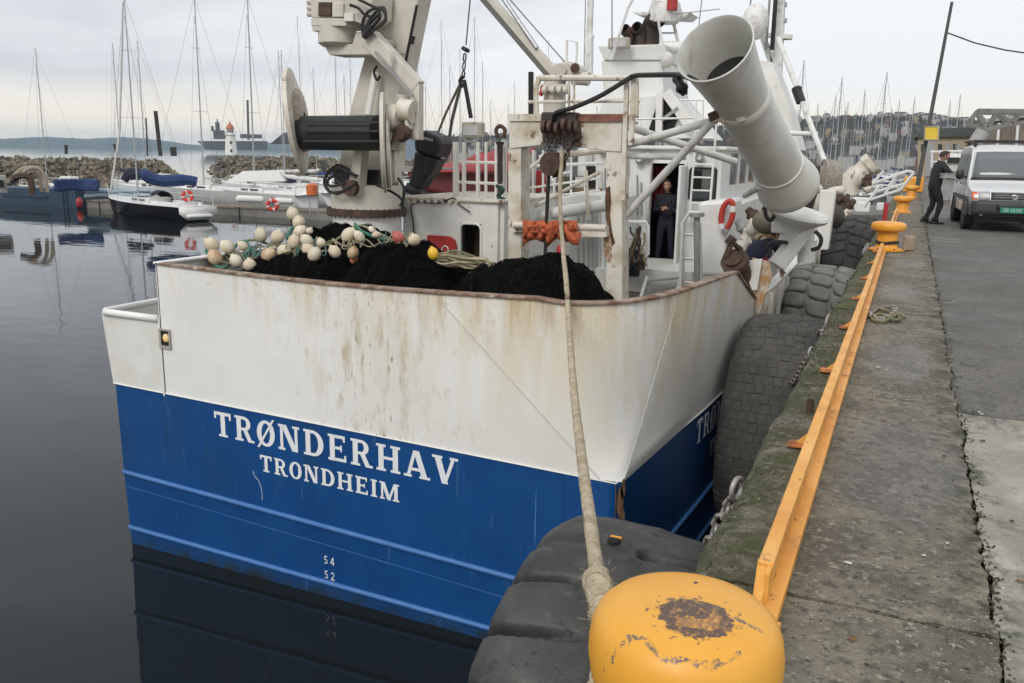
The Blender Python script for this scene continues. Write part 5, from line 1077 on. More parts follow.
# rod arms down to the turret
sp_('lift_ram', MB().tube([at(376, 72, yh+.3), at(368, 115, yh+.2)], .055, 8), white, cr); sp_('hydraulic_hose', MB().tube(spline([at(377, 66, yh+.1), at(374, 72, yh+.1), at(377, 80, yh+.1), at(380, 76, yh+.1)], 4), .02, 6), hm_, cr)
sp_('lower_bracket', MB().prism([at(x, y, YC-.15) for x, y in [(354, 150), (362, 150), (358, 196), (350, 196), (348, 184)]], (0, .2, 0)), creamp, cr, smooth=False, bev=.01)
sp_('bracket_eye', MB().lathe([(0, -.05), (.12, -.05), (.12, .05), (0, .05)], at(351, 188, YC-.2), (0, 1, 0), n=14), rusty, cr)
sp_('lower_bracket', MB().prism([at(x, y, YC-.15) for x, y in [(385, 148), (391, 150), (396, 182), (390, 184)]], (0, .2, 0)), creamp, cr, smooth=False, bev=.01)
sp_('ram_rod', MB().tube([at(401, 120, YC-.1), at(393, 183, YC-.1)], .045, 8), white, cr); sp_('ram_body', MB().tube([at(404, 95, YC-.1), at(398, 150, YC-.1)], .11, 12), creamp, cr)
# drum: flanges, barrel
yd = YC-.35
A_ = at(294, 118, yd); B_ = at(382, 134, yd); ax = Vector((1, -.22, -.04)).normalized()
A_ = at(296, 121, yd+.2); 
def disc(name, c, R_, th, m, ax, prof=None):
    return sp_(name, MB().lathe(prof or [(R_*.25, -th), (R_*.9, -th), (R_, -th*.6), (R_, th*.6), (R_*.9, th), (R_*.25, th)], c, ax, n=40), m, cr, smooth=40)
Rd = (at(294, 68, yd).z-at(294, 172, yd).z)/2
axL = Vector((.87, .49, .12)).normalized()
disc('drum_flange', A_, Rd*1.03, .05, rustw, axL)
disc('drum_flange_inner', A_+axL*.08, Rd*.62, .06, M('worn tan flange', (.45, .38, .28), (.3, .25, .2), 5, .4, .6, rough=.5), axL)
sp_('drum_barrel', MB().tube([at(303, 133, yd), at(379, 133, yd)], (at(340, 115.5, yd).z-at(340, 150.5, yd).z)/2, 24), drumm, cr, smooth=40)
for k, (ya, r_) in enumerate(((122, .012), (141, .012), (131, .01))): sp_('drum_rib', MB().beam(at(304, ya, yd-.29), at(378, ya, yd-.29), .02, .03), drumm, cr)
axR = Vector((.86, .51, .02)).normalized()
disc('drum_flange', at(384, 143, yd), Rd*.93, .035, creamp, axR); disc('drum_flange', at(389, 150, yd+.02), Rd*.72, .03, rustw, axR)
mt = sp_('drum_motor', MB().tube([at(388, 118, yd), at(402, 119, yd)], .20, 18), creamp, cr); sp_('motor_cap', MB().tube([at(401, 110, yd), at(414, 112, yd)], .16, 14), rustw, cr)
sp_('motor_valve', MB().box(at(404, 116, yd-.1), at(415, 130, yd+.1)), rustw, cr, smooth=False, bev=.03); sp_('drum_bearing', MB().lathe([(0, -.1), (.1, -.1), (.13, 0), (.1, .1), (0, .1)], at(402, 133, yd-.1), (0, 1, 0), n=12), rusty, cr)
for pts in [[(356, 178), (345, 168), (330, 172), (324, 182), (330, 192), (345, 190), (357, 182)], [(358, 176), (346, 173), (330, 178), (327, 188), (338, 194), (350, 186)], [(350, 170), (338, 165), (326, 175), (330, 186), (346, 183)], [(344, 188), (336, 180), (334, 170), (340, 168), (348, 172)], [(376, 185), (392, 192), (402, 200), (402, 210)], [(398, 178), (404, 188), (403, 200), (400, 206)]]:
    sp_('hydraulic_hose', MB().tube(spline([at(x, y, YC-.25) for x, y in pts], 6), .02, 6), hm_, cr)
# ------------------------------------------------------------------ white chute
c0 = at(714.5, 48, 10.2); c1 = at(789, 187, 12.7)
cax = (c0-c1).normalized(); Lc = (c0-c1).length
R0 = .440; R1 = .41
prof = [(R1*.93, .0), (R1*1.03, .005), (R1*1.05, .04), (R1*1.02, .13), (R1*.94, .28), (R1*.87, .42), (.338, .52), (.345, .525), (.345, .55), (.328, .56), (.326, Lc*.45), (.326, Lc*.64), (.330, Lc*.70), (.348, Lc*.76), (.375, Lc*.84), (.405, Lc*.92), (.432, Lc*.985), (R0*1.03, Lc), (R0*1.0, Lc+.01), (R0*.96, Lc-.02), (R0*.91, Lc*.92), (R0*.80, Lc*.82), (.315, Lc*.72)]
chp = M('chute paint', (.66, .66, .62), (.56, .55, .5), 1.6, .4, .65, rough=.42, layers=((RUST, 10, .74, .8), ((.4, .39, .35), 3, .58, .75, (1, 1, .3))))
ch = sp_('chute', MB().lathe(prof, c1, cax, n=56), chp, smooth=35)
sp_('chute_end', MB().lathe([(0, .10), (R1*.95, .02)], c1, cax, n=40), chp, ch)
sp_('collar', MB().lathe([(.325, Lc*.655), (.352, Lc*.66), (.352, Lc*.68), (.33, Lc*.69)], c1, cax, n=48), chp, ch); sp_('inner_plug', MB().lathe([(0, Lc*.80), (.350, Lc*.80)], c1, cax, n=30), inside, ch)  # black disc added across the bore, painting the shade inside the hollow chute
q = c1+cax*Lc*.60
sp_('clamp', MB().beam(at(711, 117, 10.9), at(741, 121, 10.9), .12, .10), rustw, ch, bev=.01); sp_('clamp', MB().beam(at(713, 112, 10.9), at(716, 120, 10.9), .16, .12), rusty, ch, bev=.01); sp_('clamp', MB().beam(at(739, 112, 10.8), at(742, 122, 10.8), .1, .1), rustw, ch, bev=.01)
pp = M('pipe paint', (.66, .66, .64), (.5, .49, .45), 4, .45, .65, rough=.45)
for (x0, y0, Y0, x1, y1, Y1, r_) in [(622, 220, 11.6, 712, 122, 10.9, .050), (626, 126, 11.6, 736, 162, 12.6, .050), (624, 146, 11.5, 716, 120, 10.9, .050), (623, 156, 11.5, 686, 157, 11.6, .042), (760, 186, 12.2, 745, 195, 13.4, .05)]:
    sp_('support_tube', MB().tube([at(x0, y0, Y0), at(x1, y1, Y1)], r_, 12), pp, ch)
# ------------------------------------------------------------------ starboard deck machinery
sp_('black_guard', MB().prism([at(x, y, 14.4) for x, y in [(760, 212), (770, 190), (818, 165), (816, 190), (808, 216), (806, 218)]], (0, .5, 0)), M('black rubber sheet', (.012, .012, .013), rough=.7), smooth=False, bev=.03)
fd = sp_('fairlead_head', MB().lathe([(.17, -.42), (.16, -.25), (.22, -.14), (.33, -.06), (.43, .0), (.46, .05), (.44, .09), (.30, .07), (.0, .04)], at(797, 217, 13.6), (.22, -.12, 1), n=28), white, smooth=40)
sp_('fairlead_arm', MB().beam(at(808, 226, 13.7), at(776, 266, 13.5), .34, .16, w2=.30, h2=.2), white, fd, bev=.02); sp_('fairlead_post', MB().tube([at(806, 222, 13.9), at(806, 262, 13.9)], .13, 12), white, fd)
sp_('fairlead_block', MB().box(at(772, 214, 13.5), at(793, 232, 13.9)), white, fd, smooth=False, bev=.03)
for pts in [[(765, 206), (766, 216), (771, 220), (776, 213)], [(815, 231), (821, 238), (819, 247), (811, 250)], [(766, 248), (772, 243), (780, 242), (788, 243)], [(764, 244), (770, 250), (768, 258)]]:
    sp_('hydraulic_hose', MB().tube(spline([at(x, y, 13.3) for x, y in pts], 6), .03, 7), hm_, fd)
sp_('pump', MB().ball(at(767, 222, 14.2), .2, sq=(1.2, 1, 1)), M('olive gear', (.16, .14, .1), rough=.6), smooth=True)
for i, (x, y, r_, m) in enumerate([(757, 225, .16, rustw), (748, 236, .14, creamp), (772, 252, .1, creamp), (778, 236, .13, rustw), (752, 214, .12, rusty), (742, 226, .13, grey), (785, 240, .12, rusty), (770, 238, .12, rustw), (764, 259, .08, redp), (744, 246, .14, creamp)]):
    sp_('valve', MB().lathe([(0, -r_), (r_*.7, -r_), (r_, 0), (r_*.6, r_*.4), (r_*.5, r_), (0, r_)], at(x, y, 15+.15*(i % 3)), (R.uniform(-1, 1), -.4, 1), n=10), m)
sp_('deck_pipe', MB().tube(spline([at(757, 240, 15), at(764, 234, 14.8), at(773, 240, 14.8), at(786, 241, 14.8)], 5), .035, 6), M('brass pipe', (.35, .26, .1), rough=.4), None)
# forward: white post, rope winch, cowl, bow frame
sp_('white_post', MB().prism([at(x, y, 17) for x, y in [(820, 190), (836, 190), (828, 250), (816, 250)]], (0, .3, 0)), white, smooth=False, bev=.02)
nw = sp_('net_winch', MB().tube([at(816, 176, 17.5), at(822, 176, 17.5), at(822.1, 176, 17.5), at(838, 177, 17.6), at(838.1, 177, 17.6), at(842, 177, 17.6)], [.2, .2, .32, .30, .22, .22], 20), M('grey rope drum', (.33, .30, .25), (.2, .18, .15), 30, .45, .55, (1, 1, 1) and 6, rough=.8) if False else M('grey rope drum', (.33, .30, .25), (.2, .18, .15), 30, .45, .55, rough=.8))
sp_('winch_shaft', MB().tube([at(812, 188, 17.4), at(845, 190, 17.4)], .09, 10), rustw, nw)
cw = sp_('cowl', MB().tube(spline([at(848, 196, 24), at(849, 185, 24), at(856, 176, 24), at(866, 168, 24), at(872, 163, 24)], 5), [.27]*6+[.27]*6+[.24]*6+[.22]*3, 16), rustw, smooth=True); sp_('cowl_rim', MB().lathe([(.20, -.1), (.29, -.1), (.29, .08), (.20, .08)], at(871, 164, 24), at(874, 161, 24)-at(868, 166, 24), n=20), rustw, cw)
for x, y, s_ in [(838, 198, .15), (843, 206, .14), (866, 183, .13), (869, 177, .10), (846, 199, .12), (833, 205, .2), (850, 204, .14), (868, 188, .12), (845, 212, .15), (838, 210, .12), (841, 190, .1)]: sp_('winch_part', MB().lathe([(0, -s_), (s_*.8, -s_*.8), (s_, 0), (s_*.5, s_*.6), (s_*.4, s_), (0, s_)], at(x, y, 22), (R.uniform(-1, 1), .3, .7), n=8), R.choice([rusty, rustw, rusty]))
sp_('bow_bollard', MB().ball(at(836, 217, 19), .22, sq=(.8, .8, 1.1)), M('dark rubber ball', (.05, .045, .04)), smooth=True)
# ================================================================== NETS, FLOATS AND ROPES ON THE AFTER DECK
def net_heap(x0, x1, y0, y1, topf, seed, label, dirx=1.0, zb=-.84):
    rr = random.Random(seed)
    def fn(u, v):
        x = lerp(x0, x1, u); y = lerp(y0, y1, v); eu = min(u, 1-u)*2; ev = min(v, 1-v)*2
        s = (1-(1-eu)**3.2)**.55 * (1-(1-ev)**3.0)**.5
        h = (topf(u)-zb)*s*(.93+.07*sin(v*pi))
        t_ = u*11*dirx+v*5+1.6*noise.noise((u*2.2+seed, v*2.2, 0)); f = abs(sin(t_*1.5))**.6*.10+abs(sin(t_*4.7+2*noise.noise((u*5, v*5, seed))))*.025
        h += s*(f-.09+.10*noise.noise((u*3.5, v*3, seed+4))+.03*noise.noise((u*14, v*14, seed+1)))
        # folds spill outward
        return (x+.05*noise.noise((v*8, u*8, seed)), y+.05*noise.noise((u*9, v*7, seed+2)), zb+h)
    o = obj('fishing_net', MB().grid(fn, 130, 60), netm, smooth=True, center=True)
    m = o.modifiers.new('weave', 'DISPLACE'); tx = bpy.data.textures.new('weave', 'CLOUDS'); tx.noise_scale = .055; tx.noise_depth = 3; m.texture = tx; m.strength = .05; m.mid_level = .5; m.texture_coords = 'LOCAL'
    return tag(o, label, 'fishing net')
def topz(pts, Y):     # heap height where picture columns say
    return [(at(x, y, Y).x, at(x, y, Y).z) for x, y in pts]
tA = topz([(212, 280), (240, 262), (280, 254), (320, 250), (350, 255)], 8.4)
x0, x1 = tA[0][0], tA[-1][0]+.35; net_heap(-7.72, -5.55, 7.34, 9.4, lambda u: interp(tA, lerp(-7.72, -5.55, u))-.02, 1, 'low black fishing net heap under the cream floats at the left end of the stern')
tA2 = topz([(270, 240), (300, 226), (330, 224), (350, 229), (375, 226), (395, 236), (410, 240)], 9.7)
net_heap(-7.9+.15, -5.7, 8.6, 10.4, lambda u: interp(tA2, lerp(-7.75, -5.7, u)), 2, 'black fishing net heap in front of the crane pedestal')
tB = topz([(345, 285), (352, 256), (370, 249), (395, 245), (415, 249), (432, 259), (455, 272), (480, 290)], 8.5)
net_heap(tB[0][0], tB[-1][0], 7.36, 9.7, lambda u: interp(tB, lerp(tB[0][0], tB[-1][0], u)), 3, 'rounded black fishing net heap with arching folds in the middle of the stern', -1)
tC = topz([(440, 294), (462, 281), (480, 267), (500, 263), (515, 264), (535, 258), (560, 259), (580, 263), (598, 276), (612, 300)], 8.7)
net_heap(tC[0][0], tC[-1][0], 7.38, 10.0, lambda u: interp(tC, lerp(tC[0][0], tC[-1][0], u)), 4, 'large black fishing net heap at the starboard end of the stern by the mooring line')
GF = 'cream floats strung along the net'
nf = 0
flab = {(211, 244): 'leftmost cream float of the cluster at the stern corner', (293, 214): 'topmost cream float standing highest on the pile'}
fl_ = [(211.6, 244.5, 7, 1), (227.6, 247, 7, 1), (215, 257.5, 7.5, 1), (236, 261, 6.3, 1), (249.6, 265, 7, .8), (260.8, 235, 6.8, 1), (277.7, 237, 7.3, .85), (293, 214, 6.8, .9), (298.8, 222.5, 6.8, 1), (300, 231.5, 6.6, .9), (294, 242, 6.8, 1.05), (306.8, 240.5, 6.3, 1), (283.8, 251.2, 7.4, .85), (268.6, 255, 7.6, .9), (309, 250.6, 7, 1), (314.3, 254.6, 7, 1), (348.7, 235, 7.4, 1.05), (359.3, 236.5, 5.2, 1.2), (334.7, 251.6, 6.3, 1), (353, 253, 6.3, 1), (376.4, 235, 5, .6), (309.5, 231, 4, .8), (414.4, 240, 7.2, .75), (372, 229.5, 4.5, .5), (243, 246, 5, 1), (321, 243, 5, .9)]
fmats = [floatm, M('pale float', (.66, .60, .48), (.5, .44, .32), 6, .4, .7, rough=.5), M('tan stained float', (.6, .47, .31), (.42, .26, .15), 4, .42, .6, rough=.55)]
def float_(x, y, rpx, sq, m, lab, grp=None, Y=None):
    Y = Y or (7.9+(262-y)*.026); c = at(x, y, Y); r_ = rpx/FPX*(c-EP).length*.96
    o = thing('net_float', lab, 'float', c, group=grp); rot = Matrix.Rotation(R.uniform(-.9, .9), 3, 'Y')@Matrix.Rotation(R.uniform(-.5, .5), 3, 'X')
    obj('body', MB().ball(c, r_, 16, 10, (.94, .94, sq*1.12), rot), m, o, smooth=True)
    ax_ = rot@Vector((0, 0, 1)); e = c+ax_*r_*sq*1.085; obj('bore_rim', MB().lathe([(r_*.12, -.01), (r_*.3, -.012), (r_*.26, .012), (r_*.12, .012)], e, ax_, n=12), m, o, smooth=True)
    obj('bore', MB().lathe([(0, .014), (r_*.13, .014)], e, ax_, n=10), black, o)
    return o
FL = ['', 'cream float second from the left end of the string', 'stained cream float below the leftmost one', 'cream float low down, fourth from the left end', 'flattened cream float lying lowest near the stern rail', 'cream float left of the column, in the upper row', 'cream float beside the upright column, on its left', '', 'second float from the top of the upright column', 'third float from the top of the upright column', 'cream float leaning left at the foot of the column', 'cream float leaning right at the foot of the column', 'cream float in the lower row left of the column foot', 'orange stained float in the lower row left of the column', 'left one of the two cream floats touching below the column', 'right one of the two cream floats touching below the column', '', 'small cream float right behind the large middle one', 'small cream float hanging lower left of the large middle one', '', 'flat white float between the large middle one and the pink one', 'tiny pale float tucked right of the upright column', '', 'flat white sliver of a float above the middle ones', 'small cream float behind the second and fourth from the left', 'small cream float in the gap right of the column foot']
for i, (x, y, r_, sq) in enumerate(fl_):
    if i == 0: lab = 'leftmost cream float of the string, at the port corner of the stern'; g = None
    elif i == 7: lab = 'topmost cream float, standing highest on the net pile'; g = None
    elif i == 22: lab = 'rightmost cream float, flattened, right of the pink one'; g = None
    elif i == 16: lab = 'large cream float at the middle of the pile with dark ropes round it'; g = None
    elif i == 19: lab = 'cream float with an orange patch below the large middle one'; g = None
    else: lab = FL[i]; g = None
    float_(x, y, r_, sq, fmats[2] if i in (13, 2, 19) else fmats[i % 2], lab, g)
float_(398.4, 237.5, 6.4, 1, M('faded pink red float', (.52, .13, .10), (.4, .1, .08), 5, .4, .6, rough=.5), 'faded pink red float on the net in front of the crane')
float_(433, 253.5, 6, 1, M('yellow float', (.72, .42, .03), rough=.4), 'small yellow float below the red hatch', Y=8.1)
float_(354, 260, 4.5, .8, M('orange float patch', (.6, .2, .07), rough=.6), 'small orange rag float under the middle floats', Y=8.2)
def rope_line(pts, r_, m, lab, Yf=None, cat='rope', n=8, jit=0, seed=1, grp=None):
    rr = random.Random(seed); P = []
    for p in pts:
        x, y = p[:2]; Y = p[2] if len(p) > 2 else 8.1+(262-y)*.030
        P.append(at(x+rr.uniform(-jit, jit), y+rr.uniform(-jit, jit), Y))
    o = obj('net_rope', MB().tube(spline(P, n), r_, 6), m, smooth=True, center=True); return tag(o, lab, cat, grp)
rope_line([(206, 250), (212, 262), (222, 268), (231, 262), (233, 250), (238, 244), (246, 242), (252, 252), (262, 258)], .022, teal, 'thick teal rope looping round the leftmost floats')
rope_line([(240, 242), (255, 240), (272, 245), (290, 246), (306, 244), (320, 247), (336, 240), (352, 228), (362, 226), (376, 232), (392, 240), (404, 243), (412, 240)], .018, greenr, 'olive float line running through the whole row of floats')
rope_line([(288, 238), (291, 230), (296, 226), (300, 221), (296, 216)], .028, teal, 'short teal rope knotted beside the upright column of floats')
rope_line([(355, 224), (360, 230), (372, 236), (386, 240), (396, 245), (402, 240), (404, 246), (396, 247)], .022, teal, 'teal rope tangle under the pink red float')
rr2 = random.Random(8)
TW = []
tangle = [(rr2.uniform(222, 408), 0) for _ in range(44)]
for k, (xx, _) in enumerate(tangle):
    yb = interp([(222, 258), (260, 250), (300, 246), (340, 240), (380, 236), (408, 240)], xx); pts = []
    x = xx; y = yb+rr2.uniform(-5, 9)
    for j in range(6): pts.append((x, y)); x += rr2.uniform(-9, 11); y = yb+rr2.uniform(-7, 10)
    TW.append((pts, rr2.uniform(.006, .010), k)); continue
    rope_line(pts, rr2.uniform(.006, .010), [greenr, tan, M('faded teal twine', (.05, .15, .12), rough=.95), M('grey twine', (.16, .15, .12), rough=.95)][k % 4], 'thin olive and tan twine tangled between the floats', seed=k, grp='twines tangled between the floats')
tgl = thing('twine_tangle', 'olive, tan and teal twines tangled between the cream floats', 'twine', at(310, 245, 8.4))
for ci, mm9 in enumerate([greenr, tan, M('faded teal twine', (.05, .15, .12), rough=.95), M('grey twine', (.16, .15, .12), rough=.95)]):
    q = MB()
    for pts, r9, k in TW:
        if k % 4 == ci: q.tube(spline([at(x, y, 8.0+(262-y)*.026) for x, y in pts], 7), r9, 5)
    obj('twine', q, mm9, tgl, smooth=True, kind='stuff')
# fan of tan head ropes in the middle
fan = thing('rope_bundle', 'spread bundle of tan head ropes lying over the middle of the nets', 'ropes', at(465, 262, 8.8))
rr2 = random.Random(9)
for k in range(30):
    t_ = k/29; y0 = 254+rr2.uniform(-2, 5)
    pts = [(428+rr2.uniform(-3, 10), 262-6*t_, 8.75), (446+rr2.uniform(-4, 4), y0-2+9*t_+rr2.uniform(-3, 3), 8.6+rr2.uniform(-.1, .1)), (464+rr2.uniform(-6, 6), y0+11*t_+rr2.uniform(-4, 4), 8.55+rr2.uniform(-.15, .1)), (480+8*rr2.random(), y0+5+9*t_+rr2.uniform(-3, 3), 8.6), (494+6*rr2.random()-30*t_, y0+10+13*t_, 8.5)]
    obj('rope', MB().tube(spline([at(*p) for p in pts], 7), rr2.uniform(.009, .017), 6), [tan, M('pale rope', (.46, .40, .28), rough=.95), greenr, tan][k % 4], fan, smooth=True)
# mooring line from the gantry to the near bollard
moor = spline([at(562, 234, 11.0), at(562.5, 240, 9.6), at(563.5, 256, 8.5), at(565.5, 274, 7.7), at(567, 292, 7.25), at(568, 308, 7.05), at(573, 380, 5.0), at(582, 460, 3.55), at(590, 520, 2.75), at(597, 575, 2.32), at(600, 612, 2.06)], 16)
def twisted(pts, r_, lay=.10, strands=3):
    mbs = []; L = 0; prev = None
    for s in range(strands):
        o = []; L = 0
        for i, p in enumerate(pts):
            if i: L += (p-pts[i-1]).length
            d = (pts[min(i+1, len(pts)-1)]-pts[max(i-1, 0)]).normalized(); u = d.orthogonal().normalized(); u = Vector((0, 0, 1)).cross(d).normalized() if abs(d.z) < .98 else u; v = d.cross(u); a = 2*pi*L/lay+2*pi*s/strands
            o.append(p+(u*cos(a)+v*sin(a))*r_*.52)
        mbs.append(o)
    return mbs
def resample(pts, step):
    o = [pts[0]]; acc = 0
    for a, b_ in zip(pts, pts[1:]):
        l = (b_-a).length; d = step-acc
        while d <= l: o.append(a.lerp(b_, d/l)); d += step
        acc = (acc+l) % step if False else l-(d-step)
    o.append(pts[-1]); return o
ml = thing('mooring_line', 'thick weathered tan mooring line from the gantry down to the near yellow bollard', 'mooring line', moor[-1])
rs_ = resample(moor, .014)
for st_ in twisted(rs_, .025, .088): obj('strand', MB().tube(st_, .0132, 6), ropem, ml, smooth=True)
e = at(603, 600, 2.1)
spl = spline([at(593.5, 566, 2.37), at(598, 588, 2.24), at(604, 612, 2.08), at(603, 645, 1.92)], 22)
wr_ = MB()
for k in range(13):
    c = spl[12+k*3]; d = (spl[13+k*3]-spl[11+k*3]).normalized(); u = d.orthogonal().normalized(); v = d.cross(u); rr_q = .027+.010*R.random()
    tl_ = d*R.uniform(-.02, .02)
    wr_.tube([c+(u*cos(a)+v*sin(a))*rr_q+tl_*sin(a) for a in [2*pi*j/14 for j in range(14)]], .0095, 6, closed=True)
obj('whipping', wr_, ropem, ml, smooth=True, kind='stuff')
fz = MB()
for k in range(240):
    i = R.randrange(8, len(spl)-8); p = spl[i]+Vector((R.gauss(0, .02), R.gauss(0, .02), R.gauss(0, .02))); fz.tube([p, p+Vector((R.gauss(0, .018), R.gauss(0, .018), R.gauss(0, .02)))], .0012, 3)
obj('frayed_fibres', fz, tan, ml, kind='stuff')
# ================================================================== QUAYSIDE
yel2 = M('bollard head paint', (.78, .34, .035), (.72, .28, .02), 4, .4, .7, rough=.40, bump=.10, bsc=18, layers=(((.86, .47, .10), 3, .5, .7),))
# worn steel patches on the near bollard, fixed to the casting
wear = bpy.data.materials.new('worn bollard head'); wear.use_nodes = True; t = wear.node_tree; b = t.nodes['Principled BSDF']; b.inputs['Roughness'].default_value = .42
tcx = nn(t, 'ShaderNodeTexCoord'); BC = Vector((-.352, 1.845, 0)); 
WARP = []
def warp9():      # ragged edges: the coordinates are shaken a little by noise
    if not WARP:
        n = nn(t, 'ShaderNodeTexNoise'); n.inputs['Scale'].default_value = 38; n.inputs['Detail'].default_value = 6; n.inputs['Roughness'].default_value = .7; t.links.new(tcx.outputs['Object'], n.inputs['Vector'])
        su = nn(t, 'ShaderNodeVectorMath', operation='SUBTRACT'); t.links.new(n.outputs['Color'], su.inputs[0]); su.inputs[1].default_value = (.5, .5, .5)
        sc9 = nn(t, 'ShaderNodeVectorMath', operation='SCALE'); t.links.new(su.outputs[0], sc9.inputs[0]); sc9.inputs['Scale'].default_value = .045
        ad = nn(t, 'ShaderNodeVectorMath', operation='ADD'); t.links.new(tcx.outputs['Object'], ad.inputs[0]); t.links.new(sc9.outputs[0], ad.inputs[1]); WARP.append(ad.outputs[0])
    return WARP[0]
def npatch(cx, cy, rx, ry, rot, lo, hi, sc, inner=None):
    m = nn(t, 'ShaderNodeMapping', vector_type='TEXTURE'); m.inputs['Location'].default_value = (cx, cy, 0); m.inputs['Rotation'].default_value = (0, 0, rot); m.inputs['Scale'].default_value = (rx, ry, 1e3)
    t.links.new(warp9(), m.inputs[0]); l = nn(t, 'ShaderNodeVectorMath', operation='LENGTH'); t.links.new(m.outputs[0], l.inputs[0])
    n = nn(t, 'ShaderNodeTexNoise'); n.inputs['Scale'].default_value = sc; n.inputs['Detail'].default_value = 8; n.inputs['Roughness'].default_value = .7; t.links.new(tcx.outputs['Object'], n.inputs['Vector'])
    r_ = nn(t, 'ShaderNodeMapRange'); r_.inputs['From Min'].default_value = 1.15; r_.inputs['From Max'].default_value = .75; t.links.new(l.outputs['Value'], r_.inputs['Value']); o = r_.outputs[0]
    if inner:
        r2 = nn(t, 'ShaderNodeMapRange'); r2.inputs['From Min'].default_value = inner-.12; r2.inputs['From Max'].default_value = inner+.1; r2.inputs['To Min'].default_value = .78; t.links.new(l.outputs['Value'], r2.inputs['Value'])
        mq = nn(t, 'ShaderNodeMath', operation='MULTIPLY'); t.links.new(o, mq.inputs[0]); t.links.new(r2.outputs[0], mq.inputs[1]); o = mq.outputs[0]
    ad = nn(t, 'ShaderNodeMath', operation='ADD'); t.links.new(o, ad.inputs[0]); t.links.new(n.outputs['Fac'], ad.inputs[1])
    r3 = nn(t, 'ShaderNodeMapRange'); r3.inputs['From Min'].default_value = lo; r3.inputs['From Max'].default_value = hi; t.links.new(ad.outputs[0], r3.inputs['Value']); return r3.outputs[0]
n1_ = nn(t, 'ShaderNodeTexNoise'); n1_.inputs['Scale'].default_value = 5; t.links.new(tcx.outputs['Object'], n1_.inputs['Vector'])
base = nn(t, 'ShaderNodeMix', data_type='RGBA'); base.inputs['A'].default_value = (.74, .325, .026, 1); base.inputs['B'].default_value = (.78, .42, .065, 1); t.links.new(n1_.outputs['Fac'], base.inputs['Factor'])
cur = base.outputs['Result']
def over(mask, c, nz=None):
    global cur
    mx = nn(t, 'ShaderNodeMix', data_type='RGBA'); t.links.new(mask, mx.inputs['Factor']); t.links.new(cur, mx.inputs['A']); mx.inputs['B'].default_value = (*c, 1); cur = mx.outputs['Result']
nt2 = nn(t, 'ShaderNodeTexNoise'); nt2.inputs['Scale'].default_value = 120; nt2.inputs['Detail'].default_value = 4; t.links.new(tcx.outputs['Object'], nt2.inputs['Vector'])
BH = .51; BC = atz(687, 613, BH-.03); BC.z = 0; BC.xy = BC.xy
RC = atz(695, 620, BH-.01)
over(npatch(RC.x, RC.y, .105, .095, 0, 1.36, 1.52, 75), (.30, .15, .06)); over(npatch(RC.x, RC.y, .112, .102, 0, 1.40, 1.50, 60, .46), (.10, .062, .045)); over(npatch(RC.x-.025, RC.y+.02, .08, .05, .3, 1.42, 1.50, 70), (.09, .055, .04))
over(npatch(RC.x, RC.y, .155, .14, 0, 1.56, 1.62, 55), (.10, .06, .045))
def on_head(px, py):      # where a sight line meets the domed head
    d = ray(px, py).normalized(); t_ = 1.0
    while t_ < 4:
        p = EP+d*t_; rr_ = (Vector((p.x, p.y))-Vector((BC.x, BC.y))).length/(.25*.93)
        if rr_ < 1.0 and p.z < BH-.93*interp([(0, 0), (.4, .003), (.68, .010), (.83, .024), (.92, .045), (.97, .074), (.995, .112), (1.0, .15)], rr_): return p
        t_ += .002
    return atz(px, py, BH-.05)
def arcseg(P, wdt, sc=30, lo=1.36, hi=1.45, c=(.13, .11, .10)):
    for (xa, ya), (xb, yb) in zip(P, P[1:]):
        a = on_head(xa, ya); b_ = on_head(xb, yb); m_ = (a+b_)/2; over(npatch(m_.x, m_.y, (b_-a).length/2*1.45, wdt, atan2(b_.y-a.y, b_.x-a.x), lo, hi, sc), c)
arcseg([(604, 662), (612, 655), (622, 643)], .006, 60, 1.52, 1.6)
arcseg([(620, 645), (632, 638), (644, 640), (656, 652), (668, 660)], .009, 60, 1.46, 1.58)
arcseg([(664, 659), (684, 664), (706, 666), (728, 662), (744, 650)], .006, 60, 1.42, 1.56)
arcseg([(734, 618), (748, 625), (764, 633)], .008, 45, 1.38, 1.5)
over(npatch(atz(694, 581, BH).x, atz(694, 581, BH).y, .008, .008, 0, 1.3, 1.4, 10), (.06, .03, .02))
over(npatch(atz(645, 606, BH).x, atz(645, 606, BH).y, .06, .05, 0, 1.62, 1.68, 60), (.12, .06, .03))
t.links.new(cur, b.inputs['Base Color'])
nb_ = nn(t, 'ShaderNodeTexNoise'); nb_.inputs['Scale'].default_value = 26; nb_.inputs['Detail'].default_value = 3; t.links.new(tcx.outputs['Object'], nb_.inputs['Vector'])
bp = nn(t, 'ShaderNodeBump'); bp.inputs['Strength'].default_value = .10; bp.inputs['Distance'].default_value = .01; t.links.new(nb_.outputs['Fac'], bp.inputs['Height']); t.links.new(bp.outputs[0], b.inputs['Normal'])
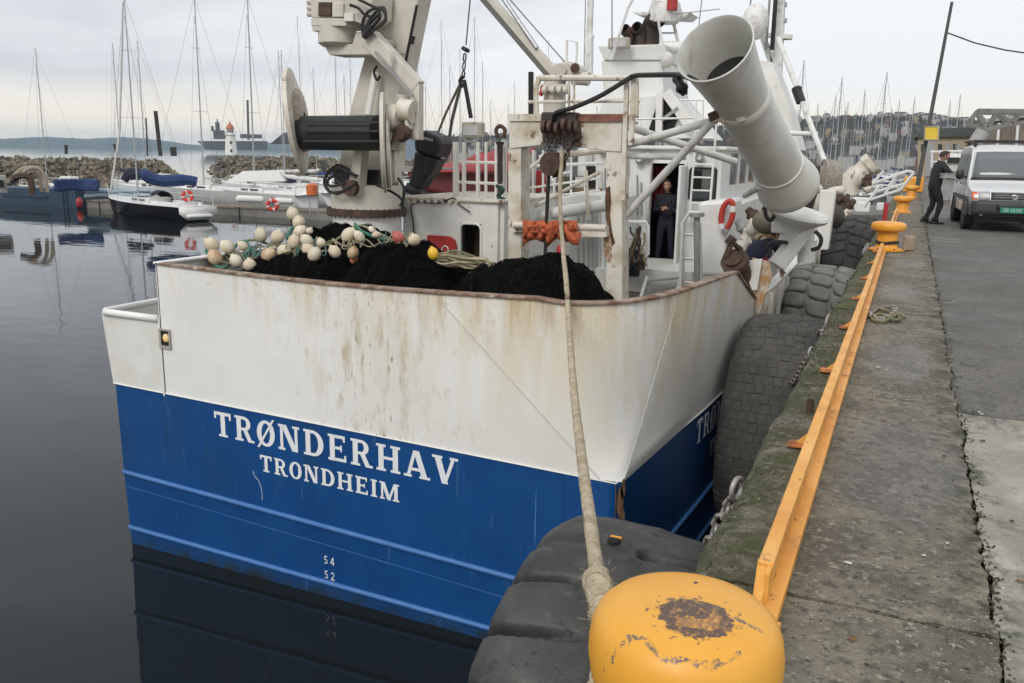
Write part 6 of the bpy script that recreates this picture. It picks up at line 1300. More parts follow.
def bollard(c, s, lab, m, hd=.40, detail=True, fl9=1.0):
    o = thing('mooring_bollard', lab, 'bollard', (c[0], c[1], 0)); n = 56 if detail else 28
    R_ = .25*s
    s_keep = s; s = s*fl9
    obj('head', MB().lathe([(R_*.60, hd-.27*s), (R_*.80, hd-.262*s), (R_*.93, hd-.24*s), (R_*.97, hd-.20*s), (R_*1.0, hd-.15*s), (R_*.995, hd-.112*s), (R_*.97, hd-.074*s), (R_*.92, hd-.045*s), (R_*.83, hd-.024*s), (R_*.68, hd-.010*s), (R_*.4, hd-.003*s), (0, hd)], (c[0], c[1], 0), n=n), m, o, smooth=60)
    obj('column', MB().lathe([(R_*.62, hd-.26*s), (R_*.58, .10), (R_*.66, .05), (R_*.8, .028)], (c[0], c[1], 0), n=n//2), yel2, o, smooth=60)
    obj('base_plate', MB().lathe([(R_*.7, .03), (R_*1.05, .03), (R_*1.05, .004)], (c[0], c[1], 0), n=n//2), yel2, o, smooth=40)
    for k in range(6): a = 2*pi*k/6; obj('bolt', MB().lathe([(.016, .03), (.016, .048), (0, .048)], (c[0]+cos(a)*R_*.92, c[1]+sin(a)*R_*.92, 0), n=6), rusty, o)
    return o
bollard(BC, .93, 'large yellow mooring bollard with worn rusty head in the foreground', wear, BH)
bollard((-.28, 16.4), 1.15, 'yellow mooring bollard at the far end of the first orange rail', yel2, .50, False, .55)
obj('rope_turn', MB().tube([(-.28+.17*cos(k*pi/8), 16.4+.17*sin(k*pi/8), .14+.01*sin(k)) for k in range(16)], .03, 6, closed=True), M('dark hawser', (.03, .03, .03), rough=.9), None) and None
o = bpy.data.objects['rope_turn']; tag(o, 'dark hawser turned round the second yellow bollard', 'rope')
bollard((-.16, 28.5), 1.15, 'third yellow bollard along the quay edge, just past the second', yel2, .50, False, .55)
bollard((.05, 40), 1.2, 'fourth yellow bollard along the quay, small in the distance', yel2, .52, False, .55)
tag(obj('quay_block', MB().box((-.02, 16.5, 0.002), (.16, 16.9, .24)), M('tan concrete block', (.3, .24, .18), rough=.85), center=True, smooth=False, bev=.02), 'small brown block standing against the second bollard', 'block')
bx = at(920, 190, 34); tag(obj('yellow_barrier', MB().box((-.35, 47, .0), (.55, 47.3, .75)), yel2, center=True, smooth=False, bev=.08), 'wide yellow steel barrier across the quay end beside the lamp pole', 'barrier')
# orange edge rails
railm = M('orange rail paint', (.76, .375, .07), (.66, .29, .05), 3, .4, .65, rough=.5, bump=.12, bsc=20, layers=(((.20, .09, .04), 13, .63, .67), ((.84, .46, .15), 2, .5, .7), ((.45, .22, .07), 5, .56, .7), ((.12, .07, .04), 45, .70, .73)))
def edge_rail(y0, y1, lab, x0=-.325, x1=None, detail=True):
    x1 = x0 if x1 is None else x1
    o = thing('edge_rail', lab, 'rail', (x0, y0, 0)); L = y1-y0
    X = lambda y: lerp(x0, x1, (y-y0)/L)
    h = .165
    mb = MB().add([(X(y0+.12)-.036, y0+.12, h), (X(y0+.12)+.018, y0+.12, h), (X(y1)+.018, y1, h), (X(y1)-.036, y1, h)]+[(X(y0+.12)-.036, y0+.12, h-.022), (X(y0+.12)+.018, y0+.12, h-.022), (X(y1)+.018, y1, h-.022), (X(y1)-.036, y1, h-.022)], [(0, 1, 2, 3), (7, 6, 5, 4), (0, 4, 5, 1), (1, 5, 6, 2), (2, 6, 7, 3), (3, 7, 4, 0)])
    obj('top_bar', mb, railm, o, smooth=False, bev=.006)
    mb = MB().prism([(x0-.040, y0+.14, h-.002), (x0+.016, y0+.14, h-.002), (x0+.004, y0+.02, .04), (x0-.010, y0-.06, .01), (x0-.030, y0-.04, .01)], (0, .02, -.02)); obj('end_plate', mb, railm, o, smooth=False, bev=.004)
    obj('web', MB().beam((x0+.006, y0+.05, .085), (x1+.006, y1, .085), .016, .14), railm, o, smooth=False)
    obj('base_flange', MB().beam((x0+.030, y0-.06, .035), (x1+.030, y1, .035), .050, .016), railm, o, smooth=False, bev=.003)
    obj('flange_lip', MB().beam((x0+.053, y0-.06, .022), (x1+.053, y1, .022), .012, .04), railm, o, smooth=False)
    y = y0+1.9
    while y < y1 and detail:
        obj('bracket', MB().box((X(y)-.15, y, .012), (X(y)-.02, y+.09, .03)), M('bracket orange', (.55, .18, .05), RUST, 14, .5, .6, rough=.7), o, smooth=False, bev=.003)
        obj('gusset', MB().prism([(X(y)-.11, y+.04, .03), (X(y)-.02, y+.04, .03), (X(y)-.02, y+.04, .12)], (0, .012, 0)), railm, o, smooth=False); y += 1.85
    if detail:
        obj('end_cap', MB().box((x0+.0, y0-.075, .0), (x0+.075, y0-.05, .045)), railm, o, smooth=False, bev=.003)
        for k in range(int(L/.9)):
            for e in (0,): obj('rivet', MB().ball((X(y0+.5+k*.9)-.012, y0+.5+k*.9, h+.001), .007, 6, 4, (1, 1, .5)), railm, o)
    return o
edge_rail(2.78, 15.9, 'long orange painted steel rail along the quay edge from the near bollard', -.315, -.33)
edge_rail(17.2, 28.0, 'second orange rail beyond the second bollard', -.31, -.30, False)
edge_rail(29.2, 39.2, 'third, farthest orange rail along the quay edge', -.30, -.30, False)
pn_ = at(810, 399, 6.6); pz = atz(809, 412, .0)
tag(obj('iron_pin', MB().tube([(pz.x, pz.y, -.01), (pz.x+.003, pz.y, .09)], .021, 10), rusty, center=True), 'short rusty iron pin standing in the mossy quay edge', 'pin')
# loose mooring chain and rope left by the rail
pq = [(869, 316), (878, 309), (889, 312), (900, 318), (893, 320), (880, 314), (872, 319), (884, 321), (898, 314), (905, 317)]
tag(obj('rope_coil', MB().tube(spline([atz(x, y, .018+.012*(k % 3)) for k, (x, y) in enumerate(pq)], 6), .017, 6), greenr, smooth=True, center=True), 'loose tangle of dark rope dropped beside the rail on the quay', 'rope')
chain('loose_chain', [atz(868, 312, .03), atz(876, 318, .03), atz(888, 317, .03), atz(896, 309, .03), atz(884, 306, .03)], chainm, .035, .009, lab='small rusty chain lying with the tangled rope by the rail', cat='chain')
gd = struct('drain_grate', MB().box((.50, 18.9, -.02), (.98, 19.35, -.008)), M('cast iron', (.07, .07, .068), rough=.6), smooth=False)
for k in range(7): obj('grate_bar', MB().box((.53+k*.062, 18.93, -.0078), (.56+k*.062, 19.32, .002)), M('cast iron', (.07, .07, .068)), gd, smooth=False)
obj('grate_frame', MB().box((.47, 18.82, -.02), (1.01, 18.895, .012)).box((.47, 19.355, -.02), (1.01, 19.42, .012)), M('pale grate frame', (.22, .22, .2), rough=.8), gd, smooth=False)
# ------------------------------------------------------------------ tyre fenders
def tyre(c, Ro, wid, kind, lab, tilt=0, rot0=0, m=None):
    m = m or rubber
    o = thing('tyre_fender', lab, 'tyre', c); c = Vector(c); M3 = Matrix.Rotation(tilt, 3, 'Y')
    def P(r, x, a): return c+M3@Vector((x, cos(a)*r, sin(a)*r))
    hw = wid/2
    prof = [(Ro*.60, -hw*.72), (Ro*.68, -hw*.95), (Ro*.80, -hw*1.0), (Ro*.91, -hw*.93), (Ro*.955, -hw*.80), (Ro*.975, -hw*.5), (Ro*.985, 0), (Ro*.975, hw*.5), (Ro*.955, hw*.80), (Ro*.91, hw*.93), (Ro*.80, hw), (Ro*.68, hw*.95), (Ro*.60, hw*.72)]
    n = 80; mb = MB(); ks_ = .88 if kind == 'lugs' else 1; vs = [P(r*(ks_ if r > Ro*.78 else 1), x*ks_, 2*pi*k/n) for r, x in prof for k in range(n)]
    mb.add(vs, [(i*n+k, i*n+(k+1) % n, (i+1)*n+(k+1) % n, (i+1)*n+k) for i in range(len(prof)-1) for k in range(n)]); obj('carcass', mb, m, o, smooth=True)
    obj('inner_wall', MB().add([P(r, x, 2*pi*k/40) for r, x in [(Ro*.6, -hw*.7), (Ro*.75, -hw*.5), (Ro*.8, 0), (Ro*.75, hw*.5), (Ro*.6, hw*.7)] for k in range(40)], [(i*40+k, (i+1)*40+k, (i+1)*40+(k+1) % 40, i*40+(k+1) % 40) for i in range(4) for k in range(40)]), m, o, smooth=True)
    def lug(outline, th, a0, base=.0, tp=.86):
        # outline: list of (x, angle) on the tread; raised block with sloped flanks, following the crown
        def surf(x, a, e): 
            rr_ = Ro*interp([(0, .985), (.5, .975), (.80, .955), (.93, .91), (1.0, .84), (1.3, .8)], abs(x)/hw)+e; return P(rr_, x, a+a0)
        cx_ = sum(p[0] for p in outline)/len(outline); ca = sum(p[1] for p in outline)/len(outline); q = MB(); N_ = len(outline); rows_ = []
        for sc_, e in ((1, -.03), (1.0, th*.35), (.965, th*.8), (.90, th), (.55, th*1.03)): rows_.append([surf(cx_+(x-cx_)*sc_, ca+(a-ca)*sc_, e) for x, a in outline])
        v_ = [p for r__ in rows_ for p in r__]; 
        q.add(v_, [(i*N_+k, i*N_+(k+1) % N_, (i+1)*N_+(k+1) % N_, (i+1)*N_+k) for i in range(4) for k in range(N_)]+[tuple(4*N_+k for k in range(N_))]); return q
    def seg(pts, k=3):   # densify an outline
        o_ = []
        for p, q_ in zip(pts, pts[1:]+pts[:1]):
            for j in range(k): o_.append((lerp(p[0], q_[0], j/k), lerp(p[1], q_[1], j/k)))
        return o_
    if kind == 'lugs':          # one moulded tread: long worn bars that fade towards the middle
        nn_ = 25; na_, nxs = nn_*30, 64
        def tf(u, v):
            x = lerp(-hw*1.06, hw*1.06, v); a = 2*pi*u; ax_ = abs(x)/hw
            ph = (u*nn_+ (.30*x/hw) + .10*noise.noise((u*30, 1, 2))+ (.5 if x > 0 else 0)) % 1.0
            crown = interp([(0, .985), (.5, .975), (.80, .955), (.93, .91), (1.0, .84), (1.06, .74)], ax_)
            if x < 0:
                e = min(1, max(0, (ax_-.02)/.80)); h = min(1, ph/.10)**.8*(1-.30*max(0, (ph-.55)/.45)**2)*min(1, (1-ph)/.14)**.7; dr = .115*e**.7*(1-h)
                dr -= .006*e
            else:
                e = min(1, max(0, (ax_-.03)/.10)); g_ = exp(-((ph-.5)/.085)**2); dr = .085*e*g_+.014*e*(1-exp(-((ph-.5)/.3)**2))
            n_ = .003*noise.noise((x*5, cos(a)*9, sin(a)*9))+.001*noise.noise((x*14, cos(a)*26, sin(a)*26))
            return P(Ro*(crown+.012-dr+n_), x*(1-dr*.9), a+rot0)
        obj('tread', MB().grid(tf, na_, nxs), m, o, smooth=True)
        for k in range(900):      # the lifting hole with its yellow paint, on the tread where it shows
            q = EP+ray(614, 541).normalized()*(2+k*.01)
            if hypot(q.y-c.y, q.z-c.z) < Ro*1.0: break
        nrm_ = Vector((0, q.y-c.y, q.z-c.z)).normalized(); tg_ = Vector((1, 0, 0)).cross(nrm_)
        obj('lifting_hole', MB().lathe([(0, .012), (.034, .012), (.040, .004), (.040, -.02)], q, nrm_, n=20), inside, o, smooth=True)
        obj('yellow_lug', MB().beam(q-nrm_*.0+tg_*.036*(1 if tg_.y > 0 else -1)+Vector((-.035, 0, .004)), q+tg_*.036*(1 if tg_.y > 0 else -1)+Vector((.035, 0, .004)), .03, .02), yellow, o, smooth=False, bev=.006)
    elif kind == 'bricks':      # small worn blocks in staggered rows
        nn_ = 76; da = 2*pi/nn_; nx_ = 10; rest = MB()
        for k in range(nn_):
            for j in range(nx_):
                a0 = rot0+da*k; xx0 = -hw*.95+2*hw*.95*(j+(.28 if k % 2 else 0))/nx_; xx1 = xx0+2*hw*.95/nx_*.93
                if xx1 > hw*1.02: xx1 = hw*1.02
                jj = R.uniform(-.16, .16)*da
                q_ = lug(seg([(xx0, -da*.46+jj), (xx1, -da*.46), (xx1, da*.45+jj), (xx0, da*.45)], 1), .0065*Ro*R.uniform(.3, 1.5), a0, tp=.9)
                if 1.15 < (a0 % (2*pi)) < 3.45: obj('tread_block', q_, m, o, smooth=False)
                else: rest.add(q_.v, q_.f)
        obj('hidden_tread', rest, m, o, smooth=False, kind='stuff')
    elif kind == 'pillows':     # big swollen blocks in a wavy pattern
        nn_ = 25; da = 2*pi/nn_
        for k in range(nn_):
            for s in (1,):
                for j, (xa, xb, sh) in enumerate(((-1.05, -.36, .0), (-.32, .33, .5), (.37, 1.05, .1))):
                    a0 = rot0+da*(k+sh)
                    xm = s*hw*(xa+xb)/2; xr = hw*(xb-xa)/2; ol = [(xm+xr*math.copysign(abs(cos(t_))**.62, cos(t_)), da*.45*math.copysign(abs(sin(t_))**.62, sin(t_))+cos(t_)*s*da*.16) for t_ in [2*pi*q_/18 for q_ in range(18)]]
                    obj('tread_block', lug(ol, .055*Ro, a0), m, o, smooth=True)
    elif kind == 'chevron':
        nn_ = 22; da = 2*pi/nn_
        for k in range(nn_):
            for s in (-1, 1):
                for xa, xb in ((.04, .48), (.54, 1.02)):
                    a0 = rot0+da*(k+(.3 if s > 0 else 0)); q0_ = .5*da
                    obj('tread_block', lug(seg([(s*hw*xa, -da*.36+q0_*xa), (s*hw*xb, -da*.36+q0_*xb), (s*hw*xb, da*.42+q0_*xb), (s*hw*xa, da*.42+q0_*xa)], 2), .035*Ro, a0), m, o, smooth=True)
    return o
T1 = tyre((-1.29, 4.45, -2.02), 1.385, 1.22, 'lugs', 'giant black lugged tyre hanging between stern and quay beside the near bollard', radians(3), .1, M('near tyre rubber', (.026, .026, .026), (.055, .054, .052), 2.4, .38, .66, rough=.55, bump=.18, bsc=60, layers=(((.11, .105, .095), 6, .57, .76, None, 9), ((.20, .20, .18), 30, .69, .76), ((.012, .012, .012), 9, .62, .7))))
T2 = tyre((-1.27, 11.42, -1.90), 1.46, 1.20, 'bricks', 'huge worn tyre with small brick like tread, second along the quay', radians(2), .03, M('brick tread rubber', (.05, .048, .045), (.09, .085, .078), 2.5, .4, .65, rough=.8, bump=.3, bsc=30, layers=(((.12, .11, .10), 8, .6, .75),)))
T3 = tyre((-1.27, 16.4, -1.63), 1.25, 1.15, 'pillows', 'grey tyre fender with big swollen tread blocks, third along the quay', radians(1), .2, M('grey tread rubber', (.19, .185, .17), (.27, .26, .24), 2.5, .4, .65, rough=.8, bump=.3, bsc=30))
T4 = tyre((-1.27, 22.9, -1.45), 1.3, 1.15, 'chevron', 'dark tyre fender with zigzag tread just before the second bollard', radians(1), .0, M('dark tread rubber', (.022, .022, .022), (.045, .044, .042), 2.5, .4, .65, rough=.8))
T5 = tyre((-1.30, 27.0, -1.3), 1.25, 1.1, 'chevron', 'farthest dark tyre fender, half hidden behind the second bollard', 0, .1, M('mid grey tread rubber', (.055, .054, .052), (.08, .078, .072), 2.5, .4, .65, rough=.8))
# lifting hole with yellow paint on the near tyre
hp_ = at(615, 540, 4.35)
# chains that carry the tyres
def hang(p_eye, pts, lab, R_=.045, r_=.012, eye=True):
    o = chain('tyre_chain', pts, chainm, R_, r_, lab=lab, cat='chain', step=2.2)
    if eye: obj('eye_ring', MB().tube([Vector(p_eye)+Vector((R_*.35*cos(2*pi*k/18), R_*1.15*cos(2*pi*k/18), R_*1.2*sin(2*pi*k/18))) for k in range(18)], R_*.32, 8, closed=True), chainm, o, smooth=True)
    return o
ex = lambda x, y, z: atz(x, y, z)
a = atx(737, 489, -.70)
hang(a, [a+Vector((0, -.03, -.04)), atx(729, 506, -.74), atx(720, 520, -.80), atx(711, 540, -.86), atx(704, 560, -.95)], 'galvanised chain with ring over the quay edge, holding the near tyre', .050, .0135)
a = atx(811, 353, -.74)
hang(a, [a, atx(803, 366, -.85), atx(795, 380, -.98), atx(785, 388, -1.15)], 'galvanised chain running to the hole in the brick tread tyre', .046, .013)
a = atx(829, 322, -.72)
hang(a, [atx(834, 316, -.68), a, atx(822, 333, -.80), atx(816, 345, -.9)], 'short chain with ring between the second and third tyres', .07, .018)
a = atx(853, 278, -.72)
hang(a, [a, atx(846, 284, -.85), atx(838, 292, -1.0), atx(828, 300, -1.2)], 'chain lying over the grey swollen tyre', .055, .015, False)
hang(a, [atx(868, 244, -.72), atx(864, 252, -.72), atx(862, 262, -.74), atx(856, 272, -.72)], 'dark chain along the quay edge by the fourth tyre', .05, .015, False)
# ------------------------------------------------------------------ people
skin = M('skin', (.45, .26, .18), rough=.55); hair = M('dark hair', (.03, .02, .015), rough=.8)
def figure(name, label, J, loc, rz, mats, headdir=(0, 1, 0), hairm=hair, cap=None, group=None, hands=((0, 1), (0, 1))):
    """J: joints in local metres (x right, y forward, z up); mats: upper, lower, shoes"""
    root = thing(name, label, 'person', loc, rz, group)
    V = []; E_ = []; Rr = []
    def jt(p, r_): V.append(Vector(p)); Rr.append(r_); return len(V)-1
    pel = jt(J['pelvis'], (.155, .125)); sp1 = jt(J['waist'], (.15, .115)); sp2 = jt(J['chest'], (.19, .13)); nk0 = jt(J['neck'], (.075, .075)); nk1 = jt(J['neck2'], (.055, .055))
    for a, b_ in ((pel, sp1), (sp1, sp2), (sp2, nk0), (nk0, nk1)): E_.append((a, b_))
    for s in 'lr':
        sh = jt(J['sh'+s], (.075, .075)); el = jt(J['el'+s], (.052, .052)); wr = jt(J['wr'+s], (.036, .036)); E_ += [(sp2, sh), (sh, el), (el, wr)]
        hp = jt(J['hip'+s], (.10, .10)); kn_ = jt(J['kn'+s], (.068, .068)); an = jt(J['an'+s], (.046, .046)); E_ += [(pel, hp), (hp, kn_), (kn_, an)]
    me = bpy.data.meshes.new('body'); me.from_pydata(V, E_, []); o = bpy.data.objects.new('body', me); col.objects.link(o)
    m = o.modifiers.new('skin', 'SKIN'); m.use_smooth_shade = True; o.modifiers.new('sub', 'SUBSURF').levels = 2
    for i, r_ in enumerate(Rr): me.skin_vertices[0].data[i].radius = r_
    me.skin_vertices[0].data[0].use_root = True
    dg = bpy.context.evaluated_depsgraph_get(); dg.update(); nm = bpy.data.meshes.new_from_object(o.evaluated_get(dg)); o.modifiers.clear(); o.data = nm; nm.name = 'body'
    nm.materials.clear()
    for q in (mats[0], mats[1], skin): nm.materials.append(q)
    pz_ = Vector(J['pelvis']); up = (Vector(J['waist'])-pz_).normalized()
    for p in nm.polygons:
        c = p.center; hs = min((c-Vector(J['wrl'])).length, (c-Vector(J['wrr'])).length)
        p.material_index = 2 if (c-Vector(J['neck2'])).length < .05 else (1 if (c-pz_).dot(up) < -.02 and min((c-Vector(J['el'+s])).length for s in 'lr') > .14 and hs > .13 else 0)
        p.use_smooth = True
    o.parent = root
    # folds
    tx = bpy.data.textures.new('folds', 'CLOUDS'); tx.noise_scale = .12; d_ = o.modifiers.new('folds', 'DISPLACE'); d_.texture = tx; d_.strength = .035; d_.mid_level = .5
    hd_ = Vector(headdir).normalized(); n2 = Vector(J['neck2']); hc = n2+Vector((0, 0, .115))+hd_*.025; q = hd_.to_track_quat('Y', 'Z').to_matrix()
    hmesh = MB()
    def hf(u, v):
        t_ = pi*v; a = 2*pi*u; x = sin(t_)*cos(a); y = sin(t_)*sin(a); z = cos(t_)
        ry = .098; rx = .074; rz_ = .122
        if z < 0: rx *= 1-.32*(-z)**1.3; ry *= 1-.12*(-z)
        p = Vector((x*rx, y*ry, z*rz_))
        if y > .6:
            if abs(x) < .22 and -.35 < z < .12: p.y += .022*(1-abs(x)/.22)*(1-(z+.35)/.6)        # nose
            if .08 < abs(x) < .55 and .0 < z < .25: p.y -= .008                                     # eye sockets
            if abs(x) < .3 and -.62 < z < -.52: p.y -= .006                                         # mouth
            if abs(x) < .3 and -.88 < z < -.7: p.y += .006
        return hc+q@p
    obj('head', hmesh.grid(hf, 32, 24), skin, root, local=True, smooth=True)
    for s in (-1, 1):
        obj('ear', MB().ball(hc+q@Vector((s*.074, -.008, -.005)), .026, 8, 6, (.4, .8, 1.2)), skin, root, local=True, smooth=True)
        obj('eye', MB().ball(hc+q@Vector((s*.030, .082, .014)), .011, 8, 6, (1.2, .6, .7)), M('eye', (.03, .02, .02), rough=.2), root, local=True, smooth=True)
        obj('brow', MB().tube([hc+q@Vector((s*.014, .094, .032)), hc+q@Vector((s*.045, .083, .034))], .005, 5), hairm, root, local=True)
    obj('mouth', MB().tube([hc+q@Vector((-.022, .088, -.062)), hc+q@Vector((0, .093, -.064)), hc+q@Vector((.022, .088, -.062))], .0045, 5), M('lips', (.32, .12, .1)), root, local=True)
    hb2 = MB().grid(lambda u, v: hc+q@Vector((.083*sin(v*pi*.56)*cos(2*pi*u), (.107*sin(v*pi*.56)*sin(2*pi*u) if sin(2*pi*u) < .15 else .098*sin(min(v*.62, .30)*pi)*sin(2*pi*u)), .130*cos(v*pi*.56 if sin(2*pi*u) < .3 else v*pi*.30)-.002)), 28, 10)
    obj('hair', hb2, hairm, root, local=True, smooth=True)
    if cap: obj('cap', MB().grid(lambda u, v: hc+q@Vector((.09*sin(v*pi*.5)*cos(2*pi*u), .115*sin(v*pi*.5)*sin(2*pi*u), .02+.13*cos(v*pi*.5))), 24, 8), cap, root, local=True, smooth=True)
    for s, hdv in zip('lr', hands):
        w_ = Vector(J['wr'+s]); e_ = Vector(J['el'+s]); d = (w_-e_).normalized(); side = d.cross(Vector((0, 0, 1))).normalized() if abs(d.z) < .9 else Vector((1, 0, 0)); nrm = side.cross(d)
        hm = MB().ball(w_+d*.045, .042, 10, 8, (1, 1, 1))
        vs = MB()
        hand = MB(); Q = Matrix((side, d, nrm)).transposed(); 
        hand.ball(w_+d*.048, .05, 12, 8, (.8, 1.0, .38), Q); sg = 1 if s == 'l' else -1
        for k, (off, ln) in enumerate(((-.030, .060), (-.010, .070), (.010, .066), (.029, .052))):
            b0 = w_+d*.085+side*off; b1 = b0+d*ln*.5-nrm*.008; b2 = b1+d*ln*.35-nrm*.022; b3 = b2+d*ln*.15-nrm*.022; hand.tube([b0-d*.02, b0, b1, b2, b3], [.0095, .0095, .009, .008, .006], 7)
        b0 = w_+d*.035-side*.030*sg; hand.tube([b0, b0-side*.02*sg+d*.025, b0-side*.028*sg+d*.055-nrm*.012], [.012, .0105, .008], 7)
        obj('hand', hand, skin, root, local=True, smooth=True)
    for s in 'lr':
        a = Vector(J['an'+s]); f = Vector(J.get('ft'+s, (0, 1, 0))).normalized()
        def sf(u, v, a=a, f=f):
            side = Vector((f.y, -f.x, 0)); t_ = v; L_ = lerp(-.085, .19, t_); wd = .045*(sin(pi*min(1, .12+t_*.88))**.4)+.004; hgt = lerp(.10, .045, min(1, t_*1.3)); an_ = 2*pi*u
            return Vector((a.x, a.y, 0))+f*L_+side*wd*cos(an_)+Vector((0, 0, max(.0, hgt*.5+hgt*.55*sin(an_))+(a.z-.08 if a.z > .1 else 0)))
        obj('boot', MB().grid(sf, 16, 12), mats[2], root, local=True, smooth=True)
        obj('trouser_cuff', MB().tube([a+Vector((0, 0, .07)), a+Vector((0, 0, -.02))], [.062, .072], 12), mats[1], root, local=True, smooth=True)
    return root
blk = M('black work clothes', (.014, .014, .016), (.03, .03, .033), 6, .4, .7, rough=.85); blkt = M('black trousers', (.010, .010, .012), (.02, .02, .022), 6, .4, .7, rough=.9); boot = M('work boots', (.03, .025, .022), rough=.6); navy = M('navy overalls', (.010, .013, .026), (.018, .021, .035), 6, .4, .7, rough=.9)
P0 = atz(930, 223.5, -.01)
Jm = dict(pelvis=(0, 0, .95), waist=(0, .02, 1.10), chest=(0, .05, 1.34), neck=(0, .07, 1.50), neck2=(0, .10, 1.56),
    shl=(-.19, .05, 1.44), ell=(-.25, .13, 1.18), wrl=(-.16, .36, 1.12), shr=(.19, .06, 1.43), elr=(.26, .24, 1.22), wrr=(.22, .50, 1.16),
    hipl=(-.09, 0, .88), knl=(-.10, .05, .50), anl=(-.13, -.06, .09), hipr=(.09, 0, .88), knr=(.10, .13, .50), anr=(.08, .06, .09), ftl=(-.1, 1, 0), ftr=(.1, 1, 0))
man = figure('person', 'man in black work clothes holding a grey tray beside the silver van', Jm, (P0.x, P0.y, -.01), radians(-72), (blk, blkt, boot), (0, 1, -.12))
man.scale = (1.22, 1.2, 1.0)
mr_ = Matrix.Rotation(radians(-72), 4, 'Z'); W_ = lambda x, y, z: Vector((P0.x, P0.y, 0))+(mr_@Vector((x, y, z)))
tray = thing('tray', 'flat grey box the man in black carries in front of him', 'tray', W_(0, .35, 1.16))
mb = MB(); pts_ = [W_(.06, .02, 1.12), W_(.46, .02, 1.12), W_(.46, .66, 1.14), W_(.06, .66, 1.14)]; mb.prism(pts_, (0, 0, .10)); obj('box', mb, M('tray grey', (.34, .37, .35), rough=.5), tray, smooth=False, bev=.008)
mb = MB().prism([p+Vector((0, 0, .102)) for p in [W_(.045, .0, 1.12), W_(.475, .0, 1.12), W_(.475, .68, 1.14), W_(.045, .68, 1.14)]], (0, 0, .012)); obj('lid', mb, M('tray lid', (.5, .54, .51), rough=.45), tray, smooth=False)
# crewman in the deckhouse doorway
D0 = at(664, 262, 16.9); fz_ = zd0-.02
Jc = dict(pelvis=(0, 0, .93), waist=(0, .02, 1.08), chest=(0, .03, 1.32), neck=(0, .03, 1.47), neck2=(0, .05, 1.53),
    shl=(-.19, .02, 1.41), ell=(-.24, .10, 1.14), wrl=(-.05, .28, 1.20), shr=(.19, .02, 1.41), elr=(.25, .08, 1.14), wrr=(.08, .28, 1.22),
    hipl=(-.09, 0, .86), knl=(-.12, .02, .48), anl=(-.14, 0, .09), hipr=(.09, 0, .86), knr=(.12, .04, .48), anr=(.14, .02, .09), ftl=(-.2, 1, 0), ftr=(.2, 1, 0))
chk = M('checked work shirt', (.012, .012, .02), (.03, .03, .042), 26, .5, .56, rough=.9)
figure('person', 'crewman in dark overalls standing in the deckhouse doorway', Jc, (D0.x, D0.y, fz_), radians(190), (chk, navy, boot), (.35, 1, 0))
obj('red_jacket', MB().grid(lambda u, v: at(lerp(652, 665, u)+1.2*sin(v*5), lerp(166, 208, v), 17.25)+Vector((0, .06*sin(u*14), 0)), 14, 12), redp, None, solid=.04, smooth=True, center=True)
tag(bpy.data.objects['red_jacket'], 'red jacket hanging inside the deckhouse doorway', 'jacket')
# second crewman bending at the starboard rail, dark hooded back
D1 = at(757, 262, 13.9)
Jb = dict(pelvis=(0, -.30, .90), waist=(0, -.18, 1.0), chest=(0, .06, 1.10), neck=(0, .20, 1.13), neck2=(0, .26, 1.12),
    shl=(-.19, .08, 1.08), ell=(-.24, .18, .82), wrl=(-.16, .34, .66), shr=(.19, .08, 1.08), elr=(.24, .2, .82), wrr=(.16, .36, .66),
    hipl=(-.09, -.30, .84), knl=(-.11, -.12, .48), anl=(-.12, -.25, .09), hipr=(.09, -.30, .84), knr=(.11, -.10, .48), anr=(.12, -.22, .09), ftl=(0, 1, 0), ftr=(0, 1, 0))
figure('person', 'crewman in a dark blue jacket bending over behind the starboard winch', Jb, (D1.x-.0, D1.y+.5, -.84-.08), radians(-25), (M('dark blue jacket', (.010, .014, .035), rough=.85), navy, boot), (.3, 1, -.6))
# life rings on the ship
lrp = at(726, 215, 15.25)
o = thing('life_ring', 'red horseshoe life ring hung on the white deckhouse corner', 'life ring', lrp)
hs_ = [(722, 229), (721, 218), (724, 206), (730, 201), (733, 206), (732, 218), (727, 229)]
obj('ring', MB().tube(spline([at(x, y, 15.15) for x, y in hs_], 6), .048, 10), M('worn ring red', (.42, .035, .02), rough=.6), o, smooth=True)
for k in (0, 4): obj('band', MB().tube([at(hs_[k][0], hs_[k][1], 15.14), at((hs_[k][0]+hs_[k+1][0])/2, (hs_[k][1]+hs_[k+1][1])/2, 15.14)], .053, 10), mastw, o)
obj('lanyard', MB().tube(spline([at(723, 229, 15.1), at(724, 234, 15.1), at(727, 233, 15.1), at(729, 228, 15.1)], 4), .012, 4), wire, o)
# clutter by the doorway
for (x0, y0, x1, y1, Y, m, lab) in [(623, 248, 630, 277, 14.2, M('olive oilskin', (.09, .085, .05), rough=.9), 'limp olive oilskins hanging beside the gantry post'), (629, 250, 637, 268, 14.4, M('blue cloth', (.03, .08, .2), rough=.9), 'blue rag bundle hanging right of the gantry post')]:
    oo = obj('hanging_oilskin', MB().grid(lambda u, v: at(lerp(x0, x1, u)+sin(v*6), lerp(y0, y1, v), Y)+Vector((0, .06*sin(u*9+v*3), 0)), 12, 14), m, solid=.03, smooth=True, center=True); tag(oo, lab, 'oilskins')
dr2 = sp_('guard_rail', MB().tube([at(618, 222, 14.3), at(646, 222, 14.3), at(648, 226, 14.3), at(648, 254, 14.3), at(644, 258, 14.3)], .03, 6).tube([at(618, 238, 14.3), at(648, 238, 14.3)], .02, 5), white)
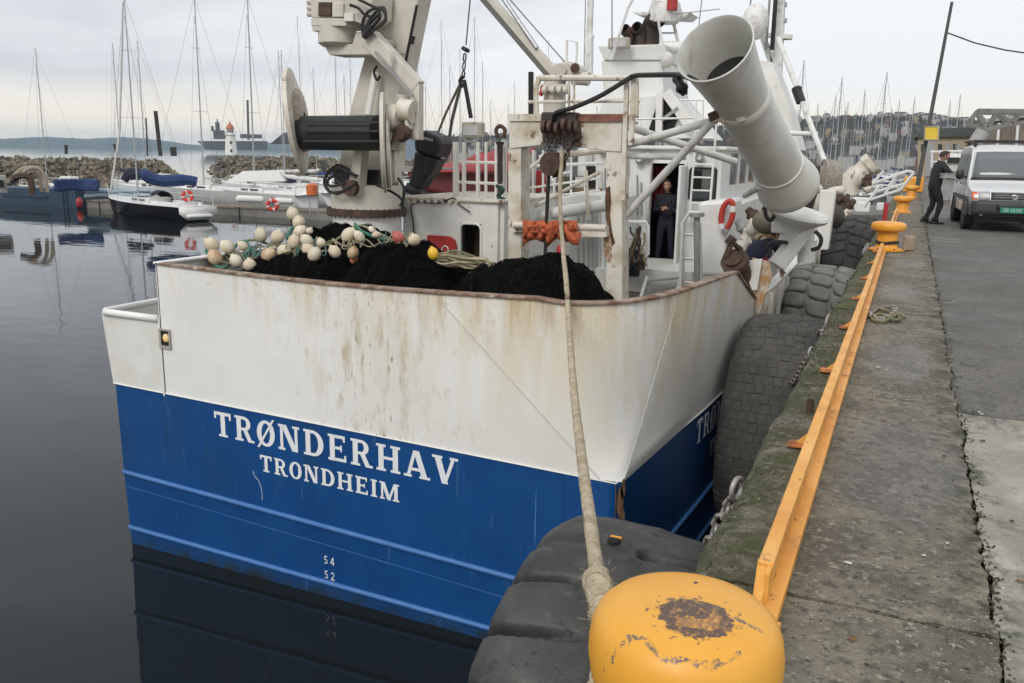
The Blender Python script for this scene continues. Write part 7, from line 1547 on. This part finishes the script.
# ------------------------------------------------------------------ the van
van = thing('van', 'silver minivan with roof rack and dark bumper facing the camera on the quay', 'van', (2.10, 22.9, 0), radians(2.2))
silver = M('silver paint', (.62, .63, .64), rough=.32, metal=.1, coat=.4); bumper = M('dark grey bumper plastic', (.045, .048, .05), rough=.6); wglass = M('windscreen glass', (.13, .145, .15), rough=.14, coat=.2)
def vo(name, mb, m, par=None, **k): return obj(name, mb, m, par or van, local=True, **k)
hwv = .90
# side profile (y back from the nose, z) ; nose at y=0, tail +4.6
vp = [(0.0, .52), (0.02, .78), (.10, .90), (.55, 1.03), (.98, 1.12), (1.62, 1.80), (1.95, 1.90), (3.0, 1.95), (4.4, 1.92), (4.62, 1.80), (4.70, 1.1), (4.70, .35), (0.12, .35)]
def vsec(y):   # half width and lower edge
    return hwv
bmb = MB(); vs = []
lev = [(-1, 0), (1, 0)]
n = len(vp)
def vx(z, y): return hwv*(1-.16*max(0, (z-1.0)/.95)**1.2)*(1-.10*max(0, (.5-y)/.5)**2)
L_ = [(-vx(z, y), y, z) for y, z in vp]; R_ = [(vx(z, y), y, z) for y, z in vp]
sub_ = 8; 
for k in range(sub_+1):
    f = k/sub_*2-1
    for y, z in vp:
        crown = (.03*(1-f*f) if z > 1.7 else .02*(1-f*f)); bow_ = -.10*(1-f*f) if y < 1.0 else (-.05*(1-f*f) if y < 1.7 else 0)
        vs.append((f*vx(z, y), y+bow_, z+crown))
bmb.add(vs, [(k*n+i, k*n+(i+1) % n, (k+1)*n+(i+1) % n, (k+1)*n+i) for k in range(sub_) for i in range(n)]+[tuple(range(n)), tuple(sub_*n+i for i in range(n-1, -1, -1))])
body = vo('body', bmb, silver, smooth=40, bev=.035)
def onfront(f, y0, z0, e=.012):   # across the bowed front, f -1..1
    return None
def strip(z0, y0, z1, y1, f0, f1, name, m, e=.012, n_=10, th=.01, bow=.10):
    q = MB(); q.grid(lambda u, v: ((lerp(f0, f1, u))*vx(lerp(z0, z1, v), lerp(y0, y1, v)), lerp(y0, y1, v)-bow*(1-lerp(f0, f1, u)**2)-e, lerp(z0, z1, v)+.02*(1-lerp(f0, f1, u)**2)+e*.5), n_, 3)
    return vo(name, q, m, smooth=40, solid=th)
ws = strip(1.15, 1.02, 1.755, 1.575, -.90, .90, 'windscreen', wglass, e=.030, bow=.105)
strip(1.125, .99, 1.16, 1.03, -.93, .93, 'windscreen_seal', black, e=.035, bow=.105)
for s in (-1, 1): vo('windscreen_pillar', MB().beam((s*.835, .98, 1.14), (s*.775, 1.60, 1.80), .05, .05), silver, smooth=False, bev=.01)
for x0, x1 in ((-.70, -.10), (.05, .62)): vo('wiper', MB().beam((x0, .94, 1.165), (x1, .925, 1.185), .02, .02), black, smooth=False)
# seats dimly visible through the glass
for x in (-.42, .40): vo('headrest', MB().ball((x, 1.29, 1.50), .085, 10, 8, (1.2, .25, 1.1)), M('seat seen through glass', (.07, .08, .085), rough=.7), smooth=True)
gr = strip(.70, .012, .86, .055, -.56, .56, 'grille', M('grille dark', (.05, .055, .06), rough=.5), e=.014)
for k in range(3): q = strip(.725+k*.05, .02+k*.012, .737+k*.05, .024+k*.012, -.54, .54, 'grille_bar', M('grille bar', (.16, .17, .17), rough=.4), e=.032)
em = MB().tube([(.075*cos(2*pi*k/20), -.125, .79+.045*sin(2*pi*k/20)) for k in range(20)], .007, 6, closed=True).tube([(.026*cos(2*pi*k/16), -.127, .79+.043*sin(2*pi*k/16)) for k in range(16)], .006, 6, closed=True).tube([(.052*cos(2*pi*k/16), -.128, .805+.018*sin(2*pi*k/16)) for k in range(16)], .006, 6, closed=True)
vo('emblem', em, M('chrome', (.7, .7, .7), rough=.15, metal=1), smooth=True)
for s in (-1, 1):
    a0, a1 = (-.86, -.58) if s < 0 else (.58, .86)
    hl = strip(.69, .015, .875, .075, a0, a1, 'headlight', M('headlight glass', (.36, .38, .39), rough=.3, coat=.2), e=.018)
    b0, b1 = (-1.0, -.87) if s < 0 else (.87, 1.0)
    strip(.70, .03, .87, .10, b0, b1, 'indicator', M('indicator orange red', (.75, .10, .03), rough=.3), e=.018)
strip(.36, .0, .665, .0, -1.03, 1.03, 'bumper', bumper, e=.05, th=.08)
strip(.30, .03, .36, .03, -.98, .98, 'valance', black, e=.03, th=.04)
strip(.44, -.0, .56, -.0, -.42, .42, 'bumper_opening', black, e=.094, th=.01)
vo('bumper_corner', MB().beam((-.93, .02, .50), (-.94, .45, .50), .08, .30), bumper, smooth=False, bev=.03); vo('bumper_corner', MB().beam((.93, .02, .50), (.94, .45, .50), .08, .30), bumper, smooth=False, bev=.03)
for s in (-1, 1): vo('fog_light', MB().lathe([(0, 0), (.05, .0), (.055, .02)], (s*.62, -.105, .42), (0, -1, 0), n=14), M('lamp lens', (.5, .5, .5)), smooth=True)
npl = vo('number_plate', MB().box((-.26, -.235, .445), (.26, -.222, .565)), M('green number plate', (.01, .22, .15), rough=.5), smooth=False)
def plate_text(text):
    cells = [glyph2(c) for c in text]
seg7 = {'A': 'abcefg', 'X': 'bcefg', '1': 'bc', '2': 'abged', '3': 'abgcd', '4': 'fgbc', '5': 'afgcd', '6': 'afgecd', '7': 'abc', '8': 'abcdefg', '9': 'abcfgd', '0': 'abcdef', 'V': 'bcefd', 'H': 'bcefg', 'E': 'adefg', 'P': 'abefg', 'C': 'adef', 'F': 'aefg'}
q = MB(); x = -.225
for c in '        ': pass
bars = [(.0, .05), (.055, .105), (.15, .185), (.195, .23), (.24, .275), (.285, .32), (.33, .365)]
for a_, b_ in bars:      # the characters are a blur in the photograph
    for zz in (.468, .501, .530): q.box((-.20+a_, -.2365, zz), (-.20+b_-.006, -.2355, zz+.010))
    q.box((-.20+a_, -.2368, .470), (-.20+a_+.008, -.2358, .538)) if (int(a_*100) % 2) else q.box((-.20+b_-.016, -.2368, .470), (-.20+b_-.008, -.2358, .538))
obj('plate_characters', q, M('plate characters', (.45, .5, .42), rough=.5), npl, local=True, smooth=False)
# side glass, doors, mirrors, wheels
for s in (-1, 1):
    def sp2(y, z, s=s, e=.008): return (s*(vx(z, y)+e), y, z)
    wgl = MB().add([sp2(1.22, 1.17), sp2(1.72, 1.70), sp2(2.32, 1.74), sp2(2.32, 1.17)], [(0, 1, 2, 3)]); vo('side_window', wgl, wglass, smooth=False, solid=.008)
    vo('side_window', MB().add([sp2(2.45, 1.17), sp2(2.45, 1.74), sp2(4.35, 1.74), sp2(4.35, 1.17)], [(0, 1, 2, 3)]), wglass, smooth=False, solid=.008)
    vo('door_seam', MB().tube([sp2(1.10, .45), sp2(1.12, 1.13), sp2(1.70, 1.75)], .006, 4), black); vo('door_seam', MB().tube([sp2(2.38, .45), sp2(2.38, 1.8)], .006, 4), black)
    vo('door_handle', MB().box(sp2(2.15, 1.0), sp2(2.32, 1.04, e=.03)), black, smooth=False, bev=.005)
    vo('side_moulding', MB().beam(sp2(.95, .70, e=.01), sp2(4.0, .70, e=.01), .02, .09), bumper, smooth=False)
    mr2 = vo('mirror', MB().ball((s*1.045, 1.12, 1.24), .11, 12, 8, (.85, .5, 1.05)), black, smooth=True); obj('mirror_arm', MB().beam((s*.86, 1.16, 1.18), (s*.98, 1.13, 1.21), .05, .04), black, mr2, local=True)
    for yw in (.78, 3.65):
        wh_ = vo('wheel', MB().lathe([(.19, -.10), (.29, -.11), (.325, -.08), (.33, 0), (.325, .08), (.29, .11), (.19, .10)], (s*.79, yw, .33), (1, 0, 0), n=36), M('van tyre', (.02, .02, .02), rough=.8), smooth=True)
        obj('rim', MB().lathe([(0, .06), (.06, .07), (.16, .05), (.20, .085), (.205, .1)], (s*.79, yw, .33), (s, 0, 0), n=24), M('rim silver', (.4, .4, .41), rough=.35, metal=.5), wh_, local=True)
        vo('wheel_arch', MB().lathe([(.34, -.02), (.385, .02), (.385, .04), (.34, .05)], (s*.875, yw, .35), (s, 0, 0), n=24, a0=0, a1=2*pi), bumper, smooth=True)
vo('underbody', MB().box((-.72, .3, .22), (.72, 4.5, .40)), black, smooth=False)
rk = vo('roof_rack', MB().tube([(-.70, 1.95, 2.02), (-.70, 4.3, 2.04)], .02, 6).tube([(.70, 1.95, 2.02), (.70, 4.3, 2.04)], .02, 6), black)
for y in (1.98, 2.8, 3.6, 4.25): obj('rack_bar', MB().beam((-.78, y, 2.05), (.78, y, 2.05), .05, .035), black, rk, local=True)
for y in (1.98, 3.6):
    for s in (-1, 1): obj('rack_foot', MB().beam((s*.72, y, 1.86), (s*.71, y, 2.04), .07, .05), black, rk, local=True)
van.location = (2.12, 22.35, -.012)
# ------------------------------------------------------------------ behind the van
YB = 42
lp = thing('lamp_pole', 'tall leaning grey lamp pole with a black cable joining it near the quay end', 'pole', at(917.5, 184, YB))
obj('pole', MB().tube([at(917.5, 186, YB), at(922, 162, YB), at(952, 2, YB)], [.10, .09, .06], 10), M('tarred pole', (.08, .08, .078), rough=.8), lp)
obj('cable', MB().tube([at(948, 33, YB), at(975, 43, YB), at(1005, 50, YB), at(1060, 58, YB)], .03, 5), black, lp)
sg = thing('sign_box', 'yellow square sign box on the lamp pole above the man', 'sign', at(931, 133, YB)); obj('panel', MB().box(at(925, 127, YB-.4), at(938, 139.5, YB-.1)), M('sign yellow', (.7, .5, .04), rough=.5), sg, smooth=False); obj('frame', MB().tube([at(924.5, 126.5, YB-.4), at(938.5, 126.5, YB-.4), at(938.5, 140, YB-.4), at(924.5, 140, YB-.4)], .04, 5, closed=True), grey, sg)
tk_ = thing('storage_tank', 'white domed tank standing behind the man in black', 'tank', (at(954, 165, 38).x, 39.5, 0))
tc_ = at(954, 184, 38); zt_ = at(954, 153, 38).z; rt = (at(966, 165, 38).x-at(943, 165, 38).x)/2*1.05
tx_ = at(954, 165, 38).x; zc_ = (zt_+0)/2
obj('shell', MB().lathe([(0, -1.2), (rt*.7, -1.15), (rt*.93, -.95), (rt, -.7), (rt, 1.2), (0, 1.3)], (tx_, 39.4, zt_-rt), (0, 1, 0), n=32), M('tank white', (.62, .62, .58), (.5, .5, .45), 1, .4, .7), tk_, smooth=40)
obj('hatch', MB().box((tx_-.25, 38.1, zt_-rt*.9), (tx_+.3, 38.25, zt_-rt*.4)), black, tk_, smooth=False)
tag(obj('tank_cradle', MB().box((tx_-rt*.8, 38.8, 0), (tx_+rt*.8, 40.4, max(.3, zt_-2*rt+.2))), grey, center=True, smooth=False), 'low grey cradle under the white tank', 'cradle')
yr = MB()
def fpanel(x0, y0, x1, y1, Y, dep, name, lab, m, cat):
    oo = obj(name, MB().prism([at(x0, y0, Y), at(x1, y0, Y), at(x1, y1, Y), at(x0, y1, Y)], (0, dep, 0)), m, smooth=False, center=True); return tag(oo, lab, cat)
wall_t = M('tan wall', (.42, .35, .24), (.36, .30, .2), .5, .4, .7, rough=.8)
wr1 = thing('warehouse', 'long tan warehouse with dark roof and doors beyond the van', 'warehouse', at(960, 186, 95))
obj('wall', MB().prism([at(x, y, 95) for x, y in [(918, 186), (918, 137), (984, 135), (984, 186)]], (0, 14, 0)), wall_t, wr1, smooth=False)
obj('roof', MB().prism([at(x, y, 94.6) for x, y in [(914, 137.5), (930, 128.5), (986, 127), (988, 136)]], (0, 15, 0)), M('dark green roof', (.07, .08, .07), rough=.8), wr1, smooth=False)
for x0, x1, y0 in [(926, 934, 142), (945, 950, 143), (966, 976, 143), (955, 961, 145)]: obj('door', MB().prism([at(x0, 176, 94.9), at(x1, 176, 94.9), at(x1, y0, 94.9), at(x0, y0, 94.9)], (0, .1, 0)), M('brown door', (.25, .12, .06), rough=.8) if x0 > 960 else bgrey, wr1, smooth=False)
for x in (921, 938, 953, 980): obj('window', MB().prism([at(x, 152, 94.9), at(x+4, 152, 94.9), at(x+4, 144, 94.9), at(x, 144, 94.9)], (0, .1, 0)), glass, wr1, smooth=False)
wr2 = thing('warehouse', 'brown timber warehouse rising behind the roof of the van', 'warehouse', at(1000, 186, 85))
wb_ = M('brown timber wall', (.24, .20, .16), (.17, .14, .11), 1.5, .4, .65, stretch=(1, 1, .3), rough=.85)
obj('wall', MB().prism([at(x, y, 85) for x, y in [(986, 186), (986, 122), (1060, 112), (1060, 186)]], (0, 14, 0)), wb_, wr2, smooth=False)
for k in range(16): x = 988+k*4.6; obj('board', MB().prism([at(x, 184, 84.9), at(x+.8, 184, 84.9), at(x+.8, 122-k*.65, 84.9), at(x, 122-k*.65, 84.9)], (0, .1, 0)), wb_, wr2, smooth=False)
obj('roof', MB().prism([at(x, y, 84.6) for x, y in [(984, 122.5), (1062, 112.5), (1062, 108), (984, 119)]], (0, 15, 0)), bgrey, wr2, smooth=False)
for x in (999, 1018): obj('downpipe', MB().tube([at(x, 123, 84.4), at(x-2, 150, 84.4)], .12, 6), mastw, wr2)
# steel truss gangway
tg = thing('truss_gantry', 'grey steel truss boom raised above the van roof', 'truss', at(975, 150, 55))
tm = M('truss steel', (.20, .20, .19), (.13, .13, .12), 2, .4, .65, rough=.7)
for dY in (0, 1.6):
    for x0, y0, x1, y1, w_ in [(978, 111, 1060, 112, .42), (968, 123.5, 979, 110, .36), (978, 111, 987, 128, .34), (987, 130, 998, 112, .34), (998, 112, 1012, 124, .34), (985, 130, 1012, 123.5, .42), (1012, 124, 1022, 112, .34), (1012, 124, 1060, 116, .3), (968, 124, 986, 129, .3), (977, 142, 986, 129, .5)]:
        obj('truss_member', MB().beam(at(x0, y0, 55)+Vector((0, dY, 0)), at(x1, y1, 55)+Vector((0, dY, 0)), w_*.6, w_*.6), tm, tg, smooth=False)
obj('luffing_cylinder', MB().tube([at(976, 143, 55), at(984, 131, 55)], .42, 12), M('cylinder grey', (.36, .36, .35), rough=.5), tg); obj('base_plate', MB().prism([at(x, y, 54.6) for x, y in [(970, 186), (970, 146), (984, 145), (984, 186)]], (0, 2, 0)), tm, tg, smooth=False)
gr_ = thing('yard_gate', 'low white pipe gate across the yard behind the tank', 'gate', at(950, 160, 46)); obj('top_rail', MB().tube([at(930, 152, 46), at(975, 151, 46)], .06, 6), mastw, gr_); obj('mid_rail', MB().tube([at(930, 162, 46), at(975, 161, 46)], .05, 6), mastw, gr_)
for x in (932, 940, 952, 960, 972): obj('gate_post', MB().tube([at(x, 150, 46), at(x-.5, 180, 46)], .05, 6), mastw, gr_)
# white tubular boarding frame beyond the bow
bf = thing('boarding_frame', 'white tubular boarding frame leaning over the quay beyond the bow', 'gangway', (-2, 43, 0))
for x0, y0, x1, y1 in [(872, 184, 908, 171), (908, 171, 914, 173), (914, 173, 900, 190), (872, 184, 884, 171), (876, 192, 904, 184), (870, 200, 900, 190), (884, 196, 898, 172), (864, 207, 880, 185)]: obj('tube', MB().tube([at(x0, y0, 42), at(x1, y1, 42)], .07, 6), mastw, bf)
# low floating stage and small boat between bow and quay
fs = thing('floating_stage', 'small floating stage with white boat gear between the bow and the quay', 'pontoon', wpt(872, 222)); 
c_ = wpt(868, 216); obj('deck', MB().box((c_.x-3, c_.y-6, SEA), (c_.x+2.6, c_.y+10, SEA+.5)), pontm, fs, smooth=False); 
for dx, dy, s_ in [(-1, -3, 1.0), (.6, 1, .8), (-1.6, 3, 1.2)]: obj('gear_box', MB().box((c_.x+dx, c_.y+dy, SEA+.5), (c_.x+dx+s_*1.2, c_.y+dy+s_, SEA+.5+s_*.8)), bwhite, fs, smooth=False, bev=.05)
tag(obj('red_post', MB().tube([(at(884.5, 222, 20.5).x, 20.5, -1.2), (at(885.5, 212, 20.5).x, 20.5, at(885.5, 203, 20.5).z)], .05, 8), redp, center=True), 'short red ladder post at the quay edge by the second bollard', 'post')
# more boats low down beyond the bow
for i, (xb, yb, xs, ys2, lab) in enumerate([(840, 193, 872, 197, 'white motorboat seen low between the bow and the quay'), (870, 186, 893, 189, 'white motorboat moored farther out beyond the boarding frame'), (50, 198, 92, 200, 'low white motorboat behind the dark blue workboat'), (150, 193, 182, 194, 'small white motorboat behind the blue canvas bundle'), (290, 196, 330, 198, 'white motorboat under the net drum by the second breakwater'), (222, 193, 256, 195, 'white motorboat below the lighthouse')]):
    a = wpt(xb, yb); b_ = wpt(xs, ys2); c = (a+b_)/2; L = min((a-b_).length, 9); d = (a-b_).normalized(); rt_ = thing('motorboat', lab, 'motorboat', (c.x, c.y, SEA), atan2(d.y, d.x)); hb3, sec = hull_mb(L, L*.33, 1.1); obj('hull', hb3, bwhite, rt_, local=True, smooth=50); obj('deck', deck_mb(L, sec), bwhite, rt_, local=True, smooth=True); obj('cabin', MB().prism([(-L*.15, -L*.1, 1.1), (L*.2, -L*.1, 1.1), (L*.1, -L*.1, 2.1), (-L*.12, -L*.1, 2.1)], (0, L*.2, 0)), bwhite, rt_, local=True, smooth=False, bev=.05)
    obj('windows', MB().prism([(-L*.11, -L*.103, 1.5), (L*.13, -L*.103, 1.5), (L*.09, -L*.103, 1.9), (-L*.10, -L*.103, 1.9)], (0, L*.206, 0)), glass, rt_, local=True, smooth=False)
# threads of twine lying over each net heap
thm = M('net twine', (.006, .0057, .006), (.018, .017, .015), 9, .5, .6, rough=.95)
dgz = bpy.context.evaluated_depsgraph_get(); dgz.update()
for no in [o_ for o_ in bpy.data.objects if o_.name.startswith('fishing_net')]:
    me = no.data; nu, nv = 131, 61; rt9 = random.Random(len(no.name)+int(no.location.x*10))
    thm.node_tree.nodes['Principled BSDF'].inputs['Specular IOR Level'].default_value = .1
    mb = MB(); cs = [v.co for v in me.vertices]
    if len(cs) < nu*nv: continue
    for k in range(190):
        u = rt9.uniform(4, nu-6); v = rt9.uniform(2, nv-20); L = rt9.randint(10, 34); du = rt9.uniform(-1.1, 1.1); dv_ = rt9.uniform(.5, 1.2); pts = []
        for j in range(L):
            iu, iv = int(u), int(v)
            if not (1 < iu < nu-2 and 1 < iv < nv-2): break
            fu, fv = u-iu, v-iv; p = cs[iv*nu+iu].lerp(cs[iv*nu+iu+1], fu).lerp(cs[(iv+1)*nu+iu].lerp(cs[(iv+1)*nu+iu+1], fu), fv)
            pts.append(p+Vector((0, -.012, .016+.006*sin(j*1.7)))); du += rt9.uniform(-.22, .22); u += du; v += dv_
        if len(pts) > 3: mb.tube(pts, rt9.uniform(.0025, .005), 3)
    obj('twine', mb, thm, no, local=True, smooth=False, kind='stuff')
# town on the right-hand hillside: houses and trees too far to tell apart
hw_ = [M('pale house wall', (.42, .41, .38), rough=.8), M('red house wall', (.16, .07, .05), rough=.8), M('ochre house wall', (.30, .24, .15), rough=.8), M('house roof', (.09, .09, .095), rough=.8)]
rh = random.Random(4); mb = MB(); mi = []
hp9 = [(430, 140), (560, 136), (660, 132), (740, 128), (790, 124), (830, 120.5), (880, 120), (915, 121), (950, 124), (1000, 125), (1100, 122)]
for k in range(330):
    px = rh.uniform(440, 1060); D = rh.uniform(480, 760); f = (D-540)/260; top = interp(hp9, px)
    q = atd(px, 160, D); hh = sin(min(max(f, 0)*1.15, 1)*pi/2); zt = zfor(*(atd(px, 160, 820).xy), top); z = SEA+(zt-SEA)*hh+rh.uniform(-.5, .5)
    a = rh.uniform(0, pi); w_ = rh.uniform(2.5, 5); l_ = rh.uniform(3.5, 9); h_ = rh.uniform(1.5, 3.2) if f > 0 else rh.uniform(3, 7)
    ux = Vector((cos(a), sin(a), 0)); uy = Vector((-sin(a), cos(a), 0)); b0 = Vector((q.x, q.y, z-2))
    P_ = [b0+ux*sx*l_/2+uy*sy*w_/2+Vector((0, 0, zz)) for zz in (0, h_+2) for sx, sy in ((-1, -1), (1, -1), (1, 1), (-1, 1))]+[b0+ux*l_/2+Vector((0, 0, h_+2+w_*.3)), b0-ux*l_/2+Vector((0, 0, h_+2+w_*.3))]
    mb.add(P_, [(0, 1, 5, 4), (1, 2, 6, 8, 5), (2, 3, 7, 6), (3, 0, 4, 9, 7), (4, 5, 8, 9), (6, 7, 9, 8)]); c_i = rh.choice([0, 0, 0, 0, 1, 2]); mi += [c_i]*4+[3, 3]
ho = bpy.data.meshes.new('houses'); ho.from_pydata(mb.v, [], mb.f)
for m in hw_: ho.materials.append(m)
for p, i in zip(ho.polygons, mi): p.material_index = i
o = bpy.data.objects.new('distant_houses', ho); col.objects.link(o); o['kind'] = 'stuff'; o['label'] = 'far off houses scattered over the wooded hillside'
mb = MB()
for k in range(4200):
    px = rh.uniform(430, 1080); D = rh.uniform(560, 830); f = (D-540)/260; top = interp(hp9, px); q = atd(px, 160, D)
    hh = sin(min(max(f, 0)*1.15, 1)*pi/2); zt = zfor(*(atd(px, 160, 820).xy), top); z = SEA+(zt-SEA)*hh-1; h_ = rh.uniform(3, 6)*(.55 if f > .6 else 1); r_ = h_*rh.uniform(.22, .4)
    n = 5; vs = [(q.x+cos(2*pi*j/n+k)*r_, q.y+sin(2*pi*j/n+k)*r_, z+h_*rh.uniform(.1, .35)) for j in range(n)]+[(q.x+rh.uniform(-.4, .4), q.y, z+h_)]
    mb.add(vs, [(j, (j+1) % n, n) for j in range(n)])
o = obj('distant_trees', mb, M('distant tree crowns', (.03, .035, .022), (.07, .06, .045), .12, .4, .6, rough=1), smooth=False, kind='stuff'); o['label'] = 'far off trees massed along the hillside'
# haze
hb9 = MB().box((-3700, -120, -6.2), (2600, 3500, 64)); hz9 = mesh_of(hb9, 'haze', MATS['rigging wire'], False); hz9.materials.clear()
hm9 = bpy.data.materials.new('haze air'); hm9.use_nodes = True; t = hm9.node_tree; t.nodes.clear(); pv = nn(t, 'ShaderNodeVolumePrincipled'); om = nn(t, 'ShaderNodeOutputMaterial')
pv.inputs['Color'].default_value = (.60, .80, 1, 1); pv.inputs['Density'].default_value = .00019; t.links.new(pv.outputs[0], om.inputs['Volume']); hz9.materials.append(hm9)
o = bpy.data.objects.new('haze', hz9); col.objects.link(o); o['kind'] = 'stuff'
# small marks on the hull: scratch under the port name, rust weep at the starboard corner, chipped spots
sp_('scratch', MB().tube([(x, YT-.0035, z) for x, z in [(-6.52, -2.06), (-6.50, -2.12), (-6.44, -2.17), (-6.41, -2.25), (-6.40, -2.33), (-6.405, -2.40)]], .0028, 4), lm, hull)
for x, z, w_, h_ in [(-2.13, -1.47, .022, .10), (-2.15, -1.60, .03, .16), (-2.12, -1.80, .018, .14), (-3.0, -1.95, .006, .3), (-5.9, -1.7, .01, .03)]:
    pts = []
    for k in range(12):
        a = 2*pi*k/12; rr_ = 1+.45*noise.noise((x*9+cos(a)*1.5, z*7+sin(a)*1.5, 2)); pts.append((x+w_*cos(a)*rr_, YT+(.012 if x > -2.2 else -.002), z+h_*sin(a)*rr_))
    sp_('rust_patch', MB().prism(pts, (0, -.014 if x > -2.2 else -.0015, 0)), rp if x > -2.5 else blue_l, hull, smooth=False)
# extra deck clutter: hoses, boxes, buckets and lines between the gantry and the deckhouse
rk9 = random.Random(21)
for k in range(10):
    x = rk9.uniform(630, 648); y = rk9.uniform(222, 236); pts = [(x, y)]
    for j in range(4): pts.append((pts[-1][0]+rk9.uniform(-4, 4), pts[-1][1]+rk9.uniform(4, 12)))
    sp_('hanging_line', MB().tube(spline([at(px, py, 14.25) for px, py in pts], 4), rk9.uniform(.010, .022), 5), [tan, greenr, black, rusty][k % 4])
for (x, y, s_, m) in [(626, 262, .16, M('blue bucket', (.03, .08, .22))), (640, 262, .13, rusty), (634, 268, .14, black), (548, 206, .13, grey), (590, 205, .11, black)]:
    q = at(x, y, 14.5); sp_('bucket', MB().lathe([(s_*.7, -s_), (s_, s_), (s_*.9, s_), (s_*.62, -s_*.85), (0, -s_*.85)], q, n=18), m)
for k in range(12):      # conduit and pipes on the deckhouse face
    x = [601, 605, 610, 614, 637, 641, 645, 694, 713, 716, 622, 628][k]; y0 = [170, 168, 175, 180, 175, 182, 190, 222, 228, 228, 160, 158][k]; y1 = [262, 240, 262, 250, 215, 215, 218, 262, 268, 262, 178, 176][k]
    sp_('conduit', MB().tube([at(x, y0, YW-.06), at(x+.6, y1, YW-.06)], .016, 5), grey if k % 3 else white)
for k, (x, y) in enumerate([(640, 160), (700, 158), (712, 206), (706, 226), (648, 156), (603, 150)]): sp_('deck_lamp', MB().lathe([(0, -.08), (.07, -.08), (.09, .02), (.05, .08), (0, .08)], at(x, y, YW-.1), (0, -1, .2), n=12), steel)

sp_('weld_seam', MB().tube([(-7.805, YT-.012, -.40), (-7.805, YT-.012, -1.34)], .012, 6), wcap, bul)
# windblown litter and small stones on the quay
lr9 = random.Random(77); lfm = [M('dead leaf', (.16, .09, .03), rough=.8), M('dark chip', (.03, .028, .025), rough=.9), M('pale shell chip', (.5, .48, .42), rough=.6)]
for k in range(46):
    y = 2.0+lr9.random()**1.5*12; x = lr9.uniform(-.22, .9); s9 = lr9.uniform(.008, .022); a = lr9.uniform(0, 6.3); z = .006 if x < XJ-.05 else -.006; n = 6
    vs = [(x+cos(a+2*pi*j/n)*s9*lr9.uniform(.5, 1), y+sin(a+2*pi*j/n)*s9*lr9.uniform(.5, 1), z+lr9.uniform(0, .006)) for j in range(n)]+[(x, y, z+.008)]
    o = obj('litter_scrap', MB().add(vs, [(j, (j+1) % n, n) for j in range(n)]), lfm[k % 3], quay, smooth=False)

# the eye of the mooring line laid round the neck of the near bollard
eye9 = [Vector((BC.x+cos(a)*.175, BC.y+sin(a)*.175, .20+.02*sin(a*2))) for a in [2*pi*k/90+2.4 for k in range(91)]]
for st_ in twisted(eye9, .025, .088): obj('eye_strand', MB().tube(st_, .0132, 6), ropem, ml, smooth=True)
lead9 = resample(spline([spl[-1], spl[-1]+Vector((.01, -.07, -.10)), Vector((BC.x-.175, BC.y-.02, .21))], 10), .02)
for st_ in twisted(lead9, .025, .088): obj('lead_strand', MB().tube(st_, .0132, 6), ropem, ml, smooth=True)
